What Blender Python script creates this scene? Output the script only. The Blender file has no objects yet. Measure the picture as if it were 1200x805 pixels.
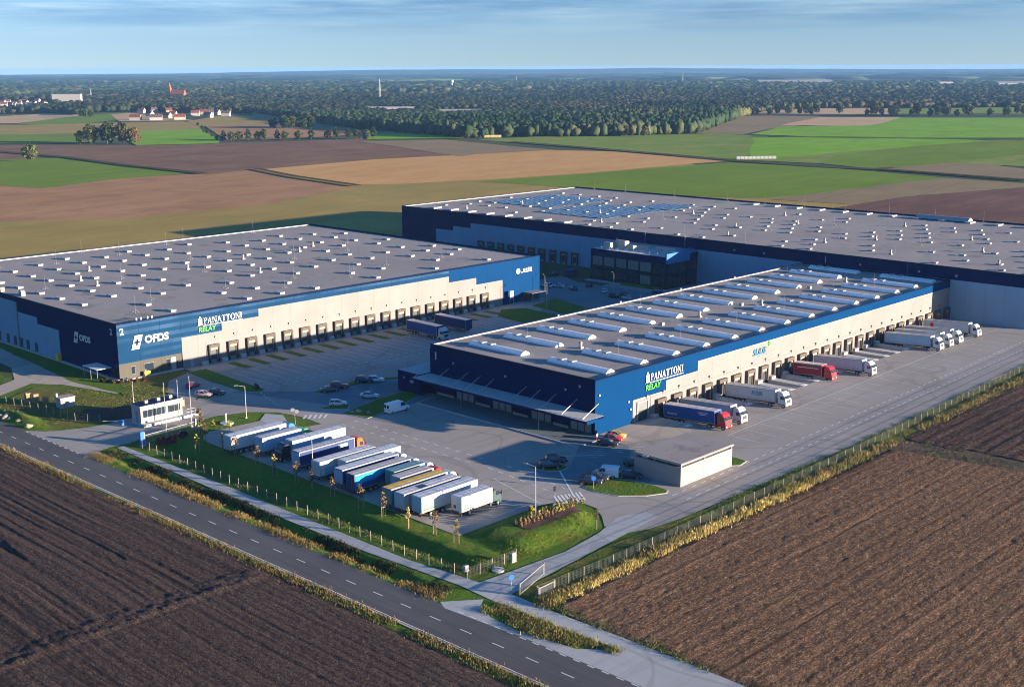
import bpy, bmesh, math, random
import numpy as np
from mathutils import Vector, Matrix
from mathutils.geometry import tessellate_polygon
R=math.radians
random.seed(7)
rng=np.random.default_rng(11)
scene=bpy.context.scene
col=scene.collection

# ------------------------------------------------------------------ helpers
class MB:
    """collects shapes, builds ONE mesh object"""
    def __init__(s): s.v=[]; s.f=[]; s.m=[]
    def add(s,vs,fs,m=0):
        b=len(s.v); s.v.extend(vs)
        for f in fs: s.f.append([b+i for i in f]); s.m.append(m)
        return s
    def box(s,x0,x1,y0,y1,z0,z1,m=0):
        vs=[(x0,y0,z0),(x1,y0,z0),(x1,y1,z0),(x0,y1,z0),(x0,y0,z1),(x1,y0,z1),(x1,y1,z1),(x0,y1,z1)]
        return s.add(vs,[(0,3,2,1),(4,5,6,7),(0,1,5,4),(1,2,6,5),(2,3,7,6),(3,0,4,7)],m)
    def bbox(s,x0,x1,y0,y1,z0,z1,b=.05,m=0):
        """box with chamfered top and vertical edges"""
        def ring(i,z): return [(x0+i,y0,z),(x1-i,y0,z),(x1,y0+i,z),(x1,y1-i,z),(x1-i,y1,z),(x0+i,y1,z),(x0,y1-i,z),(x0,y0+i,z)]
        def ring2(i,z): return [(x0+i,y0+b*.6,z),(x1-i,y0+b*.6,z),(x1-b*.6,y0+i,z),(x1-b*.6,y1-i,z),(x1-i,y1-b*.6,z),(x0+i,y1-b*.6,z),(x0+b*.6,y1-i,z),(x0+b*.6,y0+i,z)]
        vs=ring(b,z0)+ring(b,z1-b)+ring2(b,z1)
        fs=[tuple(range(7,-1,-1)),tuple(range(16,24))]
        for k in range(2):
            for i in range(8):
                j=(i+1)%8; fs.append((k*8+i,k*8+j,k*8+8+j,k*8+8+i))
        return s.add(vs,fs,m)
    def prism(s,poly,z0,z1,m=0,side=None):
        n=len(poly)
        a=sum(poly[i][0]*poly[(i+1)%n][1]-poly[(i+1)%n][0]*poly[i][1] for i in range(n))
        if a<0: poly=poly[::-1]
        vs=[(p[0],p[1],z0) for p in poly]+[(p[0],p[1],z1) for p in poly]
        s.add(vs,[tuple(range(n,2*n))],m)
        s.add(vs,[(i,(i+1)%n,n+(i+1)%n,n+i) for i in range(n)],m if side is None else side)
        return s
    def sheet(s,poly,z,m=0):
        n=len(poly)
        a=sum(poly[i][0]*poly[(i+1)%n][1]-poly[(i+1)%n][0]*poly[i][1] for i in range(n))
        if a<0: poly=poly[::-1]
        return s.add([(p[0],p[1],z) for p in poly],[tuple(range(n))],m)
    def tube(s,p0,p1,r0,r1=None,n=8,m=0,cap=True):
        r1=r0 if r1 is None else r1
        p0=Vector(p0);p1=Vector(p1); d=(p1-p0).normalized()
        a=Vector((0,0,1)) if abs(d.z)<.9 else Vector((1,0,0))
        u=d.cross(a).normalized(); w=d.cross(u)
        vs=[]
        for p,r in ((p0,r0),(p1,r1)):
            for i in range(n):
                t=2*math.pi*i/n; vs.append(tuple(p+u*(math.cos(t)*r)+w*(math.sin(t)*r)))
        fs=[(i,n+i,n+(i+1)%n,(i+1)%n) for i in range(n)]
        if cap: fs+=[tuple(range(n)),tuple(range(2*n-1,n-1,-1))]
        return s.add(vs,fs,m)
    def xprof(s,prof,y0,y1,m=0):
        """profile in xz extruded along y"""
        n=len(prof)
        vs=[(p[0],y0,p[1]) for p in prof]+[(p[0],y1,p[1]) for p in prof]
        fs=[(i,(i+1)%n,n+(i+1)%n,n+i) for i in range(n)]+[tuple(range(n-1,-1,-1)),tuple(range(n,2*n))]
        return s.add(vs,fs,m)
    def yprof(s,prof,x0,x1,m=0):
        """profile in yz extruded along x"""
        n=len(prof)
        vs=[(x0,p[0],p[1]) for p in prof]+[(x1,p[0],p[1]) for p in prof]
        fs=[(i,(i+1)%n,n+(i+1)%n,n+i) for i in range(n)]+[tuple(range(n-1,-1,-1)),tuple(range(n,2*n))]
        return s.add(vs,fs,m)
    def loft(s,rings,m=0,caps=True):
        n=len(rings[0]); vs=[p for r in rings for p in r]; fs=[]
        for k in range(len(rings)-1):
            for i in range(n):
                j=(i+1)%n; fs.append((k*n+i,k*n+j,k*n+n+j,k*n+n+i))
        if caps: fs+=[tuple(range(n-1,-1,-1)),tuple(range((len(rings)-1)*n,len(rings)*n))]
        return s.add(vs,fs,m)
    def build(s,name,mats,parent=None,loc=None,smooth=False,fix=True):
        me=bpy.data.meshes.new(name); me.from_pydata(s.v,[],s.f)
        if not isinstance(mats,(list,tuple)): mats=[mats]
        for mm in mats: me.materials.append(mm)
        if len(mats)>1: me.polygons.foreach_set('material_index',s.m)
        if fix:
            bm=bmesh.new(); bm.from_mesh(me); bmesh.ops.recalc_face_normals(bm,faces=bm.faces); bm.to_mesh(me); bm.free()
        if smooth: me.polygons.foreach_set('use_smooth',[True]*len(me.polygons))
        me.update()
        o=bpy.data.objects.new(name,me); col.objects.link(o)
        if parent is not None: o.parent=parent
        if loc is not None: o.location=loc
        return o
def tag(o,label=None,cat=None,group=None,kind=None):
    if label: o['label']=label
    if cat: o['category']=cat
    if group: o['group']=group
    if kind: o['kind']=kind
    return o
def thing(name,loc,label,cat,group=None,rz=0):
    o=bpy.data.objects.new(name,None); col.objects.link(o); o.location=loc if len(loc)==3 else (loc[0],loc[1],0)
    o.rotation_euler=(0,0,rz); o.empty_display_size=.5
    return tag(o,label,cat,group)
def setting(o): o['kind']='structure'; return o
def copy_tree(o,parent=None):
    c=o.copy(); col.objects.link(c); c.parent=parent
    for ch in o.children: copy_tree(ch,c)
    return c
def place(o,x,y,z=0,rz=0,s=1,label=None,group=None):
    c=copy_tree(o); c.location=(x,y,z); c.rotation_euler=(0,0,rz); c.scale=(s,s,s) if not isinstance(s,tuple) else s
    if label: c['label']=label
    if group: c['group']=group
    return c

# ------------------------------------------------------------------ materials
def newmat(name):
    m=bpy.data.materials.new(name); m.use_nodes=True; nt=m.node_tree
    b=nt.nodes['Principled BSDF']; return m,nt,b
def nd(nt,t,**kw):
    n=nt.nodes.new(t)
    for k,v in kw.items():
        if k in n.inputs: n.inputs[k].default_value=v
        else: setattr(n,k,v)
    return n
def sep(nt): 
    g=nd(nt,'ShaderNodeNewGeometry'); s=nd(nt,'ShaderNodeSeparateXYZ'); nt.links.new(g.outputs['Position'],s.inputs[0]); return g,s
def math_(nt,op,a,b=None,c=None,clamp=False):
    n=nt.nodes.new('ShaderNodeMath'); n.operation=op; n.use_clamp=clamp
    for i,x in enumerate((a,b,c)):
        if x is None: continue
        if isinstance(x,(int,float)): n.inputs[i].default_value=x
        else: nt.links.new(x,n.inputs[i])
    return n.outputs[0]
def mixc(nt,fac,a,b,mode='MIX'):
    n=nt.nodes.new('ShaderNodeMix'); n.data_type='RGBA'; n.blend_type=mode
    for idx,x in ((0,fac),(6,a),(7,b)):
        if isinstance(x,(int,float)): n.inputs[idx].default_value=x
        elif isinstance(x,tuple): n.inputs[idx].default_value=(*x[:3],1)
        else: nt.links.new(x,n.inputs[idx])
    return n.outputs[2]
def noise(nt,vec,scale,detail=3,rough=.55,lo=None,hi=None):
    n=nd(nt,'ShaderNodeTexNoise',Scale=scale,Detail=detail,Roughness=rough)
    if vec is not None: nt.links.new(vec,n.inputs['Vector'])
    o=n.outputs['Fac']
    if lo is not None:
        mr=nd(nt,'ShaderNodeMapRange'); nt.links.new(o,mr.inputs[0]); mr.inputs[1].default_value=lo; mr.inputs[2].default_value=hi; o=mr.outputs[0]
    return o
def bump(nt,b,h,strength,dist):
    n=nd(nt,'ShaderNodeBump',Strength=strength,Distance=dist); nt.links.new(h,n.inputs['Height']); nt.links.new(n.outputs[0],b.inputs['Normal'])
def plain(name,c,rough=.6,var=.12,scale=2.,metal=0,obj=True,bumpd=0,spec=.5):
    """a paint / plastic / metal with slight procedural wear"""
    m,nt,b=newmat(name)
    tc=nd(nt,'ShaderNodeTexCoord'); vec=tc.outputs['Object'] if obj else nd(nt,'ShaderNodeNewGeometry').outputs['Position']
    f=noise(nt,vec,scale,4,.6,.3,.7)
    d=tuple(x*(1-var) for x in c); l=tuple(min(1,x*(1+var*.6)) for x in c)
    nt.links.new(mixc(nt,f,d,l),b.inputs['Base Color'])
    b.inputs['Roughness'].default_value=rough; b.inputs['Metallic'].default_value=metal; b.inputs['Specular IOR Level'].default_value=spec
    if bumpd: bump(nt,b,f,.4,bumpd)
    return m
def glass(name,c,rough=.08):
    m,nt,b=newmat(name); tc=nd(nt,'ShaderNodeTexCoord')
    f=noise(nt,tc.outputs['Object'],.7,2)
    nt.links.new(mixc(nt,f,tuple(x*.6 for x in c),tuple(x*1.5 for x in c)),b.inputs['Base Color'])
    b.inputs['Roughness'].default_value=rough; b.inputs['Specular IOR Level'].default_value=.9 if rough<.3 else .3
    return m
def stripes(nt,coord,period,width,soft=.02):
    """1 near multiples of period"""
    p=math_(nt,'PINGPONG',coord,period*.5)
    return math_(nt,'LESS_THAN',p,width*.5)
def panel(name,c,axis,period,off=0,rough=.45,var=.06,seam=.65,hper=0,hamt=0,seamw=.09,spec=.03):
    """sheet-metal sandwich panel wall: vertical seams each period metres, weathering"""
    m,nt,b=newmat(name); g,s=sep(nt); P=g.outputs['Position']
    a=math_(nt,'ADD',s.outputs[axis],-off)
    f=noise(nt,P,.12,3,.6,.3,.7)
    mp=nd(nt,'ShaderNodeMapping'); mp.inputs['Scale'].default_value=(2.2,2.2,.12); nt.links.new(P,mp.inputs[0])
    streak=noise(nt,mp.outputs[0],1.2,3,.6,.45,.75)
    c1=mixc(nt,f,tuple(x*(1-var) for x in c),tuple(min(1,x*(1+var)) for x in c))
    c1=mixc(nt,math_(nt,'MULTIPLY',streak,.12),c1,tuple(x*.6 for x in c))
    if hper:
        h=math_(nt,'PINGPONG',s.outputs[2],hper*.5); h=math_(nt,'LESS_THAN',h,hper*.25)
        w=noise(nt,P,.08,2,.5,.35,.7)
        c1=mixc(nt,math_(nt,'MULTIPLY',math_(nt,'MULTIPLY',h,hamt),w),c1,tuple(min(1,x*1.6+.05) for x in c))
    st=stripes(nt,a,period,seamw)
    c1=mixc(nt,st,c1,tuple(x*seam for x in c))
    nt.links.new(c1,b.inputs['Base Color']); b.inputs['Roughness'].default_value=rough; b.inputs['Specular IOR Level'].default_value=spec
    return m
def ground(name,c1,c2,scale=.05,c3=None,fine=1.5,rough=.95,bumps=.02,fineamt=.25):
    m,nt,b=newmat(name); P=nd(nt,'ShaderNodeNewGeometry').outputs['Position']
    f=noise(nt,P,scale,4,.6,.3,.7); k=mixc(nt,f,c1,c2)
    if c3: k=mixc(nt,noise(nt,P,scale*3.7,3,.6,.5,.75),k,c3)
    g=noise(nt,P,fine,4,.7,.25,.75)
    k=mixc(nt,math_(nt,'MULTIPLY',math_(nt,'SUBTRACT',1.,g),fineamt),k,tuple(x*.35 for x in c1))
    nt.links.new(k,b.inputs['Base Color']); b.inputs['Roughness'].default_value=rough; b.inputs['Specular IOR Level'].default_value=.1
    if bumps: bump(nt,b,g,.6,bumps)
    return m
def field(name,c1,c2,ang,per=7.,amt=.35,scale=.012,c3=None,fine=.6):
    """farmland: soft patches plus tramline stripes running at angle ang (deg from +X)"""
    m,nt,b=newmat(name); g,s=sep(nt); P=g.outputs['Position']
    mp=nd(nt,'ShaderNodeMapping'); mp.inputs['Rotation'].default_value=(0,0,-R(ang)); nt.links.new(P,mp.inputs[0])
    st=nd(nt,'ShaderNodeMapping'); st.inputs['Scale'].default_value=(.02,1/per,1); nt.links.new(mp.outputs[0],st.inputs[0])
    lines=noise(nt,st.outputs[0],1.,4,.65,.35,.65)
    f=noise(nt,P,scale,5,.6,.3,.7)
    k=mixc(nt,f,c1,c2); k=mixc(nt,math_(nt,'MULTIPLY',lines,amt),k,tuple(x*.6 for x in c1))
    if c3: k=mixc(nt,noise(nt,P,scale*2.3,4,.6,.52,.72),k,c3)
    tl=nd(nt,'ShaderNodeSeparateXYZ'); nt.links.new(mp.outputs[0],tl.inputs[0])
    k=mixc(nt,math_(nt,'MULTIPLY',stripes(nt,tl.outputs[1],per*2.6,1.6),.22),k,tuple(x*.45 for x in c1))
    k=mixc(nt,math_(nt,'MULTIPLY',noise(nt,P,.035,5,.7,.55,.68),.35),k,tuple(x*.6 for x in c2))
    fn=noise(nt,P,fine,3,.7,.3,.7); k=mixc(nt,math_(nt,'MULTIPLY',fn,.18),k,tuple(x*.5 for x in c1))
    nt.links.new(k,b.inputs['Base Color']); b.inputs['Roughness'].default_value=1; b.inputs['Specular IOR Level'].default_value=.05
    return m
def leafmat(name,rough=.7):
    m,nt,b=newmat(name); a=nd(nt,'ShaderNodeAttribute'); a.attribute_name='tint'
    oi=nd(nt,'ShaderNodeObjectInfo')
    k=mixc(nt,.5,a.outputs['Color'],a.outputs['Color'])
    hs=nd(nt,'ShaderNodeHueSaturation'); nt.links.new(k,hs.inputs['Color'])
    nt.links.new(math_(nt,'MULTIPLY_ADD',oi.outputs['Random'],.5,.75),hs.inputs['Value'])
    nt.links.new(math_(nt,'MULTIPLY_ADD',oi.outputs['Random'],.06,.47),hs.inputs['Hue'])
    nt.links.new(hs.outputs[0],b.inputs['Base Color']); b.inputs['Roughness'].default_value=rough; b.inputs['Specular IOR Level'].default_value=.15
    return m
M={}
M['leaf']=leafmat('foliage')
M['bark']=plain('bark',(.09,.065,.045),.9,.3,6)
M['asphalt']=None
def asphalt():
    m,nt,b=newmat('asphalt'); g,s=sep(nt); P=g.outputs['Position']
    k=mixc(nt,noise(nt,P,.06,4,.6,.3,.7),(.085,.078,.080),(.115,.106,.106))
    # worn wheel tracks along the road
    mp=nd(nt,'ShaderNodeMapping'); mp.inputs['Scale'].default_value=(1,.02,1); nt.links.new(P,mp.inputs[0])
    k=mixc(nt,math_(nt,'MULTIPLY',noise(nt,mp.outputs[0],1.1,3,.6,.4,.7),.45),k,(.05,.048,.05))
    k=mixc(nt,math_(nt,'MULTIPLY',noise(nt,P,.35,4,.7,.58,.75),.5),k,(.045,.043,.045))
    nt.links.new(k,b.inputs['Base Color']); b.inputs['Roughness'].default_value=.85; b.inputs['Specular IOR Level'].default_value=.25
    return m
M['asphalt']=asphalt()
def pavers(name,c,bw=.2,amt=.12,stain=.35):
    m,nt,b=newmat(name); g,s=sep(nt); P=g.outputs['Position']
    k=mixc(nt,noise(nt,P,.045,5,.6,.3,.7),tuple(x*.85 for x in c),tuple(x*1.1 for x in c))
    k=mixc(nt,math_(nt,'MULTIPLY',noise(nt,P,.22,4,.65,.55,.8),stain),k,tuple(x*.5 for x in c))
    br=nd(nt,'ShaderNodeTexBrick',Scale=1.,**{'Mortar Size':.02,'Brick Width':3.,'Row Height':3.}); br.offset=0
    nt.links.new(P,br.inputs['Vector'])
    mp=nd(nt,'ShaderNodeMapping'); mp.inputs['Scale'].default_value=(.015,.5,1); nt.links.new(P,mp.inputs[0])
    k=mixc(nt,math_(nt,'MULTIPLY',noise(nt,mp.outputs[0],1.,4,.65,.5,.75),.45),k,tuple(x*.55 for x in c))
    k=mixc(nt,math_(nt,'MULTIPLY',br.outputs['Fac'],amt*3),k,tuple(x*.55 for x in c))
    vo=nd(nt,'ShaderNodeTexVoronoi',Scale=.055); vo.distance='CHEBYCHEV'; nt.links.new(P,vo.inputs['Vector'])
    k=mixc(nt,math_(nt,'MULTIPLY',vo.outputs['Color'],.22),k,tuple(x*.6 for x in c))
    for sc_,th_ in ((.021,.018),(.034,.014)):
        wn=noise(nt,P,sc_,2,.4); tm=math_(nt,'LESS_THAN',math_(nt,'ABSOLUTE',math_(nt,'SUBTRACT',wn,.5)),th_*.35)
        k=mixc(nt,math_(nt,'MULTIPLY',tm,.28),k,tuple(x*.4 for x in c))
    k=mixc(nt,math_(nt,'MULTIPLY',noise(nt,P,.9,3,.6,.70,.78),.5),k,tuple(x*.35 for x in c))
    k=mixc(nt,math_(nt,'MULTIPLY',noise(nt,P,4,3,.7,.3,.7),amt),k,tuple(x*.55 for x in c))
    nt.links.new(k,b.inputs['Base Color']); b.inputs['Roughness'].default_value=.85; b.inputs['Specular IOR Level'].default_value=.3
    return m
M['yard']=pavers('yard_pavers',(.355,.31,.275))
M['carpark']=pavers('car_park_asphalt',(.16,.19,.21),amt=.08)
M['path']=pavers('path_concrete',(.42,.41,.40),amt=.15,stain=.3)
M['gravel']=pavers('gravel_track',(.46,.38,.31),amt=.2)
M['kerb']=plain('kerb_concrete',(.40,.385,.365),.9,.2,3,obj=False)
M['line']=plain('road_paint',(.72,.71,.68),.7,.35,5,obj=False)
M['yellow']=plain('yellow_paint',(.75,.50,.03),.5,.2)
M['lawn']=ground('lawn_grass',(.075,.15,.014),(.13,.20,.02),.07,(.19,.17,.03),1.2,bumps=.12,fineamt=.5)
M['meadow']=ground('rough_meadow',(.10,.125,.022),(.19,.17,.035),.06,(.26,.18,.05),.9,bumps=.15,fineamt=.5)
M['dirt']=ground('bare_earth',(.10,.06,.04),(.14,.095,.07),.1,None,1.2,bumps=.12)
M['mulch']=ground('bark_mulch',(.09,.05,.045),(.15,.09,.075),.6,None,2.5,bumps=.15,fineamt=.7)
def soil(name,c,ang,per,clod,straw=.5):
    m,nt,b=newmat(name); g,s=sep(nt); P=g.outputs['Position']
    mp=nd(nt,'ShaderNodeMapping'); mp.inputs['Rotation'].default_value=(0,0,-R(ang)); nt.links.new(P,mp.inputs[0])
    st=nd(nt,'ShaderNodeMapping'); st.inputs['Scale'].default_value=(.03,1/per,1); nt.links.new(mp.outputs[0],st.inputs[0])
    ln=noise(nt,st.outputs[0],1.,5,.7,.3,.7)
    k=mixc(nt,noise(nt,P,.04,4,.6,.3,.7),tuple(x*.8 for x in c),tuple(x*1.2 for x in c))
    k=mixc(nt,math_(nt,'MULTIPLY',ln,.75),k,tuple(x*.42 for x in c))
    cl=noise(nt,P,clod,6,.75,.40,.60); c2=noise(nt,P,clod*1.9,4,.8,.42,.60)
    k=mixc(nt,math_(nt,'MULTIPLY',cl,.5),k,tuple(x*1.9 for x in c))
    k=mixc(nt,math_(nt,'MULTIPLY',math_(nt,'SUBTRACT',1.,c2),.75),k,tuple(x*.15 for x in c))
    sy=nd(nt,'ShaderNodeSeparateXYZ'); nt.links.new(mp.outputs[0],sy.inputs[0])
    wob=math_(nt,'MULTIPLY_ADD',noise(nt,P,.06,2),1.6,sy.outputs[1])
    k=mixc(nt,math_(nt,'MULTIPLY',stripes(nt,wob,per*1.0,per*.25),.62),k,tuple(x*.35 for x in c))
    k=mixc(nt,math_(nt,'MULTIPLY',stripes(nt,wob,per*5.3,per*.14),.3),k,tuple(x*1.8 for x in c))
    st2=nd(nt,'ShaderNodeMapping'); st2.inputs['Scale'].default_value=(1.1,3.6,3); nt.links.new(mp.outputs[0],st2.inputs[0])
    sv=noise(nt,st2.outputs[0],1.2,5,.8,.54,.60)
    k=mixc(nt,math_(nt,'MULTIPLY',sv,straw),k,(c[0]*3.4,c[1]*3.3,c[2]*2.7))
    tl=nd(nt,'ShaderNodeMapping'); tl.inputs['Scale'].default_value=(.004,.30,1); nt.links.new(mp.outputs[0],tl.inputs[0])
    tr=noise(nt,tl.outputs[0],1.,6,.75,.57,.62)
    k=mixc(nt,math_(nt,'MULTIPLY',tr,.8),k,tuple(x*.33 for x in c))
    gp=noise(nt,P,.05,4,.7,.66,.76); k=mixc(nt,math_(nt,'MULTIPLY',gp,.45),k,(.06,.075,.02))
    nt.links.new(k,b.inputs['Base Color']); b.inputs['Roughness'].default_value=1; b.inputs['Specular IOR Level'].default_value=.03
    bump(nt,b,mixc(nt,.4,cl,c2),.8,.10); return m
M['soil_left']=soil('ploughed_soil',(.092,.064,.056),90,1.5,2.0,.3)
M['soil_right']=soil('stubble_soil',(.20,.118,.074),0,2.2,2.2,.5)
M['roof']=None
def roofmat():
    m,nt,b=newmat('bitumen_roof'); g,s=sep(nt); P=g.outputs['Position']
    k=mixc(nt,noise(nt,P,.035,4,.6,.3,.7),(.265,.225,.20),(.335,.285,.255))
    k=mixc(nt,math_(nt,'MULTIPLY',noise(nt,P,.2,4,.7,.5,.75),.35),k,(.22,.19,.18))
    k=mixc(nt,math_(nt,'MULTIPLY',stripes(nt,s.outputs[1],2.,.10),.32),k,(.15,.14,.14))
    k=mixc(nt,math_(nt,'MULTIPLY',stripes(nt,s.outputs[0],11.9,.16),.35),k,(.15,.14,.14))
    k=mixc(nt,math_(nt,'MULTIPLY',noise(nt,P,.11,5,.7,.58,.64),.6),k,(.15,.135,.13))
    k=mixc(nt,math_(nt,'MULTIPLY',noise(nt,P,.5,3,.7,.62,.72),.3),k,(.16,.15,.15))
    k=mixc(nt,math_(nt,'MULTIPLY',noise(nt,P,.07,3,.6,.58,.68),.4),k,(.36,.27,.23))
    nt.links.new(k,b.inputs['Base Color']); b.inputs['Roughness'].default_value=.75; b.inputs['Specular IOR Level'].default_value=.3
    return m
M['roof']=roofmat()
WH=(.24,.213,.207)
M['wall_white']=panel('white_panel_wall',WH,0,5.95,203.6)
M['wall_white_shade_tint']=panel('white_panel_wall_shade_tint',(.22,.33,.43),1,5.95,0)  # white panel with the blue of open shade mixed into its colour
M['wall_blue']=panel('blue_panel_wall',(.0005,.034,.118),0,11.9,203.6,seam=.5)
M['wall_blue_dull']=panel('blue_ribbed_wall',(.004,.036,.095),0,5.95,145.3,hper=2.0,hamt=.7,seam=.35)
M['wall_blue_shade_tint']=panel('blue_panel_wall_shade_tint',(.0005,.009,.068),1,6,0,seam=.8)  # darker copy of the blue panel, shade of unlit faces in its colour
M['wall_grey']=panel('grey_plinth_wall',(.09,.083,.07),0,5.95,145.3)
M['plinth']=plain('concrete_plinth',(.42,.41,.4),.85,.15,1,obj=False)
M['trim_navy']=plain('navy_metal_trim',(.001,.010,.045),.5,.1,spec=.05)
M['trim_white']=plain('white_metal_trim',(.30,.275,.26),.5,.08)
M['white']=plain('white_paint',(.36,.34,.33),.4,.08)
M['sign_white']=plain('sign_letters_white',(.55,.53,.52),.5,.03)
M['sign_green']=plain('sign_letters_green',(.06,.42,.01),.5,.03)
M['sign_cyan']=plain('sign_letters_cyan',(.0,.13,.26),.5,.03)
M['sign_grey']=plain('sign_letters_grey',(.2,.2,.22),.5,.03)
M['sign_dkgreen']=plain('sign_disc_green',(.07,.33,.04),.5,.05)
M['dark']=plain('dark_rubber',(.025,.024,.026),.8,.3,4)
M['door_dark']=plain('dock_door_dark',(.035,.045,.06),.4,.25,1.2)
M['door_grey']=plain('sectional_door_grey',(.16,.16,.17),.45,.2,1)
M['shelter']=plain('shelter_canvas',(.085,.065,.055),.8,.3,2)
M['shelter_lt']=plain('shelter_lining',(.33,.24,.18),.8,.25,2)
M['steel']=plain('galvanised_steel',(.45,.45,.46),.4,.15,4,metal=.6)
M['roof_white']=plain('rooflight_white',(.82,.82,.82),.6,.05)
M['mesh_grey']=plain('fence_wire',(.085,.085,.075),.6,.2,4)
M['gate_white']=plain('gate_paint',(.24,.23,.21),.5,.1)
M['postcol']=plain('fence_post',(.34,.29,.22),.6,.2,3)
M['polecol']=plain('light_grey_pole',(.36,.35,.33),.45,.1,3)
M['greymetal']=plain('grey_metal',(.22,.22,.23),.5,.2,3)
M['glass']=glass('window_glass',(.018,.028,.045))
def polycarb():
    m,nt,b=newmat('rooflight_polycarbonate'); tc=nd(nt,'ShaderNodeTexCoord'); f=noise(nt,tc.outputs['Object'],.6,3,.6,.3,.7)
    k=mixc(nt,f,(.84,.90,.94),(.95,.97,.98)); nt.links.new(k,b.inputs['Base Color']); b.inputs['Roughness'].default_value=.45; b.inputs['Specular IOR Level'].default_value=.3
    tr=nt.nodes.new('ShaderNodeBsdfTranslucent'); nt.links.new(k,tr.inputs[0]); mx=nt.nodes.new('ShaderNodeMixShader'); mx.inputs[0].default_value=.45
    out=nt.nodes['Material Output']; nt.links.new(b.outputs[0],mx.inputs[1]); nt.links.new(tr.outputs[0],mx.inputs[2]); nt.links.new(mx.outputs[0],out.inputs[0]); return m
M['glass_lt']=polycarb()
M['glass_painted_reflection']=glass('window_glass_painted_reflection',(.22,.20,.18))  # pale base colour stands in for sky mirrored in office panes
M['tyre']=plain('tyre_rubber',(.018,.018,.019),.85,.2,6)
M['rim']=plain('wheel_rim',(.42,.42,.43),.35,.15,6,metal=.7)
M['chassis']=plain('chassis_black',(.03,.03,.034),.6,.3,3)
M['tarp']=plain('trailer_roof_tarp',(.50,.46,.45),.6,.18,.9)
M['lamp_red']=plain('tail_lamp_red',(.45,.01,.01),.25,.1)
M['lamp_clear']=plain('headlamp_clear',(.7,.7,.68),.15,.1)
M['wood']=plain('weathered_wood',(.36,.23,.12),.85,.25,5)
M['skin']=plain('skin',(.45,.27,.2),.6,.05)
M['hair']=plain('hair',(.05,.035,.025),.7,.2)
M['brick_red']=plain('clay_tile_roof',(.16,.045,.03),.85,.25,.6)
M['slate']=plain('dark_tile_roof',(.10,.06,.06),.85,.25,.6)
M['render_white']=plain('house_render',(.36,.33,.30),.85,.1,.4)
M['render_cream']=plain('house_render_cream',(.36,.28,.2),.85,.1,.4)
M['brick_orange']=plain('brick_orange',(.33,.085,.04),.85,.2,.4)
M['solar']=plain('solar_panel',(.13,.20,.28),.3,.3,.6)
M['copper']=plain('lead_grey',(.2,.2,.2),.6,.2)
def curtain(name,c):
    m,nt,b=newmat('paint_'+name); tc=nd(nt,'ShaderNodeTexCoord'); sx=nd(nt,'ShaderNodeSeparateXYZ'); nt.links.new(tc.outputs['Object'],sx.inputs[0])
    k=mixc(nt,noise(nt,tc.outputs['Object'],.8,4,.6,.3,.7),tuple(x*.9 for x in c),tuple(min(1,x*1.06) for x in c))
    k=mixc(nt,math_(nt,'MULTIPLY',stripes(nt,sx.outputs[0],.62,.07),.35),k,tuple(x*.45 for x in c))
    gr=nd(nt,'ShaderNodeMapRange'); nt.links.new(sx.outputs[2],gr.inputs[0]); gr.inputs[1].default_value=2.0; gr.inputs[2].default_value=1.1
    k=mixc(nt,math_(nt,'MULTIPLY',math_(nt,'MULTIPLY',gr.outputs[0],noise(nt,tc.outputs['Object'],2.5,4,.7,.35,.65)),.6),k,(.10,.09,.08))
    nt.links.new(k,b.inputs['Base Color']); b.inputs['Roughness'].default_value=.5; b.inputs['Specular IOR Level'].default_value=.3; PAINT[name]=m; return m
PAINT={}
def paint(name,c,rough=.3):
    if name not in PAINT: PAINT[name]=plain('paint_'+name,c,rough,.07,1.5)
    return PAINT[name]
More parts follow.
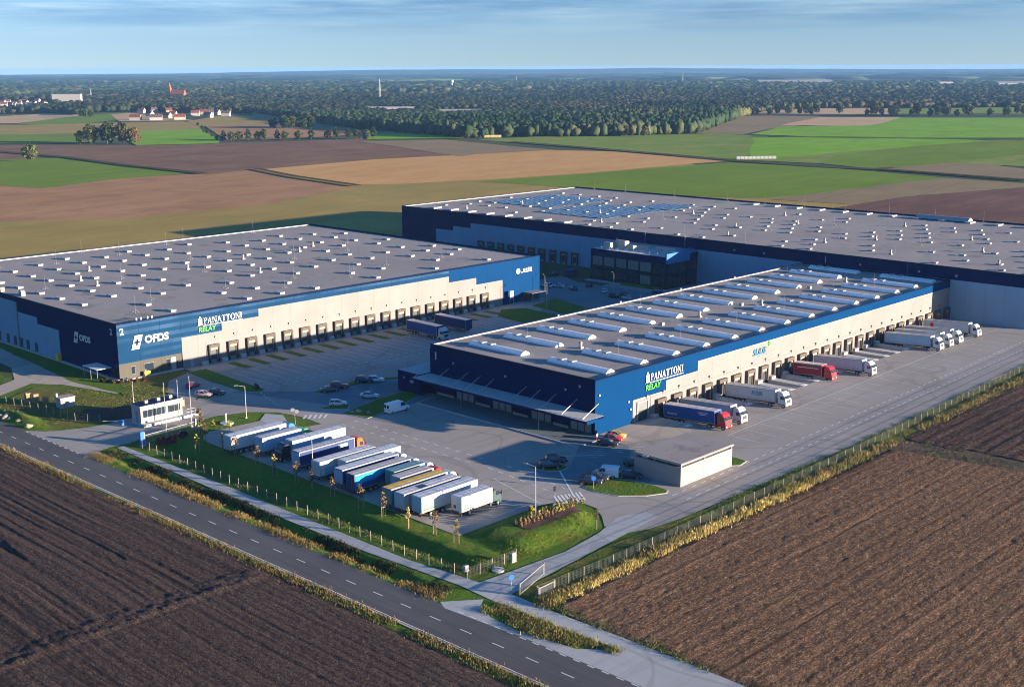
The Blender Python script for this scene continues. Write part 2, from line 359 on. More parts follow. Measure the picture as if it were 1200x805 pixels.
# ------------------------------------------------------------------ lettering
def text_obj(name,body,size,mat,parent,loc,rot,ext=.04,bold=.012,shear=0,sx=1.):
    cu=bpy.data.curves.new(name,'FONT'); cu.body=body; cu.size=size; cu.extrude=ext; cu.offset=bold; cu.shear=shear; cu.resolution_u=3
    t=bpy.data.objects.new(name+'_tmp',cu); col.objects.link(t)
    dg=bpy.context.evaluated_depsgraph_get(); me=bpy.data.meshes.new_from_object(t.evaluated_get(dg))
    bpy.data.objects.remove(t); me.name=name; me.materials.clear(); me.materials.append(mat)
    o=bpy.data.objects.new(name,me); col.objects.link(o); o.parent=parent; o.location=loc; o.rotation_euler=rot; o.scale=(sx,1,1)
    return o
def serif_word(word,h,mat,parent,name,loc,rot,ext=.05):
    """roman capitals built from strokes: thick stems, thin strokes, serifs"""
    mb=MB(); x=0; T=.17; t=.07; S=.07
    def q(*p): 
        n=len(p); mb.add([(a,b,-ext) for a,b in p]+[(a,b,ext) for a,b in p],[tuple(range(n-1,-1,-1)),tuple(range(n,2*n))]+[(i,(i+1)%n,n+(i+1)%n,n+i) for i in range(n)])
    def bar(x0,y0,x1,y1): q((x0,y0),(x1,y0),(x1,y1),(x0,y1))
    def ring(cx,cy,rx,ry,tx,ty,a0,a1,n=16):
        for i in range(n):
            u=a0+(a1-a0)*i/n; w=a0+(a1-a0)*(i+1)/n
            q((cx+rx*math.cos(u),cy+ry*math.sin(u)),(cx+rx*math.cos(w),cy+ry*math.sin(w)),(cx+(rx-tx)*math.cos(w),cy+(ry-ty)*math.sin(w)),(cx+(rx-tx)*math.cos(u),cy+(ry-ty)*math.sin(u)))
    for c in word:
        b=x
        if c=='P': bar(b+.08,0,b+.08+T,1); bar(b,0,b+.33,S); bar(b,1-S,b+.3,1); ring(b+.28,.74,.32,.26,.15,.07,-math.pi/2,math.pi/2,10); w=.64
        elif c=='A': q((b+.05,0),(b+.05+t,0),(b+.44,1),(b+.36,1)); q((b+.58,0),(b+.58+T,0),(b+.46,1),(b+.34,1)); bar(b+.2,.3,b+.62,.37); bar(b-.04,0,b+.22,S*.8); bar(b+.5,0,b+.84,S*.8); w=.84
        elif c=='N': bar(b+.08,0,b+.08+t,1); bar(b+.68,0,b+.68+t,1); q((b+.06,1),(b+.06+T,1),(b+.75,0),(b+.62,0)); bar(b,0,b+.25,S); bar(b,1-S,b+.2,1); bar(b+.58,1-S,b+.84,1); w=.86
        elif c=='T': bar(b+.28,0,b+.28+T,1); bar(b,1-S*1.2,b+.72,1); bar(b,.78,b+.05,1); bar(b+.67,.78,b+.72,1); bar(b+.18,0,b+.54,S); w=.76
        elif c=='O': ring(b+.42,.5,.42,.52,.17,.08,0,2*math.pi,22); w=.88
        elif c=='I': bar(b+.1,0,b+.1+T,1); bar(b,0,b+.36,S); bar(b,1-S,b+.36,1); w=.4
        x+=w+.05
    o=mb.build(name,mat,parent); o.location=loc; o.rotation_euler=rot; o.scale=(h,h,1)
    return o,x*h
M['office_dark']=plain('office_cladding',(.008,.012,.022),.4,.15,obj=False)
M['roof_plant']=plain('roof_plant_casing',(.45,.40,.33),.5,.12)
RF=(R(90),0,0)          # on a wall facing -Y
RL=(R(90),0,R(-90))     # on a wall facing -X
# ------------------------------------------------------------------ noise / terrain
def vn(x,y,sc,seed=0):
    x=np.asarray(x)/sc; y=np.asarray(y)/sc
    xi=np.floor(x).astype(np.int64); yi=np.floor(y).astype(np.int64); fx=x-xi; fy=y-yi
    fx=fx*fx*(3-2*fx); fy=fy*fy*(3-2*fy)
    def hsh(a,b):
        h=(a*374761393+b*668265263+seed*1442695041)&0xffffffff
        h=((h^(h>>13))*1274126177)&0xffffffff
        return ((h^(h>>16))&0xffff)/65535.
    return (hsh(xi,yi)*(1-fx)+hsh(xi+1,yi)*fx)*(1-fy)+(hsh(xi,yi+1)*(1-fx)+hsh(xi+1,yi+1)*fx)*fy
def gridmesh(name,xs,ys,zf,mat,keep=None,smooth=False):
    X,Y=np.meshgrid(xs,ys); Z=zf(X,Y)
    nx,ny=len(xs),len(ys)
    co=np.stack([X,Y,Z],-1).reshape(-1,3)
    i=np.arange(nx-1)[None,:]+nx*np.arange(ny-1)[:,None]; i=i.reshape(-1)
    f=np.stack([i,i+1,i+1+nx,i+nx],-1)
    if keep is not None:
        c=co[f].mean(1); f=f[keep(c[:,0],c[:,1])]
    me=bpy.data.meshes.new(name); me.vertices.add(len(co)); me.vertices.foreach_set('co',co.ravel())
    me.loops.add(f.size); me.loops.foreach_set('vertex_index',f.ravel())
    me.polygons.add(len(f)); me.polygons.foreach_set('loop_start',np.arange(0,f.size,4)); 
    me.update(calc_edges=True); me.materials.append(mat)
    if smooth: me.polygons.foreach_set('use_smooth',[True]*len(f))
    o=bpy.data.objects.new(name,me); col.objects.link(o); return o
def rawmesh(name,co,f,mat,tint=None,parent=None):
    """co (n,3), f (m,k) faces; tint (n,3) point colour"""
    me=bpy.data.meshes.new(name); co=np.asarray(co,dtype=np.float32); k=f.shape[1]
    me.vertices.add(len(co)); me.vertices.foreach_set('co',co.ravel())
    me.loops.add(f.size); me.loops.foreach_set('vertex_index',f.ravel().astype(np.int32))
    me.polygons.add(len(f)); me.polygons.foreach_set('loop_start',np.arange(0,f.size,k,dtype=np.int32))
    me.update(calc_edges=True); me.materials.append(mat)
    if tint is not None:
        a=me.color_attributes.new('tint','FLOAT_COLOR','POINT')
        a.data.foreach_set('color',np.concatenate([tint,np.ones((len(tint),1))],1).astype(np.float32).ravel())
    o=bpy.data.objects.new(name,me); col.objects.link(o)
    if parent is not None: o.parent=parent
    return o
def rough_poly(p,step=60,amp=6,seed=0):
    r=random.Random(seed); out=[]
    for i in range(len(p)):
        a=Vector(p[i]); b=Vector(p[(i+1)%len(p)]); n=max(1,int((b-a).length/step))
        for k in range(n):
            q=a.lerp(b,k/n)
            if k: q=q+Vector((r.uniform(-amp,amp),r.uniform(-amp,amp)))
            out.append((q.x,q.y))
    return out
def fan_sheet(name,poly,z,mat):
    """flat polygon, triangulated"""
    V=[Vector((p[0],p[1],z)) for p in poly]
    T=[]
    for t in tessellate_polygon([V]):
        a,b,c=(V[k] for k in t); cr=(b-a).cross(c-a).z
        if abs(cr)<1e-7: continue
        T.append(tuple(t) if cr>0 else tuple(t)[::-1])
    me=bpy.data.meshes.new(name); me.from_pydata([tuple(v) for v in V],[],T); me.materials.append(mat); me.update()
    o=bpy.data.objects.new(name,me); col.objects.link(o); return setting(o)

# ------------------------------------------------------------------ ground sheet
M['ground']=ground('far_farmland',(.055,.075,.03),(.12,.11,.05),.0022,(.045,.07,.03),.05,bumps=0,fineamt=.2)
gx=[-4000,-300,20,100,162,210,357,700,1500,3000,6000,10000,17000]
gy=[-4000,-300,20,98,149.5,159.8,300,700,1500,3000,6000,10000,17000]
g0=gridmesh('ground',gx,gy,lambda X,Y:0*X-.012,M['ground'],keep=lambda x,y:~(((x>100)&(x<162)&(y>98)&(y<300))|((x>210)&(x<357)&(y>149.5)&(y<159.8))))
setting(g0)
def site_z(X,Y):
    def dip(t,c,w,d): 
        u=np.clip((t-c)/w,-1,1); return -d*(np.cos(u*math.pi)*.5+.5)
    def band(t,a,b,s): return np.clip((t-a)/s,0,1)*np.clip((b-t)/s,0,1)
    z=dip(X,114.4,2.5,.85)*band(Y,127,222,8)+dip(X,124.6,3.2,1.25)*band(Y,127,222,7)
    z=z+dip(Y,115.6,1.9,.5)*band(X,126,166,5)
    z=z+1.3*np.exp(-((X-113.2)/1.9)**2-((Y-262)/8)**2)*(X>110.2)
    near=(X>102)&(X<110)
    bz=((X>112.2)&(X<116.3)|(X>121)&(X<131))&(Y>128)&(Y<221)
    z=z-vn(X,Y,1.3,5)*.06+vn(X,Y,2.1,9)*.14*bz
    fxb=np.clip((156.2-X-np.maximum(0,131-Y)*.9)/5,0,1)*np.clip((X-131)/6,0,1); sm=lambda t:t*t*(3-2*t)
    z=z+1.0*sm(np.clip((Y-125)/5.2,0,1))*sm(np.clip((139.3-Y)/3.4,0,1))*sm(fxb)
    return np.minimum(z-.012,2)
s0=gridmesh('lawn',np.arange(100,162.1,.5),np.arange(98,300.1,1.),site_z,M['lawn'],smooth=True); setting(s0)

# ------------------------------------------------------------------ far farmland, laid out as in the landscape
F=dict(
 tan=field('stubble_tan',(.52,.33,.17),(.62,.41,.22),10,14,.25),
 orange=field('ploughed_orange',(.58,.30,.10),(.66,.37,.14),20,18,.25),
 pink=field('ploughed_pinkish',(.40,.205,.095),(.48,.265,.125),15,16,.35,c3=(.30,.155,.08)),
 brown=field('ploughed_brown',(.21,.112,.065),(.29,.165,.095),12,14,.4,c3=(.16,.085,.06)),
 dkbrown=field('ploughed_dark',(.15,.075,.055),(.24,.125,.09),4,10,.5),
 olive=field('meadow_olive',(.34,.235,.065),(.42,.30,.09),15,20,.3,c3=(.27,.23,.07)),
 green=field('crop_green',(.155,.225,.018),(.20,.275,.03),8,12,.3),
 bright=field('crop_bright_green',(.19,.36,.012),(.26,.44,.03),6,10,.3,c3=(.18,.28,.03)),
 mid=field('crop_mid_green',(.17,.255,.03),(.24,.29,.05),10,12,.3,c3=(.33,.26,.08)),
 dull=field('fallow_grey_green',(.27,.19,.10),(.33,.24,.12),10,16,.3),
 track=field('grass_track',(.06,.065,.025),(.10,.09,.04),0,5,.3))
fz=[.02]
def fld(name,mat,poly,amp=4,step=70):
    fz[0]+=.02
    return fan_sheet(name,rough_poly(poly,step,amp,len(poly)+int(fz[0]*1000)),fz[0],F[mat])
E2="end"
fld('field','olive',[(118.3,521.0),(175.2,752.9),(494.1,788.2),(623.4,759.6),(726.3,680.4),(821.3,598.0),(678.5,390.0),(672.3,256.8),(504.0,190.9),(532.1,445.7),(415.7,447.8),(253.2,373.9)])
fld('field','pink',[(160.2,691.7),(230.2,976.7),(430.3,807.9),(502.3,801.3),(555.4,812.4),(514.4,691.8),(510.2,631.1),(406.0,587.2),(320.0,586.0)])
fld('field','brown',[(316.7,1328.8),(358.2,1497.8),(633.1,1148.7),(789.7,1074.4),(874.7,1071.8),(763.8,821.3),(739.1,767.9),(662.9,796.4),(545.8,798.6),(494.1,788.2),(506.6,935.2),(511.7,1049.6)])
fld('field','brown',[(280.8,1182.9),(316.7,1328.8),(493.9,1086.8),(491.8,1040.9),(449.9,1015.0)])
fld('field','orange',[(548.0,796.0),(675.5,811.4),(776.0,789.8),(858.2,782.0),(881.1,718.4),(853.8,574.5),(799.6,582.1),(699.5,586.3),(622.1,599.2),(540.7,623.7),(516.0,642.6),(526.6,708.2)])
fld('field','green',[(219.7,934.1),(278.2,1172.2),(491.8,1040.9),(509.2,1036.5),(497.5,918.4),(497.3,807.1),(426.9,801.6),(365.6,777.5),(354.7,816.6)])
fld('field','green',[(587.8,598.4),(693.8,581.5),(838.5,564.1),(847.3,488.1),(819.9,373.1),(771.2,380.1),(661.3,385.9),(619.9,395.4),(596.4,459.1),(595.8,542.9)])
fld('field','dull',[(619.1,389.1),(771.2,380.1),(819.9,373.1),(814.4,312.5),(780.4,299.2),(700.6,333.9),(627.4,338.8)])
fld('field','dkbrown',[(605.9,337.3),(684.8,336.9),(797.0,305.7),(528.2,200.3),(508.8,221.7)])
fld('field','dull',[(830.8,1025.2),(910.1,978.3),(874.0,841.6),(863.4,775.9),(776.0,789.8),(743.8,778.2)])
fld('field','mid',[(933.7,950.0),(1029.4,938.1),(1194.1,822.2),(1185.8,748.5),(971.2,612.4),(871.9,582.5),(883.3,680.8),(906.2,803.3)])
fld('field','mid',[(966.2,618.2),(1065.0,614.7),(1166.6,577.7),(1319.2,510.4),(1040.3,401.1),(938.7,421.0),(882.0,435.5),(877.2,505.5),(868.5,571.8)])
fld('field','bright',[(1023.1,664.5),(1145.8,744.6),(1244.8,677.0),(1259.7,557.8),(1261.8,531.5),(1162.3,540.0),(1035.9,554.0),(929.8,560.7),(897.8,582.6)])
fld('field','green',[(877.2,505.5),(971.7,543.7),(1139.4,546.5),(1304.0,504.5),(1080.1,416.7),(955.3,428.5),(858.0,451.0)])
fld('field','dull',[(855.0,442.4),(955.3,428.5),(959.9,409.7),(921.3,354.4),(838.7,322.1)])
fld('field','mid',[(955.3,428.5),(1003.9,428.7),(1090.5,420.8),(952.4,366.6),(947.6,397.6)])
fld('field','dull',[(1178.6,841.1),(1617.4,1083.2),(1677.5,1060.4),(1692.3,986.6),(1652.0,886.3),(1314.5,830.2),(1197.3,789.6)])
fld('field','tan',[(1420.3,877.8),(1668.1,965.2),(1741.0,871.6),(1629.7,822.0),(1471.0,776.7),(1430.6,827.1)])
fld('field','bright',[(1203.4,782.2),(1380.3,852.9),(1481.6,782.3),(1726.7,864.5),(1842.8,715.7),(1334.7,516.5),(1238.2,633.1),(1206.6,697.0)])
fld('field','tan',[(1927.1,1254.6),(2085.0,1120.0),(2083.7,1044.3),(1863.7,933.4),(1771.5,995.0),(1729.0,1109.1)],20,200)
fld('field','mid',[(2083.7,1044.3),(2308.3,898.2),(1987.2,772.3),(1863.7,933.4)],20,200)
fld('field','tan',[(572.9,2372.2),(889.3,2022.1),(1016.8,2103.9),(1025.5,2027.2),(974.4,1912.3),(894.5,1852.6),(791.8,1746.5),(490.9,2038.2)],8)
fld('field','green',[(779.4,1719.4),(894.5,1852.6),(992.3,1947.3),(1124.0,2030.9),(1006.8,1814.8),(859.0,1662.2),(782.8,1673.8)],6)
fld('field','olive',[(406.2,1693.2),(490.9,2038.2),(782.8,1673.8),(859.0,1662.2),(975.4,1604.5),(928.8,1491.5),(865.9,1383.1),(761.8,1379.9),(682.2,1416.3)],6)
fld('field','green',[(358.2,1497.8),(411.6,1715.6),(682.2,1416.3),(724.9,1394.2),(631.8,1216.7),(583.5,1251.6)],5)
fld('field','bright',[(772.2,1398.6),(865.9,1383.1),(726.8,1126.2),(708.4,1102.6),(638.8,1141.9),(692.8,1265.2)],5)
fld('field','olive',[(977.8,1601.5),(1110.6,1736.6),(1174.8,1711.1),(1066.3,1489.7),(979.6,1428.0),(903.6,1445.0)],6)
fld('field','pink',[(920.8,1461.9),(1044.6,1429.2),(993.7,1225.5),(923.1,1123.2),(796.8,1114.6),(737.8,1136.6)],5)
fld('field','dull',[(1307.7,1931.0),(1132.5,1549.0),(1022.3,1260.7),(947.4,984.0),(891.2,1026.2),(935.2,1137.8),(1001.7,1361.2),(1095.5,1596.1)],6)
fld('field','bright',[(923.1,1123.2),(980.2,1082.9),(936.0,972.2),(921.1,990.1),(856.7,1042.6)],4)
fld('field','tan',[(1043.0,1941.8),(1104.2,1989.4),(1003.5,1615.4),(915.3,1680.4)],5)
# field tracks and ditches
def strip(name,mat,pts,w,z):
    mb=MB(); n=len(pts); L=[];Rr=[]
    for i in range(n):
        a=Vector(pts[max(0,i-1)]); b=Vector(pts[min(n-1,i+1)]); d=(b-a).normalized(); p=Vector(pts[i]); o=Vector((-d.y,d.x))*w*.5
        L.append((*(p+o),z)); Rr.append((*(p-o),z))
    mb.add(L+Rr,[(i,n+i,n+i+1,i+1) for i in range(n-1)])
    return setting(mb.build(name,mat))
strip('field_track',F['track'],[(468.4,1946.8),(509.2,1036.5),(497.5,905.0),(496.1,791.4)],7,1.0)
strip('field_track',F['track'],[(924.2,890.0),(898.5,753.3),(856.0,571.8),(847.3,488.1),(852.1,434.0),(832.5,319.6)],8,1.02)
strip('field_track',F['track'],[(1166.8,758.3),(1215.2,660.8),(1296.6,501.6)],8,1.04)
strip('field_track',F['track'],[(1683.9,1080.1),(1772.1,965.8),(1888.5,733.6)],16,1.06)
strip('field_track',F['track'],[(545.8,798.6),(524.8,720.7),(510.2,631.1)],6,1.08)
# ------------------------------------------------------------------ ploughed land close by
def zl(X,Y):
    head=np.clip(1-np.abs(Y-149)/5.2,0,1)**.5
    edge=np.clip((101.2-X)/1.5,0,1)
    xx=X+(vn(X,Y,25,1)-.5)*1.2
    fur=vn(xx,Y*.012,.6,3)*.15+vn(xx,Y*.01,1.5,7)*.12+np.where(vn(xx,Y*.005,1.6,17)>.80,-.16,0)
    fur=np.where(Y<145,fur*.35+np.where(((X+60)%4.7)<.3,-.05,0),fur)
    ch=((Y>149.2)&(Y<153.6))
    hd=vn(X*.06,Y,.5,4)*.10+ch*(.30*np.maximum(0,vn(X*1.1,Y,1.25,6)-.35)+.25*vn(X,Y,.6,16))+np.where((Y>154)&(Y<154.8),.18,0)
    z=fur*(1-head)+hd*head+(vn(X,Y,.45,2)-.5)*.10
    return .12+edge*(z+.05)-(1-edge)*.1
o=gridmesh('ploughed_field',np.arange(48,101.6,.25),np.arange(60,335,.62),zl,M['soil_left']); setting(o)
def zr(X,Y):
    edge=np.clip((110.2-Y)/1.2,0,1)*np.clip((X-121.5)/1.5,0,1)
    yy=Y+(vn(X,Y,30,1)-.5)*.8
    fur=vn(X*.012,yy,.7,3)*.05+vn(X*.008,yy,2.2,9)*.03+np.where(((yy+40)%5.6)<.34,-.035,0)+np.where(vn(X*.004,yy,1.5,8)>.86,-.05,0)
    return .1+edge*(fur+.05+(vn(X,Y,.55,2)-.5)*.09+(vn(X,Y,1.3,12)-.5)*.04)-(1-edge)*.09
o=gridmesh('stubble_field',np.arange(121.5,229,.45),np.arange(20,110.6,.32),zr,M['soil_right'],keep=lambda x,y: x<228-(y-85)*.15); setting(o)
def zr2(X,Y):
    return .12+np.sin(Y*2*math.pi/2.6)*.05+(vn(X,Y,1.5,2)-.5)*.2+.2*np.maximum(0,vn(X*.05,Y,3.3,8)-.5)
M['soil_far']=soil('stubble_soil_far',(.095,.06,.05),0,3.,.8)
o=gridmesh('stubble_field',np.arange(233,460,2.),np.arange(30,112,.6),zr2,M['soil_far'],keep=lambda x,y:x>236-(y-85)*.15); setting(o)
setting(fan_sheet('field_track',rough_poly([(221,111.5),(231,112),(236,98),(241,60),(234,60),(229,84),(224,101)],3,.5),.03,M['dirt']))

# ------------------------------------------------------------------ roads, paths, yard
def xr(y,side): # main road edges
    t=(y-85)/(260-85); return (104.4-2.9*t) if side==0 else (112.5-3.*t)
mb=MB(); ys=[-120,0,85,170,260,400,700]
mb.add([(xr(y,0),y,.02) for y in ys]+[(xr(y,1),y,.02) for y in ys],[(i,7+i,8+i,i+1) for i in range(6)]); setting(mb.build('road',M['asphalt']))
mb=MB()
y=-60
while y<420:
    c=(xr(y,0)+xr(y,1))*.5+.1
    if not 230<y<233: mb.sheet([(c-.08,y),(c+.08,y),(c+.05,y+2.2),(c-.11,y+2.2)],.027)
    y+=6.15
for s,off in ((0,.25),):
    mb.add([(xr(q,s)+off-.07,q,.027) for q in ys]+[(xr(q,s)+off+.07,q,.027) for q in ys],[(i,7+i,8+i,i+1) for i in range(6)])
for y0,y1,st in ((60,118,2.4),(228,250,2.4)):
    y=y0
    while y<y1:
        c=xr(y,1)-.15; mb.sheet([(c-.09,y),(c+.09,y),(c+.07,y+1.2),(c-.11,y+1.2)],.027); y+=st
setting(mb.build('road_markings',M['line']))
# edge lines of light kerb stones along the lower road edge
mb=MB(); mb.add([(xr(q,0)-.35,q,.03) for q in ys]+[(xr(q,0),q,.03) for q in ys],[(i,7+i,8+i,i+1) for i in range(6)]); setting(mb.build('road_shoulder',M['gravel']))
# side road apron, foot path and service road
fan_sheet('path',[(117.2,226),(116.6,172),(116.9,146),(118.2,125),(117.8,118.5),(117.9,107),(118.6,94),(114.6,99),(113.2,108),(113.6,114),(115,117.5),(117.2,119),(112.2,123),(111.2,121),(112.2,106),(112.8,70),(113.2,40),(122.5,40),(121.8,77),(121.6,94),(121.1,110),(121.3,117.3),(145,119.4),(162,121),(162,124),(157,126),(149,123.6),(139,122.3),(121,123.7),(119.4,138),(119.3,170),(119.4,190),(118.7,226)],.022,M['path'])
yard=[(132,139.6),(152,139.6),(156,138.6),(158,135),(157.6,131.5),(155,128),(152,125),(150,121),(156,118.6),(164,117.6),(220,116.8),(270,117.6),(358.7,119.5),(358.7,149.5),(210,149.5),(210,159.8),(190.8,159.8),(190.8,211),(200,218),(358.7,218),(358.7,275.8),(205,275.8),(163.2,275.8),(163.2,271.5),(152,268),(147,256),(139,251),(131,246),(125,243.4),(119.8,244.2),(114,246.8),(111,250),(109.3,252.5),(109.2,240),(110,225),(111.5,220),(113.5,226.5),(117,227.5),(120.5,227),(123.5,228),(131.8,230),(144,231.5),(151,229),(155.5,224),(157,217),(156.6,209),(150,208.5),(149,221),(136,221),(132,216)]
# trailer park slab joins the yard on its left side
fan_sheet('yard',yard,.016,M['yard'])
fan_sheet('trailer_park',[(131.9,139.7),(153,139.7),(156,141),(157.2,160),(157,209),(150,210.5),(149.2,221),(136,222),(133,219),(132,216)],.024,M['yard'])
# darker asphalt car parks
fan_sheet('car_park',[(158.4,247),(168.5,217),(167.8,204.5),(177,205.5),(188,209),(188,219),(195,219.2),(195,224),(186,233.5),(172,232.5),(164.5,241)],.024,M['carpark'])
fan_sheet('car_park',[(163.5,150),(165.5,141.5),(172,140.5),(175,133),(179,134.5),(179.5,141),(190,150),(190.7,157),(183,157.5),(172.2,150.4),(168,157.5)],.024,M['carpark'])
fan_sheet('car_park',[(262,243),(300,236),(345,218.2),(358.6,218.2),(358.6,240),(332,240),(332,287),(338,300),(322,300),(302,288),(300.2,274)],.024,M['carpark'])
fan_sheet('path',[(138.6,266),(136.2,275),(134,283),(129,290),(118,284),(95,278),(95,284),(116,290),(128,297),(133,310),(135,345),(141.5,345),(141.8,300),(142,266)],.03,M['gravel'])
fan_sheet('forecourt',[(190.8,157),(193,150.5),(205,145),(210.2,149.4),(210.2,159.7),(191,159.7)],.024,M['gravel'])
fan_sheet('path',[(148.6,217),(149.2,221.5),(153,225),(155,221),(152.6,216)],.03,M['path'])
# yard markings
mb=MB()
def ln(x0,y0,x1,y1,w,z=.032):
    d=Vector((x1-x0,y1-y0)).normalized(); o=Vector((-d.y,d.x))*w*.5
    mb.sheet([(x0+o.x,y0+o.y),(x0-o.x,y0-o.y),(x1-o.x,y1-o.y),(x1+o.x,y1+o.y)],z)
def dash(x0,y0,x1,y1,w,on,off):
    L=math.dist((x0,y0),(x1,y1)); t=0
    while t<L:
        a=t/L; b=min(1,(t+on)/L); ln(x0+(x1-x0)*a,y0+(y1-y0)*a,x0+(x1-x0)*b,y0+(y1-y0)*b,w); t+=on+off
for k in range(26): ln(210.3+5.98*k,131.8,210.3+5.98*k,139.3,.14); ln(213.3+5.98*k,140.2,213.3+5.98*k,148.9,.10)
ln(210,139.5,358,142.5,.16)
dash(172,125.6,356,130.6,.22,1.5,1.6); dash(172,122.5,356,126.6,.22,1.5,1.6)
for k in range(18): ln(169.4+5.93*k,248.5,169.4+5.93*k,262.5,.16); ln(172.4+5.93*k,252,172.4+5.93*k,262.5,.10)
dash(166,246.3,275,247.5,.22,1.3,1.5); dash(166,243.6,275,244.7,.22,1.3,1.5); dash(163.5,243,158.8,228,.25,1,1.2)
ln(160.6,139.8,170.5,152.4,.3)
dash(163.6,166,163.2,206,.22,1.4,1.8); dash(160.2,166,159.6,206,.22,1.4,1.8)
dash(161.5,142,163.8,160,.22,1.4,1.8); dash(158.6,144,160.4,162,.22,1.4,1.8)
for k in range(8):
    t=k/7; ln(156.2+4.8*t-1.6,140.2-1.9*t-2.9+.2*t,156.2+4.8*t+.9,140.2-1.9*t+.9,.42)
for k in range(5): ln(156.3+.9*k,215.2-.7*k,158.6+.9*k,217.2-.7*k,.45)
ln(152.5,140,156.5,156,.16); ln(174,157,182,150,.13)
for k in range(7): ln(176+2.0*k,155.8-.6*k,180+2.0*k,150-.6*k,.12)
for k in range(22): ln(141.5,141.6+3.62*k,150.5,141.6+3.62*k,.13,.036)
setting(mb.build('yard_markings',M['line']))
# grass islands with kerbs (raised 12 cm)
def island(poly,mat='lawn',name='verge',h=.12,kerb=.22):
    c=Vector((sum(p[0] for p in poly)/len(poly),sum(p[1] for p in poly)/len(poly)))
    setting(MB().prism(poly,-.02,h-.02).build('kerb',M['kerb']))
    inner=[]
    for p in poly:
        v=Vector(p)-c; L=v.length; inner.append(tuple(c+v*((L-kerb*1.2)/L)))
    setting(MB().prism(inner,-.02,h+.02).build(name,M[mat]))
island([(164.2,140.6),(163.8,137),(165,132.5),(168.6,128.8),(172.4,127),(173.8,127.8),(174.2,131),(173,136.5),(171.4,140)])
island([(165.6,155.6),(166.8,150.6),(169,149.4),(171,149.7),(171.7,151.6),(169.4,154.2)])
island([(164.8,212),(166.2,204.9),(178.6,207.4),(188,212),(188.3,216.5),(178,216)],'lawn')
island([(161.5,271.5),(166.9,271.5),(166,255),(165.2,242.5),(163.4,241.3),(160.4,244.6),(160.2,258)])
island([(149.2,246.6),(150.6,244.6),(156,247.8),(156.2,250.4),(154,250.6)])
island([(171.6,231.6),(176.4,231.8),(190,233),(195.5,228),(195.5,226.6),(188,230.9),(176,229.6),(172.6,228.6)])
island([(163.6,219),(168.2,214.2),(170.6,216.6),(168,219.6)])
island([(193.2,127.6),(195,126.2),(198.2,126.8),(198.6,130.2),(194.8,130.4)])
island([(301.9,271),(296,250),(289,243.5),(283,250),(287,268)])
island([(283,266),(281,250),(268,243.6),(264,246),(267,264),(276,271)])
for k in range(17): 
    x=175.4+5.93*k; island([(x-1.1,264.2),(x+1.1,264.2),(x+1.1,272.6),(x-1.1,272.6)],h=.1,kerb=.1)
# grass between left building and gate, and along its left side
def lawn_sheet(poly,mat,z): return fan_sheet('verge',rough_poly(poly,3,.25,3),z,M[mat])
lawn_sheet([(139,262.5),(143,275.5),(145,275.5),(162.6,275.2),(161,271),(154,267.5),(147,257),(140,253),(131,248),(125,245),(119,246),(113,250),(111,258),(116,268),(128,272)],'meadow',.04)
lawn_sheet([(137,284),(139.4,266),(145.2,266),(145.2,340),(141.9,345)],'lawn',.045)
lawn_sheet([(95,300),(118,296),(127,300),(131,315),(133,345),(95,345)],'lawn',.045)
lawn_sheet([(103,276),(112,274),(120,281),(128,286),(133,280),(135,270),(128,266),(116,262),(110,264)],'meadow',.05)
lawn_sheet([(121.5,252.2),(126.6,258),(133,255),(137,250),(131,243.4),(125.5,245.2)],'mulch',.055)
# right hand verge along the yard and dry strip along the field
lawn_sheet([(121.6,117),(145,118.9),(156,118.4),(164,117.4),(220,116.6),(270,117.4),(358.6,119.3),(358.6,116.4),(308,115.2),(260,113.8),(216,112.6),(173,112.2),(136,112.4),(122.5,113.2)],'meadow',.03)
lawn_sheet([(121.2,114),(160,113),(216,112.8),(300,116),(420,119),(420,111),(300,111),(216,110.4),(160,109.6),(121.2,109.4)],'meadow',.028)
lawn_sheet([(358.8,130),(358.8,119.3),(420,120),(420,130)],'lawn',.035)
# planting bed
setting(gridmesh('planting_bed',np.arange(139.5,156.6,.5),np.arange(131,135.4,.25),lambda X,Y:site_z(X,Y)+.05+vn(X,Y,.6,3)*.08,M['mulch'],keep=lambda x,y:(x>139.8)&(x<155.6-(135-y)*.4)))
# ------------------------------------------------------------------ buildings
def fy(mb,poly,y,m): mb.add([(p[0],y,p[1]) for p in poly],[tuple(range(len(poly)))],m)   # wall face at constant y
def fx(mb,poly,x,m): mb.add([(x,p[0],p[1]) for p in poly],[tuple(range(len(poly)))],m)   # wall face at constant x
def dup(o,parent,loc,rz=None):
    c=o.copy(); col.objects.link(c); c.parent=parent; c.location=loc
    if rz is not None: c.rotation_euler=(0,0,rz)
    for ch in o.children: dup(ch,c,ch.location)
    return c
def roof_part(root,x0,x1,y0,y1,z,par,edge=M['trim_navy'],drop=.55):
    MB().box(x0+.3,x1-.3,y0+.3,y1-.3,z-drop-.3,z-drop).build('roof',M['roof'],root)
    MB().box(x0-.06,x1+.06,y0-.06,y0+.3,z-.3,z).build('parapet',edge,root)
    MB().box(x0-.06,x0+.3,y0+.3,y1-.3,z-.9,z).build('parapet',edge,root); MB().box(x1-.3,x1+.06,y0+.3,y1-.3,z-.9,z).build('parapet',edge,root)
    mb=MB().box(x0-.06,x1+.06,y1-.3,y1+.06,z-.9,z-.22).build('parapet',M['trim_white'],root)
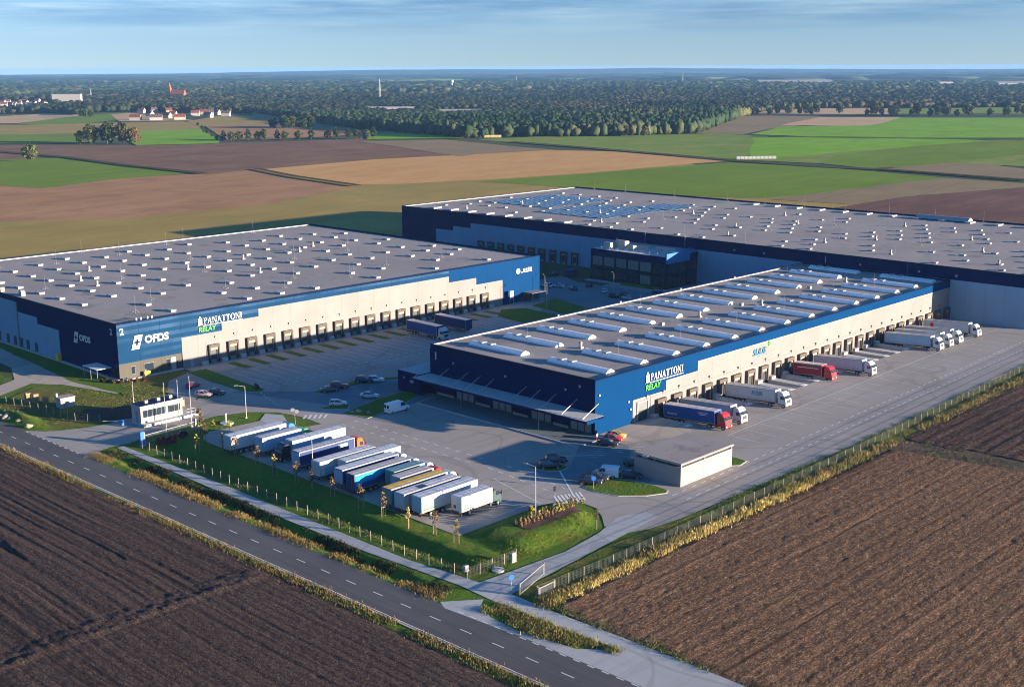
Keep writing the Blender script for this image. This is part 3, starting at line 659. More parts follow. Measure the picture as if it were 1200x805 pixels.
def rod(root,x,y,z,h=4.6):
    if 'rod' not in PROTO:
        mb=MB().tube((0,0,0),(0,0,h),.035,.02,6)
        for a in (0,2.1,4.2): mb.tube((.75*math.cos(a),.75*math.sin(a),.02),(0,0,.8),.025,n=5); mb.box(.75*math.cos(a)-.16,.75*math.cos(a)+.16,.75*math.sin(a)-.16,.75*math.sin(a)+.16,0,.1)
        PROTO['rod']=mb.build('lightning_rod',M['greymetal'],root,(x,y,z)); return
    dup(PROTO['rod'],root,(x,y,z))
PROTO={}
def hatch(root,x,y,z,key='hatch',sx=1.5,sy=2.7,h=.6):
    if key not in PROTO:
        mb=MB().box(-sx/2,sx/2,-sy/2,sy/2,0,h*.7); mb.bbox(-sx/2-.1,sx/2+.1,-sy/2-.1,sy/2+.1,h*.7+.004,h,.08)
        PROTO[key]=mb.build('smoke_hatch',M['white'],root,(x,y,z)); return PROTO[key]
    return dup(PROTO[key],root,(x,y,z))
def cowl(root,x,y,z):
    if 'cowl' not in PROTO:
        mb=MB().box(-.5,.5,-.5,.5,0,.4); mb.tube((0,0,.4),(0,0,1.3),.38,.3,10); mb.tube((0,0,1.3),(0,0,1.75),.55,.12,10)
        PROTO['cowl']=mb.build('exhaust_cowl',M['trim_white'],root,(x,y,z)); return
    dup(PROTO['cowl'],root,(x,y,z))
def dock(root,key,x,y,z0,w=3.3,h=3.9,pit=0,lt=True,face='y'):
    """dock shelter with lining, sectional door, pads and bumpers; opens towards -y (or -x)"""
    rz=0 if face=='y' else R(-90)
    if key not in PROTO:
        mb=MB(); t=.42; d=.75
        mb.box(-w/2,-w/2+t,-d,-.02,z0,z0+h); mb.box(w/2-t,w/2,-d,-.02,z0,z0+h); mb.box(-w/2+t,w/2-t,-d,-.02,z0+h-.8,z0+h)
        s=mb.build('dock_shelter',M['shelter'],root,(x,y,0)); s.rotation_euler=(0,0,rz)
        mb=MB(); mb.box(-w/2+t+.003,w/2-t-.003,-.5,-.4,z0+h-1.5,z0+h-.803); mb.box(-w/2+t+.003,-w/2+t+.22,-.39,-.1,z0,z0+h-.81); mb.box(w/2-t-.22,w/2-t-.003,-.39,-.1,z0,z0+h-.81)
        mb.build('shelter_lining',M['shelter_lt'],s)
        mb=MB(); mb.box(-w/2+.64,w/2-.64,-.12,-.02,z0,z0+h-.83)
        for k in range(1,5): mb.box(-w/2+.66,w/2-.66,-.135,-.121,z0+k*.62,z0+k*.62+.05)
        mb.build('dock_door',M['door_dark'],s)
        MB().box(-w/2+.1,-w/2+.5,-.6,-.03,z0-.75,z0-.03).build('dock_bumper',M['dark'],s); MB().box(w/2-.5,w/2-.1,-.6,-.03,z0-.75,z0-.03).build('dock_bumper',M['dark'],s)
        PROTO[key]=s; return s
    return dup(PROTO[key],root,(x,y,0),rz)
def wall_lamp(root,x,y,z,key='dlamp',rz=0):
    if key not in PROTO:
        mb=MB().box(-.22,.22,-.4,-.02,-.12,.28); mb.box(-.05,.05,-.1,-.02,-.75,-.13)
        PROTO[key]=mb.build('dock_lamp',M['greymetal'],root,(x,y,z)); return
    dup(PROTO[key],root,(x,y,z),rz)

# ---- hall 1: blue and white cross-dock warehouse
B1=thing('warehouse',(190.8,159.8,0),'low blue and white warehouse topped by two rows of long barrel rooflights','warehouse')
B1.location=(0,0,0)
X0,X1,Y0,Y1,Z=190.8,358.75,159.8,211.1,12.1
mb=MB()
fy(mb,[(X0,0),(203.6,0),(203.6,5.1),(215.5,5.1),(215.5,7.4),(227.5,7.4),(227.5,9.7),(X1,9.7),(X1,Z-.05),(X0,Z-.05)],Y0,0)
fy(mb,[(203.6,0),(210,0),(210,-1.25),(357,-1.25),(357,0),(X1,0),(X1,9.7),(227.5,9.7),(227.5,7.4),(215.5,7.4),(215.5,5.1),(203.6,5.1)],Y0,1)
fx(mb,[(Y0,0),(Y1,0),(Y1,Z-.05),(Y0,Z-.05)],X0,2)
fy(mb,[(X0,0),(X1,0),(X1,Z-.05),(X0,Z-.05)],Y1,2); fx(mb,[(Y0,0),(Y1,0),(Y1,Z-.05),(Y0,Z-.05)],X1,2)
mb.build('wall',[M['wall_blue'],M['wall_white'],M['wall_blue_shade_tint']],B1,fix=False)
roof_part(B1,X0,X1,Y0,Y1,Z,.5)
mb=MB()
for a,b,c in ((203.6,215.5,5.1),(215.5,227.5,7.4),(227.5,358.6,9.7)): mb.box(a,b,Y0-.05,Y0-.003,c-.09,c+.05)
for a,b,c in ((203.6,0,5),(215.5,5.15,7.3),(227.5,7.45,9.6)): mb.box(a-.07,a+.07,Y0-.06,Y0-.004,b,c)
mb.build('trim',M['trim_white'],B1)
mb=MB().box(210.3,X1-.2,Y0-.16,Y0-.03,4.55,4.68); mb.box(209.9,210.1,Y0-.12,Y0-.03,0,4.9); mb.build('cable_tray',M['greymetal'],B1)
for k in range(1,26): dock(B1,'dockA',207.3+5.98*k,Y0,-.1)
for k in range(0,26): wall_lamp(B1,208.3+5.98*k,Y0,5.2)
g=MB().box(205.2,208.6,Y0-.06,Y0-.01,0,4.2).build('roller_gate',M['door_dark'],B1)
mb=MB().box(205.2,208.6,Y0-.1,Y0-.063,2.3,4.2); [mb.box(205.25,208.55,Y0-.12,Y0-.103,2.35+.45*i,2.4+.45*i) for i in range(4)]; mb.build('shutter',M['door_grey'],g)
mb=MB().box(204.9,205.2,Y0-.25,Y0-.01,0,4.5); mb.box(208.6,208.9,Y0-.25,Y0-.01,0,4.5); mb.box(205.2,208.6,Y0-.25,Y0-.01,4.2,4.5); mb.build('frame',M['trim_white'],g)
MB().box(203.95,204.75,Y0-.07,Y0-.01,0,2.3).build('door',M['greymetal'],B1)
# barrel rooflights
def barrel(w,L,h,n=9): return [(-w/2+w*i/(n-1), .32+h*math.sin(math.pi*i/(n-1))) for i in range(n)]
w,L=2.7,17.2; pr=barrel(w,L,.62)
mb=MB().box(-w/2-.1,w/2+.1,-L/2,L/2,0,.31)
for sgn in (-1,1): mb.add([(p[0],sgn*L/2,p[1]) for p in pr]+[(p[0],sgn*(L/2-.12),p[1]) for p in pr],[tuple(range(9))]+[(i,i+1,i+10,i+9) for i in range(8)])
sk=MB(); pts=[]
for y in np.linspace(-L/2+.12,L/2-.12,13): pts.append([(p[0],y,p[1]) for p in pr])
for k in range(12):
    b=len(sk.v); sk.v+=pts[k]+pts[k+1]; 
    for i in range(8): sk.f.append([b+i,b+i+1,b+i+10,b+i+9]); sk.m.append(0)
rib=MB()
for k in range(0,13):
    y=pts[k][0][1]; 
    for i in range(8):
        p,q=pr[i],pr[i+1]; rib.add([(p[0],y-.05,p[1]+.03),(p[0],y+.05,p[1]+.03),(q[0],y+.05,q[1]+.03),(q[0],y-.05,q[1]+.03)],[(0,1,2,3)])
for i in (2,5): 
    p,q=pr[i],pr[i+1]; rib.add([(p[0],-L/2+.1,p[1]+.035),(p[0],L/2-.1,p[1]+.035),(p[0]+.08,L/2-.1,p[1]+.05),(p[0]+.08,-L/2+.1,p[1]+.05)],[(0,1,2,3)])
vents=[]
for y in (-L/2+10.2,-L/2+13.2): vents.append(MB()); vents[-1].add([(-.9,y,0.9),(.9,y,.9),(.9,y+1.5,.9),(-.9,y+1.5,.9),(-.8,y+.1,1.1),(.8,y+.1,1.1),(.8,y+1.4,1.1),(-.8,y+1.4,1.1)],[(0,1,5,4),(1,2,6,5),(2,3,7,6),(3,0,4,7),(4,5,6,7)])
zr_=Z-.55
s=mb.build('barrel_rooflight',M['roof_white'],B1,(199.1,196.4,zr_))
sk.build('glazing',M['glass_lt'],s); rib.build('rib',M['roof_white'],s); [v_.build('vent_flap',M['white'],s) for v_ in vents]
for j,yc in enumerate((196.4,171.2)):
    for k in range(14):
        if j==0 and k==0: continue
        if 199.1+11.88*k>355: continue
        dup(s,B1,(199.1+11.88*k,yc,zr_))
for x,y in [(207.8,197.5),(231.5,199.5),(255,200),(279,198),(303,198.5),(327,199),(350,199),(207.2,171),(231.1,171.1),(255.1,171.2),(279,172),(303,171),(327,171),(350,172)]: rod(B1,x+(2.3 if y>190 else 4.9),y,zr_)
for x,y in [(213,183),(287,181),(336,182.5),(262,184)]: cowl(B1,x,y,zr_)
for x in (247,283,319): MB().bbox(x-.5,x+.5,184.5,185.5,zr_,zr_+.8).build('roof_fan',M['trim_white'],B1)
# canopy along the shaded end wall, annex, base
mb=MB().box(184.6,190.75,157.2,211.1,4.45,4.85); c=mb.build('canopy',M['wall_blue_shade_tint'],B1)
MB().box(184.75,190.7,157.35,211.0,4.86,4.9).build('canopy_top',M['plinth'],c)
MB().box(184.75,188.2,156.9,157.19,4.2,4.9).build('canopy_end',M['wall_blue'],c)
rods=[211,204.4,198.1,193.8,189.5,179.6,175.4,170.6,164.6,158.8]
for y in rods: MB().tube((190.7,y,7.2),(185.6,y,4.9),.09,n=6).build('tie_rod',M['steel'],c)
mb=MB().box(187.4,200.2,211.2,219,0,5.0); an=mb.build('annex',M['wall_blue_shade_tint'],B1); MB().box(187.55,200.1,211.3,218.9,5.004,5.05).build('annex_roof',M['plinth'],an)
mb=MB().box(187.35,187.38,213.4,214.6,2.6,3.2); mb.box(187.35,187.38,216.4,217,3.3,3.7); mb.build('annex_lamp',M['white'],an)
for y in (171,195): MB().tube((185.4,y,.1),(185.4,y,4.45),.08,n=8).build('canopy_post',M['greymetal'],c)
for k,(a,b) in enumerate([(160.5,166.5),(172,178),(184,190),(196,202)]):
    g=MB().box(190.66,190.78,a,b,.2,4.0).build('van_gate',M['door_dark'],B1); mb=MB()
    for q in range(3): mb.box(190.6,190.655,a+.2+q*2,a+1.8+q*2,.4,3.6)
    mb.build('gate_leaf',M['greymetal'],g)
for a,b in [(167,171.5),(179,183.5),(190.8,195.5),(202.8,208.5)]: MB().box(190.5,190.78,a,b,.2,.75).build('base_bumper',M['trim_white'],B1)
q=MB().box(190.68,190.77,192.0,194.2,2.2,4.1).build('wall_board',paint('pale_blue_board',(.18,.42,.75)),B1)
MB().box(182.4,190.75,157,206.2,-.01,.2).build('platform',M['carpark'],B1)
MB().box(182.05,182.39,157,206.2,-.01,.24).build('platform_kerb',M['kerb'],B1)
for y,z in [(203,8.6),(186,8.4),(168,8.6),(164,10)]: MB().box(190.6,190.78,y-.25,y+.25,z-.2,z+.25).build('floodlight',M['white'],B1)
for x,z in [(192,8.6),(201.9,5.2),(192.4,3.6),(202.6,3.4)]: MB().box(x-.25,x+.25,Y0-.3,Y0-.01,z-.2,z+.2).build('floodlight',M['white'],B1)
for x in (236,262,290,318): MB().box(x-.3,x+.3,Y1-.6,Y1-.35,Z-.2,Z+.35).build('roof_fan',M['greymetal'],B1)

# dock pits in front of hall 1: sloping bays between level pads
mb=MB()
for k in range(25):
    xc=213.28+5.98*k; a,b=xc-1.75,xc+1.75
    mb.add([(a,149.5,-.02),(b,149.5,-.02),(b,159.8,-1.15),(a,159.8,-1.15)],[(0,1,2,3)])
setting(mb.build('dock_ramp',M['yard']))
pads=MB(); wm=MB()
for k in range(26):
    xc=210.29+5.98*k; a,b=xc-1.24,xc+1.24
    if k==0: a=210.0
    if k==25: b=357.0
    pads.box(a,b,149.5,159.78,-1.3,.012); wm.box(xc-1.1,xc+1.1,149.3,150.5,.013,.05)
    pads.box(xc-.9,xc+.9,158.4,159.75,.0125,.75)
setting(pads.build('dock_pad',M['plinth'])); setting(wm.build('wheel_guide_marking',M['line']))

# ---- hall 2
B2=thing('warehouse',(145.3,275.9,0),'wide left warehouse with small white roof hatches and a ribbed blue front','warehouse'); B2.location=(0,0,0)
X0,X1,Y0,Y1,Z=145.3,299.6,275.9,402.3,14.5
mb=MB()
fy(mb,[(X0,4.25),(163.2,4.25),(163.2,8.2),(175.4,8.2),(175.4,10.3),(187.1,10.3),(187.1,12.4),(257.9,12.4),(257.9,Z-.05),(X0,Z-.05)],Y0,0)
fy(mb,[(257.9,10.5),(269.8,10.5),(269.8,8.3),(281.8,8.3),(281.8,0),(X1,0),(X1,Z-.05),(257.9,Z-.05)],Y0,1)
fy(mb,[(163.2,0),(281.8,0),(281.8,8.3),(269.8,8.3),(269.8,10.5),(257.9,10.5),(257.9,12.4),(187.1,12.4),(187.1,10.3),(175.4,10.3),(175.4,8.2),(163.2,8.2)],Y0,2)
fy(mb,[(X0,0),(163.2,0),(163.2,4.25),(X0,4.25)],Y0+.25,3)
mb.add([(X0,Y0,4.25),(163.2,Y0,4.25),(163.2,Y0+.25,4.25),(X0,Y0+.25,4.25)],[(0,1,2,3)],0)
fx(mb,[(Y0,0),(307,0),(307,8.5),(319.2,8.5),(319.2,10.3),(331.5,10.3),(331.5,13),(Y1,13),(Y1,Z-.05),(Y0,Z-.05)],X0,4)
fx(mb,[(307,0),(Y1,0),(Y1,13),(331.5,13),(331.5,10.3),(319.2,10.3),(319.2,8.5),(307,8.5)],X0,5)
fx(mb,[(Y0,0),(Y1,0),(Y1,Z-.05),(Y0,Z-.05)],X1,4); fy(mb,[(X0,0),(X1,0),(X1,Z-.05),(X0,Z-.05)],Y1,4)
mb.build('wall',[M['wall_blue_dull'],M['wall_blue'],M['wall_white'],M['wall_grey'],M['wall_blue_shade_tint'],M['wall_white_shade_tint']],B2,fix=False)
roof_part(B2,X0,X1,Y0,Y1,Z,.5)
mb=MB().box(171,276.5,Y0-.14,Y0-.03,5.75,5.86); mb.box(170.3,170.42,Y0-.14,Y0-.03,1,5.86); mb.build('cable_tray',M['greymetal'],B2)
for k in range(18): dock(B2,'dockB',172.4+5.93*k,Y0,1.0,3.2,4.1); wall_lamp(B2,173.2+5.93*k,Y0,6.9)
for k in range(19):
    x=169.4+5.93*k; MB().box(x-.9,x+.9,Y0-.9,Y0-.02,.02,1.0).build('dock_pier',M['plinth'],B2)
for x,w,z0,z1 in [(149.2,1.0,1.2,3.1),(153.6,2.6,1.0,3.2),(159.2,.9,1.4,3.3)]:
    f=MB().box(x-w/2-.08,x+w/2+.08,Y0+.16,Y0+.24,z0-.08,z1+.08).build('window',M['greymetal'],B2); MB().box(x-w/2,x+w/2,Y0+.1,Y0+.158,z0,z1).build('pane',M['glass'],f)
for x,w,mm in [(160.6,1.4,'trim_white'),(162.3,1.1,'door_dark'),(165.8,1.0,'trim_white')]: MB().box(x-w/2,x+w/2,Y0-.08 if x>163 else Y0+.12,Y0-.01 if x>163 else Y0+.2,0,3.6 if x<162 else 2.4).build('door',M[mm],B2)
MB().box(145,162.8,Y0-.9,Y0+.2,-.01,.35).build('plinth',M['kerb'],B2)
MB().box(144.6,145.28,Y0,Y1,-.01,.45).build('plinth',M['kerb'],B2)
mb=MB().box(141.2,145.2,279.5,287,2.9,3.05); c=mb.build('canopy',M['glass_lt'],B2)
for y in (279.8,283.2,286.7): MB().tube((141.4,y,0),(141.4,y,2.9),.07,n=6).build('canopy_post',M['steel'],c)
f=MB().box(145.2,145.28,278,280,0,2.6).build('door',M['glass'],B2)
f=MB().box(145.2,145.28,276.6,277.3,.2,4.0).build('window',M['glass'],B2)
MB().box(144.2,145.2,306.3,307.7,.46,2.2).build('meter_box',M['yellow'],B2)
MB().box(148.6+3,150.2+3,Y0-1.0,Y0-.2,.36,1.5).build('meter_box',M['yellow'],B2)
for y in (321,326,330,334,338.5,344,350): MB().box(145.15,145.27,y-.7,y+.7,.5,3.0).build('door',M['door_dark'],B2)
for y,h in ((331.3,8),): MB().box(145.1,145.27,y-.35,y+.35,.5,13).build('downpipe',M['copper'],B2)
zb=Z-.55
grid={153.3:[308.4,321.3,333.4,346.9,359,371,383],165:[283.3,295.8,314.4,326.5,339,352,363.7,376,388.7],176.6:[308,320.2,333,346.2,358.2,370.3,383],188.6:[283.4,295.9,314.5,328.4,340,352.3,364.7,377,389],199.6:[283.4,295.5,308.6,346,358.5,371,383],211.3:[282.8,296.1,315,327.6,339.5,352,364.5,377,389],223.3:[308.3,320.7,332.5,345.8,358,370.5,383],235:[283.8,296,314.5,327.3,340,352,364,389],247.2:[295.9,308.2,321.2,345.5,358,371,383],258.7:[283.5,315.1,326.9,339,352,364.4,377],270.7:[296,308.5,321.2,345.4,358,371,383],282.5:[284,302,314,327,340,353,365,378],292:[308,321,346,371]}
for x,ys_ in grid.items():
    for y in ys_: hatch(B2,x,y,zb)
for x,y in [(158,289),(170,302),(158,340),(182,340),(194,302),(182,382),(206,332),(218,302),(217,358),(230,290),(241,333),(241,302),(206,290),(253,300),(253,350),(265,335),(277,350),(277,300),(206,385),(230,395),(160,399),(200,400),(240,400),(270,399)]: rod(B2,x,y,zb,5)
for x,y in [(171.5,345),(170.5,333),(205,340),(217,318),(229,345),(252,345),(263,352),(182,360)]: cowl(B2,x,y,zb)
mb=MB()
for i,x in enumerate((151.5,152.8,154.6,155.8)): mb.box(x-.2,x+.2,Y0+1,Y0+1.4,zb,zb+1.1)
mb.build('vent_pipe',M['white'],B2)
for x,y in [(147.5,345),(148.5,334),(149.2,336)]: MB().bbox(x-.6,x+.6,y-.6,y+.6,zb,zb+1.3).build('roof_fan',M['trim_white'],B2)
# waste compactor house beside the right end
# ---- hall 3
B3=thing('warehouse',(358.8,136.4,0),'huge dark-banded warehouse at the back with a broad roof of white hatches','warehouse'); B3.location=(0,0,0)
X0,X1,Y0,Y1,Z=358.8,476.9,136.4,413.8,16.1
mb=MB()
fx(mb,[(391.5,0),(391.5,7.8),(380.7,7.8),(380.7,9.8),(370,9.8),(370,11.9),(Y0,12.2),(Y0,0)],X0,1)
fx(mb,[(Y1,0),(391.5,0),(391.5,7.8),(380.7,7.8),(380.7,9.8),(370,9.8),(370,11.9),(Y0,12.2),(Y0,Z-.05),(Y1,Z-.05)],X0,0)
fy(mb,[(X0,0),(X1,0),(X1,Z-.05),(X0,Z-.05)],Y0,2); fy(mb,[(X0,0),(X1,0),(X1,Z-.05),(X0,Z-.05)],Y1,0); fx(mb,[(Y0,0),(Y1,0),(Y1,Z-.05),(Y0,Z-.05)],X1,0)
mb.build('wall',[M['wall_blue_shade_tint'],M['wall_white_shade_tint'],M['wall_blue']],B3,fix=False)
roof_part(B3,X0,X1,Y0,Y1,Z,.5)
zc=Z-.55
for k in range(10): dock(B3,'dockC',X0,311.5+5.79*k,1.0,3.3,4.1,face='x')
MB().box(X0-.15,X0-.03,309,368,5.4,5.52).build('cable_tray',M['greymetal'],B3)
for y in (300,303): MB().box(X0-.1,X0-.02,y-.6,y+.6,0,2.4).build('door',M['door_dark'],B3)
MB().box(X0-.25,X0-.02,290,291,0,13).build('downpipe',M['copper'],B3)
n=0
for k in range(8): hatch(B3,365,398-10.9*k,zc,'hatchB',4.6,2.2,.6); n+=1
for k in range(15): hatch(B3,469.6,302-11*k,zc,'hatchB'); n+=1
r=random.Random(4); rest=[]
for i in range(9):
    for j in range(36):
        x=365.2+10.55*i; y=70+10.95*j+(5.5 if i%2 else 0)
        if y>408 or (i==0 and y>318) or r.random()<.42: continue
        if y<141: continue
        rest.append((x,y+r.uniform(-.6,.6)))
rest.sort(key=lambda p:p[0]**2+p[1]**2)
for x,y in rest[:68]: hatch(B3,x,y,zc,'hatchC',1.5,1.7,.5); n+=1
mb=MB()
for x,y in rest[68:]: mb.box(x-.75,x+.75,y-.85,y+.85,zc,zc+.35); mb.bbox(x-.85,x+.85,y-.95,y+.95,zc+.354,zc+.5,.08)
tag(mb.build('smoke_hatch',M['white'],B3),kind='stuff')
mb=MB()
def arr(x0,x1,y0,y1):
    x=x0
    while x<x1:
        y=y0
        while y<y1:
            mb.add([(x,y,zc+.12),(x+2.6,y,zc+.12),(x+2.6,y+5.0,zc+.42),(x,y+5.0,zc+.42),(x,y,zc+.06),(x+2.6,y,zc+.06),(x+2.6,y+5,zc+.06),(x,y+5,zc+.06)],[(0,1,2,3),(4,5,1,0),(5,6,2,1),(6,7,3,2),(7,4,0,3)]); y+=6.2
        x+=3.4
arr(398,440,362,398); arr(384,424,318,352); arr(426,446,316,334)
tag(mb.build('solar_array',M['solar'],B3),kind='stuff')
for x,y in [(370,385),(400,380),(430,372),(395,330),(372,310),(420,300),(372,250),(395,262),(420,250),(380,215),(440,268),(398,205),(370,185),(440,215),(420,180),(395,165),(372,150)]: cowl(B3,x+3,y+2,zc)
for x,y in [(362,395),(362,290),(362,236),(362,262),(362,210),(362,180),(362,160),(400,300),(400,250),(400,220),(400,190),(430,240),(430,200),(475,400),(475,380),(475,350),(475,320),(475,300),(475,280),(475,260),(475,240),(475,220),(475,200),(420,350),(390,340)]: rod(B3,x,y,zc,5)
pr=barrel(5,22,1.4); 
mb=MB(); mb.xprof(pr,-11,11); o=mb.build('barrel_rooflight',M['white'],B3,(472,215,zc)); 
for y,z in [(238,13.5),(226,13.5),(190,13.5),(170,13.5),(158,13.5)]: MB().box(X0-.35,X0-.02,y-.3,y+.3,z-.25,z+.3).build('floodlight',M['white'],B3)
# ---- office block in front of hall 3
OF=thing('office_building',(340,253.6,0),'two-storey dark glazed office block in front of the big back warehouse','office building'); OF.location=(0,0,0)
x0,x1,y0,y1=340,358.7,253.6,287.4
MB().box(x0+.15,x1,y0+.15,y1-.15,0,9.6).build('wall',M['office_dark'],OF)
MB().box(x0-.15,x1,y0-.1,y1+.15,9.2,11.4).build('fascia',M['wall_blue_shade_tint'],OF)
MB().box(x0+.3,x1-.2,y0+.3,y1-.2,11.404,11.44).build('roof',M['plinth'],OF)
sh=MB(); sh.yprof([(y0-.5,9.0),(y0-.12,9.0),(y0-.12,11.5),(y0+.2,12.6),(y0-.5,12.6)],x0-.16,x1-5); sh.build('shield_panel',paint('fascia_blue',(.05,.17,.36)),OF)
mb=MB(); mb.box(x0+5,x1-1,y0+.5,y0+3,11.45,12.6); mb.build('roof_parapet_wall',paint('fascia_blue',(.05,.17,.36)),OF)
for i in range(6):
    for z0,z1 in ((.9,4.2),(5.5,8.9)):
        a=y0+.9+i*5.5; f=MB().box(x0-.02,x0+.12,a,a+4.8,z0,z1).build('window',M['chassis'],OF); mb=MB()
        for q in range(4): mb.box(x0-.06,x0-.022,a+.08+q*1.17,a+1.16+q*1.17,z0+.1,z1-.1)
        mb.build('pane',M['glass_painted_reflection'] if (z0>5 and i>1) or (i*7+int(z0))%5==2 else M['glass'],f)
for i in range(3):
    for z0,z1 in ((.9,4.2),(5.5,8.9)):
        a=x0+.9+i*5.9; f=MB().box(a,a+5.2,y0-.02,y0+.13,z0,z1).build('window',M['chassis'],OF); mb=MB()
        for q in range(4): mb.box(a+.08+q*1.27,a+1.26+q*1.27,y0-.06,y0-.023,z0+.1,z1-.1)
        mb.build('pane',M['glass'],f)
for k in range(7): MB().box(x0-.25,x0-.03,y0+.2+k*5.5,y0+.75+k*5.5,0,9.2).build('pilaster',M['office_dark'],OF)
MB().box(x0-.22,x0-.03,y0+.76,y1,4.5,5.2).build('storey_band',M['office_dark'],OF)
for i,(x,y,w,d,h) in enumerate([(343,281,2.2,3.2,2.0),(346.5,277,2.6,5,2.6),(345,272,2,2.5,1.6),(351,270,1.8,6.5,1.1),(353,259,1.6,9,1.0),(347,262,1.2,1.2,.9)]):
    a=MB().bbox(x,x+w,y,y+d,11.45,11.45+h,.1).build('roof_unit',M['roof_plant'],OF); MB().box(x+.3,x+w-.3,y+.3,y+d-.3,11.46+h,11.6+h).build('fan_grille',M['greymetal'],a)
mb=MB()
for z in (12.1,12.7): mb.tube((x0+.4,y0+4,z),(x0+.4,y1-.4,z),.035,n=5)
for k in range(9): mb.tube((x0+.4,y0+4+k*3.6,11.4),(x0+.4,y0+4+k*3.6,12.7),.035,n=5)
mb.build('roof_railing',M['steel'],OF)
for y in (258,276): MB().tube((357,y,11.3),(357,y,17),.06,n=6).build('lightning_rod',M['polecol'],OF)
setting(MB().box(336.6,339.98,253,288,-.01,.16).build('pavement',M['path']))
hd=MB().box(336.9,337.9,254.5,271,.17,1.0); o_=hd.build('hedge',M['lawn']); tag(o_,'low clipped hedge along the office front','hedge')
# ---- flat roofed shed by the car park
SH=thing('shed',(180,124,0),'single-storey white shed with flat grey roof and open ventilation gap under its eaves','shed'); SH.location=(0,0,0)
a,b,c,d=176.8,193.5,127.3,138.2
mb=MB().box(a,b,c,d,0,3.65); mb.build('wall',plain('shed_panel_wall',(.27,.24,.225),.6,.08,.5,obj=False),SH)
for px_,py_ in [(a,c),(b-.25,c),(a,d-.25),(b-.25,d-.25),(a,c+6),(a+7.5,c)]: MB().box(px_+.02,px_+.23,py_+.02,py_+.23,3.65,4.3).build('post',M['trim_white'],SH)
MB().box(a+.5,b-.5,c+.5,d-.5,3.66,4.2).build('gap_infill',M['chassis'],SH)
mb=MB().box(a-.25,b+.25,c-.25,d+.25,4.22,4.45); mb.build('fascia',M['trim_white'],SH); MB().box(a-.1,b+.1,c-.1,d+.1,4.454,4.52).build('roof',M['roof'],SH)
MB().box(a-.05,a+.25,c-.05,c+.25,0,4.21).build('corner_post',M['trim_white'],SH)
MB().box(a-.55,a-.26,d-3.6,d-2.2,4.1,4.5).build('floodlight',M['white'],SH)
# ---- gatehouse
GH=thing('gatehouse',(129,236.5,0),'small white gatehouse with ribbon windows raised beside the entrance barrier','gatehouse'); 
gl=[]
def gp_(mb,n,mat): o=mb.build(n,mat,GH); return o
w,dp,h=10.2,3.9,3.3
gp_(MB().box(0,w,0,dp,.5,h),'wall',M['render_white'])
gp_(MB().box(-.2,w+.2,-.2,dp+.2,h+.003,h+.35),'roof_edge',M['white']); gp_(MB().box(0,w,.05,dp-.05,h+.353,h+.4),'roof',M['trim_navy'])
gp_(MB().box(-.1,w+2.6,-1.4,dp,.0,.5),'platform',M['plinth'])
for x,wd in ((.5,5.6),(6.6,3.1)):
    f=gp_(MB().box(x-.07,x+wd+.07,-.05,-.005,1.45,2.85),'window',M['greymetal']); mb=MB(); nn=int(wd/1.1)
    for i in range(nn): mb.box(x+i*wd/nn+.05,x+(i+1)*wd/nn-.05,-.09,-.052,1.52,2.78)
    mb.build('pane',M['glass'],f)
gp_(MB().box(-.06,-.005,1.2,2.2,.5,2.6),'door',M['greymetal'])
for i,x in enumerate((2,5,8)): gp_(MB().bbox(x,x+.8,1.5,2.3,h+.4,h+.9),'roof_unit',M['white'])
mb=MB()
for i in range(4): mb.box(w+2.6+.32*i,w+2.6+.32*(i+1),-1.2,0,0,.5-.12*(i+1))
gp_(mb,'step',M['plinth'])
mb=MB()
for x in (w+.3,w+1.4,w+2.5): mb.tube((x,-1.3,.5),(x,-1.3,1.6),.035,n=6)
for z in (1.05,1.6): mb.tube((w+.3,-1.3,z),(w+2.5,-1.3,z),.03,n=6)
gp_(mb,'handrail',M['steel'])
GH.location=(128.6,236.2,0); GH.scale=(1,1,1.22)
bar=thing('barrier',(134.2,243.6,0),'pale timber-coloured lattice screen standing behind the gatehouse roof','screen')
mb=MB().box(0,9.5,-.06,.06,.2,1.7); mb.build('screen_panel',M['shelter_lt'],bar)
for i in range(6): MB().box(i*1.9-.06,i*1.9+.06,-.1,.1,0,1.8).build('post',M['wood'],bar)
bar.name='screen'
# transformer hut
TH=thing('transformer_hut',(123.2,262.4,0),'little white utility hut with a grey roof standing in the rough grass','utility hut')
mb=MB().box(0,3.4,0,2.6,0,2.3).build('wall',M['render_white'],TH); MB().box(-.15,3.55,-.15,2.75,2.303,2.5).build('roof',M['roof'],TH)
MB().box(.6,1.6,-.04,-.004,.1,2.0).build('door',M['greymetal'],TH); MB().box(-.05,.35,2.0,2.4,2.5,3.3).build('vent_pipe',M['white'],TH)
# ------------------------------------------------------------------ wall signs
def emblem(parent,x,z,h,rot,y,name='emblem',mat=None):
    mb=MB()
    def q(p): 
        n=len(p); mb.add([(a,b,-.04) for a,b in p]+[(a,b,.04) for a,b in p],[tuple(range(n-1,-1,-1)),tuple(range(n,2*n))]+[(i,(i+1)%n,n+(i+1)%n,n+i) for i in range(n)])
    q([(-.12,0),(.62,0),(.62,.07),(-.12,.07)])
    for a in (.0,.14,.28,.42): q([(a,.09),(a+.1,.09),(a+.1,.72+(.1 if a in(.14,.28) else 0)),(a,.72+(.1 if a in (.14,.28) else 0))])
    q([(0,.74),(.13,.74),(.13,.84),(.26,1.04),(.39,.84),(.39,.74),(.52,.74),(.52,.80),(.26,1.2),(0,.80)])
    o=mb.build(name,mat or M['sign_white'],parent); o.location=(x,y,z); o.rotation_euler=rot; o.scale=(h,h,1)
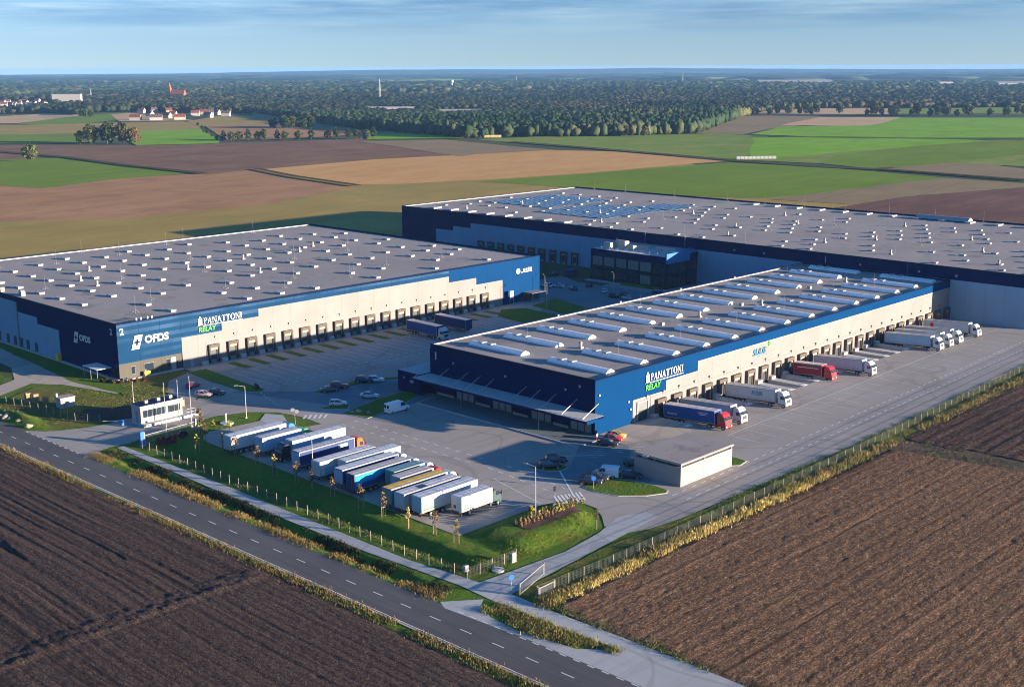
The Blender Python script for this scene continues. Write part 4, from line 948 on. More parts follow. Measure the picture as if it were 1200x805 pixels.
def brand_sign(x,z,y,h,label):
    t=thing('wall_sign',(x,y,z),label,'sign')
    emblem(t,0,0,h*1.75,RF,0)
    o,w=serif_word('PANATTONI',h*1.28,M['sign_white'],t,'lettering',(h*1.75*.72,0,h*.36),RF); o.scale.x*=1.0
    MB().box(-.2,h*1.26+w,-.04,.04,0,.13*h).build('underline',M['sign_white'],t)
    text_obj('tagline','RELAY',h*1.35,M['sign_green'],t,(-.1,0,-h*1.15),RF,bold=.03,shear=.1,sx=1.05)
    return t
brand_sign(207.9,8.0,159.66,1.3,'white serif letters with tower emblem and green word on the near warehouse corner')
t=brand_sign(168.3,10.35,275.76,1.28,'white serif letters with tower emblem and green word on the left warehouse')
t=thing('wall_sign',(250.2,159.66,6.8),'cyan wordmark with a green disc on the white dock wall above the trucks','sign')
text_obj('lettering','SUUS',2.2,M['sign_cyan'],t,(0,0,.15),RF,bold=.05,shear=.25,sx=1.12)
MB().box(2.4,7.4,-.03,.03,-.55,-.3).build('underline',M['sign_grey'],t)
bm_=MB(); bm_.add([(7.4+.62*math.cos(a*math.pi/8),0.03,2.2+.62*math.sin(a*math.pi/8)) for a in range(16)]+[(7.4+.62*math.cos(a*math.pi/8),-.03,2.2+.62*math.sin(a*math.pi/8)) for a in range(16)],[tuple(range(16)),tuple(range(31,15,-1))]+[(i,(i+1)%16,16+(i+1)%16,16+i) for i in range(16)]); bm_.build('disc',M['sign_dkgreen'],t)
def ofds(loc,rot,h,label,holem):
    t=thing('wall_sign',loc,label,'sign'); t.rotation_euler=(0,0,rot)
    mb=MB(); P=lambda p,e,z0,z1:mb.add([(a,z0,b) for a,b in p]+[(a,z1,b) for a,b in p],[tuple(range(len(p))),tuple(range(2*len(p)-1,len(p)-1,-1))]+[(i,(i+1)%len(p),len(p)+(i+1)%len(p),len(p)+i) for i in range(len(p))])
    P([(0,0),(h*.62,0),(h*.95,h),(h*.33,h)],0,-.05,.05); mb.build('emblem',M['sign_white'],t)
    mb=MB()
    for a,b,c,d in ((-.07,.07,-.22,.22),(-.22,.22,-.07,.07)):
        cx_,cz_=h*.475,h*.5; P([(cx_+a*h+c*h*.15,cz_+c*h),(cx_+b*h+c*h*.15,cz_+c*h),(cx_+b*h+d*h*.15,cz_+d*h),(cx_+a*h+d*h*.15,cz_+d*h)],0,-.075 if a==-.07 else -.07,-.052)
    mb.build('emblem_cross',holem,t)
    text_obj('lettering','OFDS',h*.74,M['sign_white'],t,(h*1.08,0,h*.34),RF,bold=.085,sx=1.05); return t
ofds((148.9,275.76,7.4),0,3.5,'white slanted emblem and letters on the ribbed blue front beside the left warehouse corner',M['trim_navy'])
t=ofds((145.16,298.6,6.6),R(-90),3.0,'white emblem and letters on the shaded dark end wall of the left warehouse',M['trim_navy'])
for loc,rot,tx,h,label in [((146.0,275.77,11.6),RF,'2',2.4,'white number two on the ribbed blue front at the roof corner'),((145.17,279.0,11.5),RL,'2',2.2,'white number two on the dark end wall at the roof corner'),((190.67,209.6,8.6),RL,'1',2.6,'white number one on the dark end wall of the near warehouse')]:
    cu=text_obj('wall_number',tx,h,M['sign_white'],None,loc,rot,bold=.05); tag(cu,label,'sign')
t=thing('wall_sign',(288.2,275.78,9.4),'small white wordmark with round emblem at the bright blue right end of the left warehouse','sign')
mb=MB(); mb.add([(.9+.95*math.cos(a*math.pi/7),.03,.9+.95*math.sin(a*math.pi/7)) for a in range(14)]+[(.9+.95*math.cos(a*math.pi/7),-.03,.9+.95*math.sin(a*math.pi/7)) for a in range(14)],[tuple(range(14)),tuple(range(27,13,-1))]+[(i,(i+1)%14,14+(i+1)%14,14+i) for i in range(14)])
mb.build('emblem',M['sign_white'],t)
mb=MB().box(2.2,7.6,-.03,.03,.25,.5); mb.box(3.4,4.2,-.03,.03,.7,1.5); mb.box(4.5,5.2,-.03,.03,.7,1.5); mb.box(5.5,6.2,-.03,.03,.7,1.7); mb.box(6.5,7.4,-.03,.03,.7,1.6); mb.build('lettering',M['sign_white'],t)
# ------------------------------------------------------------------ vehicles
CACHE={}
def cached(key,fn):
    if key not in CACHE: CACHE[key]=fn()
    return CACHE[key]
def inst(name,me,parent,loc,rz=0):
    o=bpy.data.objects.new(name,me); col.objects.link(o); o.parent=parent; o.location=loc; o.rotation_euler=(0,0,rz); return o
def meshonly(mb,name,mats,smooth=False):
    o=mb.build(name,mats,smooth=smooth); me=o.data; bpy.data.objects.remove(o); return me
def wheel_me(r,w):
    mb=MB(); n=16
    prof=[(r*.62,-w/2),(r*.93,-w/2),(r,-w/2+.05),(r,w/2-.05),(r*.93,w/2),(r*.62,w/2)]
    rings=[[(p[0]*math.cos(2*math.pi*i/n),p[1],p[0]*math.sin(2*math.pi*i/n)) for i in range(n)] for p in prof]
    mb.loft(rings,caps=False); return meshonly(mb,'wheel',M['tyre'])
def rim_me(r,w):
    mb=MB(); n=16; prof=[(.06,-w/2+.01),(r*.3,-w/2+.02),(r*.45,-w/2+.07),(r*.62,-w/2+.01),(r*.62,w/2-.01),(r*.45,w/2-.07),(r*.3,w/2-.02),(.06,w/2-.01)]
    mb.loft([[(p[0]*math.cos(2*math.pi*i/n),p[1],p[0]*math.sin(2*math.pi*i/n)) for i in range(n)] for p in prof]); return meshonly(mb,'rim',M['rim'])
def wheel(root,x,y,r=.5,w=.32):
    o=inst('wheel',cached(('w',r,w),lambda:wheel_me(r,w)),root,(x,y,r)); inst('rim',cached(('r',r,w),lambda:rim_me(r,w)),o,(0,0,0))
def make_cab(root,x,mat,roofmat=None,h=3.75,windows=True):
    """cab-over tractor cab, front towards +x; x = back of cab"""
    W=1.22
    def sec(z0,z1,k): pass
    prof=[(x,.95),(x,h-.55),(x+.25,h-.05),(x+.9,h),(x+1.45,h-.28),(x+1.75,h-.75),(x+2.12,2.15),(x+2.22,1.5),(x+2.22,.5),(x+1.9,.38),(x+.95,.38),(x+.95,.95)]
    rings=[]
    for y,k in ((-W,.94),(-W+.12,1.),(W-.12,1.),(W,.94)):
        cx_=x+1.05; cz=1.6
        rings.append([(cx_+(p[0]-cx_)*k,y,cz+(p[1]-cz)*k) for p in prof])
    mb=MB().loft(rings); cab=mb.build('cab',mat,root)
    mb=MB(); a=(x+1.80,h-.86); b=(x+2.13,2.22)
    mb.add([(a[0]+.02,-W+.16,a[1]),(a[0]+.02,W-.16,a[1]),(b[0]+.03,W-.14,b[1]),(b[0]+.03,-W+.14,b[1])],[(0,1,2,3)]); mb.build('windscreen',M['glass'],cab)
    for s in (-1,1):
        mb=MB(); mb.add([(x+.75,s*(W+.008),2.0),(x+1.72,s*(W+.008),2.0),(x+1.62,s*(W+.008),2.75),(x+.75,s*(W+.008),2.8)],[(0,1,2,3)]); mb.build('side_window',M['glass'],cab)
        MB().bbox(x+2.0,x+2.14,s*(W+.18)-.1,s*(W+.18)+.1,2.0,2.75,.03).build('mirror',M['chassis'],cab)
        MB().box(x+2.2,x+2.245,s*.92-.2,s*.92+.2,.72,.98).build('headlight',M['lamp_clear'],cab)
        MB().box(x-.7,x-.02,s*W-(.35 if s>0 else 0),s*W+(.35 if s<0 else 0),.4,1.05).build('side_skirt',mat,cab)
    mb=MB().box(x+2.2,x+2.24,-.75,.75,.55,.68); mb.box(x+2.2,x+2.24,-.75,.75,1.15,1.9); mb.build('grille',M['chassis'],cab)
    MB().box(x+1.98,x+2.3,-1.2,1.2,h-.95,h-.86).build('sun_visor',M['chassis'],cab)
    return cab
def semi(x,y,rz,side,roof,label,cat='truck',cabmat=None,L=13.6,h=4.0,decor=None,pitch=0,rigid=False,group=None,name='lorry',rear=None,fridge=False,z=0):
    t=thing(name,(x,y,z),label,cat,group); t.rotation_euler=(0,pitch,rz)
    W=1.275; zb=1.15 if not rigid else 1.05
    MB().bbox(0,L,-W,W,zb,h-.05,.05).build('trailer_body' if not rigid else 'cargo_box',side,t)
    mb=MB().box(.08,L-.08,-W+.08,W-.08,h-.049,h); mb.build('trailer_roof',roof,t)
    mb=MB()
    mb.box(.2,L-.2,-.04,.04,h+.003,h+.018)
    for k in range(1,6): mb.box(L*k/6-.03,L*k/6+.03,-W+.1,W-.1,h+.0035,h+.02)
    mb.build('roof_bow',roof,t)
    mb=MB()
    for s in (-1,1): mb.box(-.035,-.004,s*.63-.6,s*.63+.6,zb+.1,h-.15)
    rd=mb.build('rear_door',rear or side,t)
    mb=MB()
    for yy in (-.9,-.35,.35,.9): mb.tube((-.06,yy,zb+.1),(-.06,yy,h-.2),.02,n=5)
    mb.build('locking_bar',M['steel'],rd)
    mb=MB().box(0,L,-W-.012,-W+.02,zb-.02,zb+.12); mb.box(0,L,W-.02,W+.012,zb-.02,zb+.12); mb.box(0,L,-W-.01,-W+.03,h-.16,h-.03); mb.box(0,L,W-.03,W+.01,h-.16,h-.03)
    for xx in (0,L-.12):
        mb.box(xx,xx+.12,-W-.014,-W+.02,zb+.12,h-.16); mb.box(xx,xx+.12,W-.02,W+.014,zb+.12,h-.16)
    mb.build('edge_frame',M['trim_white'],t)
    mb=MB().box(.2,L-.3,-.55,-.35,.7,zb-.01); mb.box(.2,L-.3,.35,.55,.7,zb-.01); mb.box(-.02,.12,-1.2,1.2,.45,.62); mb.build('chassis',M['chassis'],t)
    for s in (-1,1):
        MB().box(-.03,0.02,s*1.0-.2,s*1.0+.2,.66,.84).build('tail_light',M['lamp_red'],t)
        if not rigid: MB().box(5.6,9.2,s*1.18-.06,s*1.18+.06,.45,1.0).build('side_guard',M['trim_white'],t)
    xs=[2.3,3.6,4.9] if not rigid else [2.0]
    for xx in xs:
        for s in (-1,1): wheel(t,xx,s*1.08)
    if fridge: MB().bbox(L,L+.42,-.95,.95,2.0,3.7,.06).build('refrigeration_unit',M['trim_white'],t)
    if cabmat is not None:
        c0=L+(.55 if not rigid else .12)
        for s in (-1,1):
            if not rigid: wheel(t,L-1.5,s*1.05); wheel(t,c0+1.45,s*1.1)
            else: wheel(t,c0+1.35,s*1.1)
        MB().box(L-2.4,c0+.95,-.45,.45,.55,.95).build('tractor_frame',M['chassis'],t)
        make_cab(t,c0,cabmat,h=3.7 if not rigid else 3.0)
    elif not rigid:
        for s in (-1,1): MB().box(L-2.9,L-2.7,s*.8-.08,s*.8+.08,.02,zb).build('landing_leg',M['chassis'],t)
    if decor: decor(t,L,W,zb,h)
    return t
def side_panel(t,x0,x1,z0,z1,W,mat,name='side_marking',sides=(-1,1),e=.016):
    for s in sides:
        mb=MB(); mb.add([(x0,s*(W+e),z0),(x1,s*(W+e),z0),(x1,s*(W+e),z1),(x0,s*(W+e),z1)],[(0,1,2,3)]); mb.build(name,mat,t)
def side_text(t,txt,x,z,size,W,mat,s=-1,**k):
    text_obj('lettering',txt,size,mat,t,(x,s*(W+.02),z),(R(90),0,0 if s<0 else R(180)),ext=.004,**k)
Cw=paint('lorry_white',(.55,.55,.55)); Csil=curtain('lorry_silver',(.46,.48,.52)); Cblu=curtain('lorry_blue',(.012,.06,.24)); Cred=paint('lorry_red',(.50,.02,.025)); Cdred=curtain('curtain_red',(.28,.012,.03))
Cgrey=curtain('lorry_grey',(.34,.36,.40)); Cteal=curtain('lorry_teal',(.12,.24,.28)); Cora=paint('cab_orange',(.75,.10,.02)); Cgreen=paint('cab_green',(.14,.42,.16)); Cblack=paint('cab_black',(.02,.022,.03)); Ccb=paint('cab_blue',(.03,.16,.42)); Cyel=paint('roof_yellow',(.62,.36,.02)); Clb=curtain('curtain_light_blue',(.30,.45,.60)); Cnavy=curtain('curtain_navy',(.012,.035,.14)); Cbei=paint('roof_beige',(.42,.36,.32)); Cdkroof=paint('roof_grey',(.36,.34,.36)); Cpink=paint('roof_pale',(.52,.47,.48))
def wave(t,L,W,zb,h):
    for s in (-1,1):
        mb=MB(); n=14; top=[];bot=[]
        for i in range(n+1):
            u=i/n; x=.3+u*8.5; zt=h-.2; zz=2.0+1.35*u+.16*math.sin(u*9); mb_=None
            top.append((x,s*(W+.016),zt)); bot.append((x,s*(W+.016),min(zt-.02,zz)))
        mb.add(top+bot,[(i,i+1,n+2+i,n+1+i) for i in range(n)]); mb.build('wave_marking',paint('wave_cyan',(.02,.40,.62)),t)
        mb=MB(); mb.add([(p[0],s*(W+.02),p[2]) for p in bot]+[(p[0],s*(W+.02),p[2]-.28) for p in bot],[(i,i+1,n+2+i,n+1+i) for i in range(n)]); mb.build('wave_marking',paint('wave_mid',(.015,.2,.5)),t)
def d_text(txt,x,z,sz,mat,**k): return lambda t,L,W,zb,h: side_text(t,txt,x,z,sz,W,mat,**k)
# parked in the trailer park, noses towards the yard
G_='lorries and trailers in the trailer park'
t=semi(137.8,146.4,0,Cw,Csil,'short white rigid lorry with dark cab at the open end of the trailer park',cabmat=Cgreen and paint('cab_dark_green',(.06,.09,.10)),L=7.6,h=3.75,rigid=True,decor=lambda t,L,W,zb,h:(side_panel(t,.4,2.0,1.35,1.6,W,M['sign_dkgreen']),side_panel(t,4.4,6.9,2.2,2.85,W,Clb),MB().box(-.05,-.037,.1,.7,1.5,2.1).build('rear_sign',Cblack,t)),group=G_)
semi(132.6,150.9,0,Cw,Csil,'long clean white box trailer next to the short rigid lorry',cat='trailer',name='trailer',decor=lambda t,L,W,zb,h:(side_panel(t,.4,3.2,1.45,1.75,W,M['sign_dkgreen']),side_panel(t,9.2,12.6,3.1,3.6,W,Clb)),group=G_,rear=Clb)
def hat(t,L,W,zb,h): MB().box(4.2,6.0,-.9,.5,h+.003,h+.03).build('roof_hatch',Cblack,t); MB().box(9.8,10.8,-.2,.9,h+.003,h+.03).build('roof_hatch',Cgrey,t)
semi(131.6,154.3,0,Cgrey,Cpink,'trailer with a pale roof carrying a black hatch, beside the yellow-roofed one',cat='trailer',name='trailer',decor=hat,group=G_,rear=Clb)
semi(131.7,157.8,0,Cteal,Cyel,'trailer lorry with bright yellow roof and white cab',cabmat=Cw,group=G_,rear=Cteal,decor=lambda t,L,W,zb,h: MB().box(.1,L-.1,-W+.05,-W+.5,h+.003,h+.02).build('roof_edge',Cw,t))
semi(136.9,161.4,0,Cgrey,Cbei,'shorter grey lorry with red cab tucked behind the yellow roof',cabmat=Cred,L=8.2,group=G_)
semi(138.4,164.8,0,Cteal,Cteal,'teal sided lorry with teal roof and white cab',cabmat=Cw,L=7.6,group=G_)
semi(132.2,168.5,0,Cblu,Cbei,'blue curtain trailer with pale cyan wave along its side',cabmat=Cw,decor=wave,group=G_,rear=Cnavy)
semi(132.5,172.4,0,Cnavy,Csil,'trailer with lilac-grey roof and pale rear doors directly left of the wave trailer',cabmat=Cw,group=G_,rear=Clb)
semi(136.2,176.0,0,Cw,Csil,'plain white trailer set further forward than its neighbours',cat='trailer',name='trailer',group=G_)
def blob(t,L,W,zb,h): side_panel(t,1.2,9,zb+.15,2.6,W,Clb)
semi(132.5,179.2,0,Cw,Csil,'white and light blue trailer beside the tall lamp post of the trailer park',cat='trailer',name='trailer',decor=blob,group=G_)
semi(133.5,186.9,0,Cnavy,Cdkroof,'navy curtain trailer with grey roof and orange cab',cabmat=Cora,group=G_,rear=Clb,decor=lambda t,L,W,zb,h:side_panel(t,9.5,11.8,2.7,3.4,W,Clb))
semi(150.4,193.9,R(180),Clb,Csil,'lorry parked backwards, its black cab facing the lawn',cabmat=Cblack,L=13.4,group=G_)
semi(134.0,199.8,0,Clb,Cdkroof,'shorter pale blue lorry with green cab',cabmat=Cgreen,L=9.6,group=G_,decor=lambda t,L,W,zb,h:MB().box(2,9.4,-W+.05,-W+.4,h+.003,h+.02).build('roof_edge',Cw,t))
semi(130.2,205.3,0,Cw,Csil,'white trailer lorry with bright blue cab standing leftmost by the young trees',cabmat=Ccb,group=G_,rear=Csil)
# docked at hall 1, noses away from the wall, rears down in the dock bays
pt=R(-3.6)
def dk(x,side,cab,label,decor=None,roof=Csil,L=13.6,yy=157.6):
    semi(x,yy,R(-90),side,roof,label,cabmat=cab,L=L,decor=decor,pitch=pt,group='trucks docked along the near warehouse',z=-.92 if L>10 else -.95)
dk(213.3,Cblu,Cred,'blue curtain trailer with bright red cab at the first dock of the near warehouse',lambda t,L,W,zb,h:(side_text(t,'LOGISTICS',9.2,3.05,.55,W,M['sign_white']),side_text(t,'TRANSPORT',.9,1.9,.5,W,M['sign_white']),side_panel(t,9.6,11.2,2.75,2.95,W,M['sign_white'])),roof=Cpink)
dk(219.3,Cgrey,Cw,'pale grey trailer with white cab docked beside the blue and red truck',roof=M['white'])
def suus(t,L,W,zb,h): side_text(t,'SUUS',7.2,2.6,.95,W,M['sign_cyan'],bold=.03,shear=.2,sx=1.3); side_panel(t,7.6,10.2,2.35,2.48,W,M['sign_cyan'])
dk(237.2,Csil,Cw,'silver-white truck with cyan lettering on its trailer, docked alone mid-wall',suus,roof=M['white'])
dk(267.2,Cdred,Cred,'dark red curtain truck with red cab, shorter than its white neighbour',lambda t,L,W,zb,h:(side_panel(t,1.2,7.2,2.9,3.08,W,M['sign_white']),side_panel(t,.5,7.8,3.2,3.7,W,paint('curtain_brown',(.12,.02,.03)))),roof=Cpink,L=8.2)
dk(277.4,Csil,Cw,'white truck docked right beside the dark red one',roof=M['white'])
dk(315.3,Clb,Cw,'white truck with pale blue sides, foremost of the far docked row',roof=M['white'])
dk(321.3,Csil,Cw,'white truck second in the far docked row, only roof and cab showing',roof=M['white'])
dk(327.3,Cgrey,Cw,'grey-sided white truck third in the far docked row',roof=M['white'])
def emb(t,L,W,zb,h):
    for a,r_,mt in ((0,.62,Cred),):
        mb=MB(); mb.add([(2.6+r_*math.cos(i*math.pi/6),-W-.02,2.8+r_*math.sin(i*math.pi/6)) for i in range(12)],[tuple(range(12))]); mb.build('round_emblem',mt,t)
    side_panel(t,4.0,6.2,2.7,2.95,W,Cgrey,sides=(-1,)); side_panel(t,9.4,11.4,2.8,3.05,W,Clb,sides=(-1,))
dk(339.2,Csil,Cw,'farthest docked white truck with a round red emblem on its trailer',emb,roof=M['white'])
# docked at hall 2
semi(233.2,266.6,R(-92),Cblu,Cpink,'dark blue trailer truck with white cab docked at the left warehouse',cabmat=Cw,group='trucks docked at the left warehouse',z=-.1)
semi(244.5,266.8,R(-90),Cnavy,Cpink,'dark blue trailer without a cab docked at the left warehouse',cat='trailer',name='trailer',group='trucks docked at the left warehouse',z=-.1)
# cars -------------------------------------------------------------
CAR={ # stations: x, half width, z low, z belt, z roof(None = no cabin)
 'hatch':(4.1,1.78,[(0,.62,.38,.72),(.08,.80,.25,.92),(.7,.87,.2,1.0),(1.9,.89,.2,.98),(3.0,.88,.2,.93),(3.75,.83,.22,.82),(4.05,.68,.3,.66),(4.1,.55,.36,.6)],[(.12,.66,.95),(.42,.60,1.40),(1.2,.62,1.49),(2.1,.62,1.45),(2.95,.68,.96)]),
 'sedan':(4.6,1.82,[(0,.62,.4,.76),(.1,.82,.26,.95),(.8,.88,.2,1.0),(2.2,.9,.2,.98),(3.4,.89,.2,.93),(4.2,.84,.22,.84),(4.55,.68,.3,.68),(4.6,.55,.36,.6)],[(.6,.68,.98),(1.25,.60,1.38),(1.7,.61,1.44),(2.4,.61,1.41),(3.3,.69,.96)]),
 'suv':(4.55,1.88,[(0,.66,.45,.9),(.08,.86,.32,1.06),(.8,.92,.26,1.1),(2.1,.94,.26,1.09),(3.3,.93,.26,1.06),(4.1,.88,.28,.98),(4.5,.72,.36,.82),(4.55,.6,.42,.74)],[(.1,.74,1.08),(.4,.68,1.6),(1.3,.69,1.70),(2.3,.69,1.66),(3.2,.75,1.08)]),
}
def car_meshes(kind):
    L,W,st,cb=CAR[kind]
    rings=[]
    for x,w,z0,z1 in st:
        rings.append([(x,-w*.86,z0),(x,-w,z0+.12),(x,-w*1.0,(z0+z1)/2),(x,-w*.95,z1-.05),(x,-w*.82,z1),(x,w*.82,z1),(x,w*.95,z1-.05),(x,w,(z0+z1)/2),(x,w,z0+.12),(x,w*.86,z0)])
    body=MB().loft(rings)
    x0,w0,_=cb[0]; x4,w4,_=cb[4]
    gl=MB(); rr=[]
    zl=cb[0][2]-.04
    lower=[(cb[0][0],cb[0][1]*1.16),(cb[1][0]*.6+cb[0][0]*.4,cb[0][1]*1.2),(cb[2][0],cb[2][1]*1.3),(cb[3][0]+.25,cb[3][1]*1.3),(cb[4][0],cb[4][1]*1.14)]
    upper=[(cb[1][0],cb[1][1],cb[1][2]-.02),(cb[1][0]+.15,cb[1][1]*1.02,cb[1][2]),(cb[2][0],cb[2][1]*1.03,cb[2][2]-.03),(cb[3][0]-.1,cb[3][1]*1.02,cb[3][2]-.02),(cb[3][0]+.05,cb[3][1],cb[3][2]-.03)]
    vs=[]
    for s in (-1,1):
        for (x,w) in lower: vs.append((x,s*w,zl))
        for (x,w,z) in upper: vs.append((x,s*w,z))
    fs=[]
    for b in (0,10): fs+=[(b+i,b+i+1,b+6+i,b+5+i) for i in range(4)]
    fs+=[(0,5,15,10),(4,9,19,14)]+[(5+i,6+i,16+i,15+i) for i in range(4)]
    gl.add(vs,fs)
    rf=MB(); vs=[]
    for s in (-1,1):
        for (x,w,z) in upper: vs.append((x,s*(w+.015),z+.0))
    top=[(x,0,z+.055) for x,w,z in upper]
    vs+=top
    rf.add(vs,[(i,i+1,11+i,10+i) for i in range(4)]+[(5+i,10+i,11+i,6+i) for i in range(4)])
    pil=MB()
    for s in (-1,1):
        for k in (0,2,4):
            a=lower[k]; b=upper[k]; pil.tube((a[0],s*(a[1]+.004),zl),(b[0],s*(b[1]+.012),b[2]),.05,.04,5)
    rf.v+=[]; b=len(rf.v); rf.v+=pil.v; rf.f+=[[b+i for i in f] for f in pil.f]; rf.m+=[0]*len(pil.f)
    return body,gl,rf
def car(x,y,rz,kind,colr,label,cname,group=None):
    L,W,st,cb=CAR[kind]; mat=paint('car_'+cname,colr,.25)
    t=thing('car',(x,y,.03),label,'car',group); t.rotation_euler=(0,0,rz)
    ms=cached(('car',kind),lambda:[meshonly(m_,n,[mm],smooth=(n=='body')) for m_,n,mm in zip(car_meshes(kind),('body','windows','roof'),(M['white'],M['glass'],M['white']))])
    bd=inst('body',ms[0],t,(-L/2,0,0)); wn=inst('windows',ms[1],t,(-L/2,0,0)); rf=inst('roof',ms[2],t,(-L/2,0,0))
    for o in (bd,rf): o.material_slots[0].link='OBJECT'; o.material_slots[0].material=mat
    r=.33 if kind!='suv' else .38
    for xx in (.82,L-.85):
        for s in (-1,1): wheel(t,xx-L/2,s*(W/2-.1),r,.24)
    hl=cached(('hl',kind),lambda:meshonly(MB().bbox(-.05,.05,-.2,.2,-.07,.07,.02),'headlight',M['lamp_clear'])); tl=cached(('tl',kind),lambda:meshonly(MB().bbox(-.04,.04,-.16,.16,-.08,.08,.02),'tail_light',M['lamp_red']))
    for s in (-1,1):
        inst('headlight',hl,t,(L/2-.12,s*.6,.66 if kind!='suv' else .84)); inst('tail_light',tl,t,(-L/2+.05,s*.62,.82 if kind!='suv' else .98))
    return t
def van(x,y,rz,label,colr=(.74,.75,.76),cname='white',L=5.6,H=2.4):
    t=thing('van',(x,y,.03),label,'van'); t.rotation_euler=(0,0,rz); mat=paint('van_'+cname,colr,.3)
    st=[(0,.9,.35,H-.08),(.06,.98,.3,H),(L*.55,.99,.3,H+.04),(L*.68,.98,.3,H-.02),(L*.83,.95,.3,1.35),(L*.93,.9,.3,1.15),(L,.78,.38,.9)]
    rings=[[(x_,-w*.95,z0),(x_,-w,z0+.2),(x_,-w*.98,min(z1-.1,1.2)),(x_,-w*.9,z1-.06),(x_,-w*.75,z1),(x_,w*.75,z1),(x_,w*.9,z1-.06),(x_,w*.98,min(z1-.1,1.2)),(x_,w,z0+.2),(x_,w*.95,z0)] for x_,w,z0,z1 in st]
    b=MB().loft(rings).build('body',mat,t); b.location=(-L/2,0,0)
    a=L*.69-L/2; c=L*.825-L/2
    MB().add([(a+.03,-.78,H-.1),(a+.03,.78,H-.1),(c+.03,.84,1.42),(c+.03,-.84,1.42)],[(0,1,2,3)]).build('windscreen',M['glass'],t)
    for s in (-1,1):
        MB().add([(a-.85,s*.985,1.35),(c-.1,s*.975,1.35),(a-.05,s*.93,H-.22),(a-.85,s*.945,H-.2)],[(0,1,2,3)]).build('side_window',M['glass'],t)
        MB().box(-L/2-.03,-L/2+.01,s*.45-.33,s*.45+.33,1.35,H-.35).build('rear_window',M['glass'],t)
        MB().bbox(L/2-.35,L/2-.12,s*.7-.15,s*.7+.15,.75,.95,.03).build('headlight',M['lamp_clear'],t)
        MB().box(-L/2-.03,-L/2+.02,s*.86-.08,s*.86+.08,.8,1.25).build('tail_light',M['lamp_red'],t)
        for xx in (1.0-L/2,L/2-1.0): wheel(t,xx,s*.88,.36,.25)
    return t
car(154.6,257.4,R(20),'hatch',(.36,.03,.05),'red hatchback standing nearest the gatehouse screen','red')
car(151.6,247.9,R(-60),'hatch',(.55,.33,.34),'pinkish white car on the small oval kerb island by the entrance','rose')
car(154.6,247.4,R(-60),'sedan',(.03,.04,.06),'dark car alongside the pinkish white one at the entrance','ink')
car(174.8,229.6,R(-20),'sedan',(.05,.055,.07),'dark long saloon at the left end of the car park strip','slate')
car(178.4,230.3,R(-45),'suv',(.12,.035,.03),'maroon car next to the dark saloon in the car park strip','maroon')
car(186.2,230.4,R(-50),'suv',(.025,.028,.035),'black car parked beside the white one on the car park strip','black')
car(188.8,229.0,R(-50),'hatch',(.62,.68,.74),'white car parked beside the black one on the car park strip','white')
car(177.9,218.3,R(-60),'sedan',(.42,.48,.52),'silver-blue car parked alone in the middle of the shaded car park','silverblue')
car(168.6,218.4,R(-40),'hatch',(.55,.56,.56),'silver car half on the verge beside the zebra crossing','silver')
car(168.4,152.4,R(-35),'suv',(.022,.024,.03),'black off-roader on the left of the pair by the little kerb island','black')
car(171.6,153.6,R(-35),'suv',(.03,.03,.034),'charcoal off-roader on the right of the pair by the little kerb island','charcoal')
car(187.4,153.4,R(-65),'sedan',(.02,.022,.026),'black estate car below the blue corner of the near warehouse','black')
car(190.6,154.6,R(-65),'hatch',(.42,.03,.04),'red car below the blue corner of the near warehouse','bright_red')
car(192.8,155.6,R(-65),'hatch',(.62,.38,.05),'yellow car below the blue corner of the near warehouse','yellow')
car(166.6,140.4,R(-60),'suv',(.02,.022,.028),'black car on the grass island edge behind the blue sign','black')
car(169.0,140.9,R(-60),'suv',(.05,.05,.055),'dark car with light bumper between the black car and the white van','charcoal')
van(171.9,141.0,R(120),'boxy white van parked among dark cars beside the shed',colr=(.55,.68,.75),cname='icewhite',L=4.9,H=2.2)
car(174.6,137.4,R(-62),'sedan',(.022,.024,.03),'black car squeezed between the white van and the shed wall','black')
car(180.6,141.2,R(-75),'hatch',(.02,.03,.05),'dark blue car peeping out behind the shed corner','night')
van(174.6,204.6,R(0),'white delivery van stopped by the flower bed near the canopy',L=6.2)
for (x,y,rz,k,c,n,l) in [(337,302.6,0,'sedan',(.02,.03,.05),'night','dark car parked in shade below the docks of the back warehouse'),
 (316,287.8,100,'suv',(.75,.76,.78),'white','white car close to the bright blue corner of the left warehouse'),
 (318.8,284.6,100,'sedan',(.6,.62,.66),'silver','silver and dark car just right of the white one near the blue corner'),
 (318.6,277.4,60,'sedan',(.03,.035,.045),'ink','dark saloon alone in the open middle of the shaded yard'),
 (327.6,277.6,30,'sedan',(.04,.05,.10),'navy','navy car standing in front of the office windows'),
 (322.2,266.1,30,'hatch',(.55,.62,.68),'white','whitish car in front of the office, left of the dark pair'),
 (317,258,80,'suv',(.025,.03,.04),'black','black car at the near end of the row facing the office'),
 (321.4,257.4,80,'sedan',(.03,.03,.05),'night','dark saloon behind the black car facing the office'),
 (317.4,252.6,80,'hatch',(.45,.5,.55),'silverblue','pale car near the roof edge in front of the office'),
 (332.6,251.5,80,'suv',(.02,.025,.04),'black','black car half hidden beside the office corner')]:
    car(x,y,R(rz),k,c,l,n)
ct=thing('skip_container',(339.5,296.8,0),'dark blue steel skip standing below the docks of the back warehouse','container')
MB().bbox(-2.6,2.6,-1.2,1.2,.25,2.5,.08).build('body',Cnavy,ct); mb=MB()
for k in range(7): mb.box(-2.4+k*.78,-2.3+k*.78,-1.28,-1.202,.3,2.4); mb.box(-2.4+k*.78,-2.3+k*.78,1.202,1.28,.3,2.4)
mb.build('rib',Cnavy,ct); MB().box(-2.5,2.5,-.9,.9,0,.24).build('skid',M['chassis'],ct)
cp=thing('bin_store',(291.5,274.4,0),'open grey bin shelter leaning against the bright blue wall end','bin store'); 
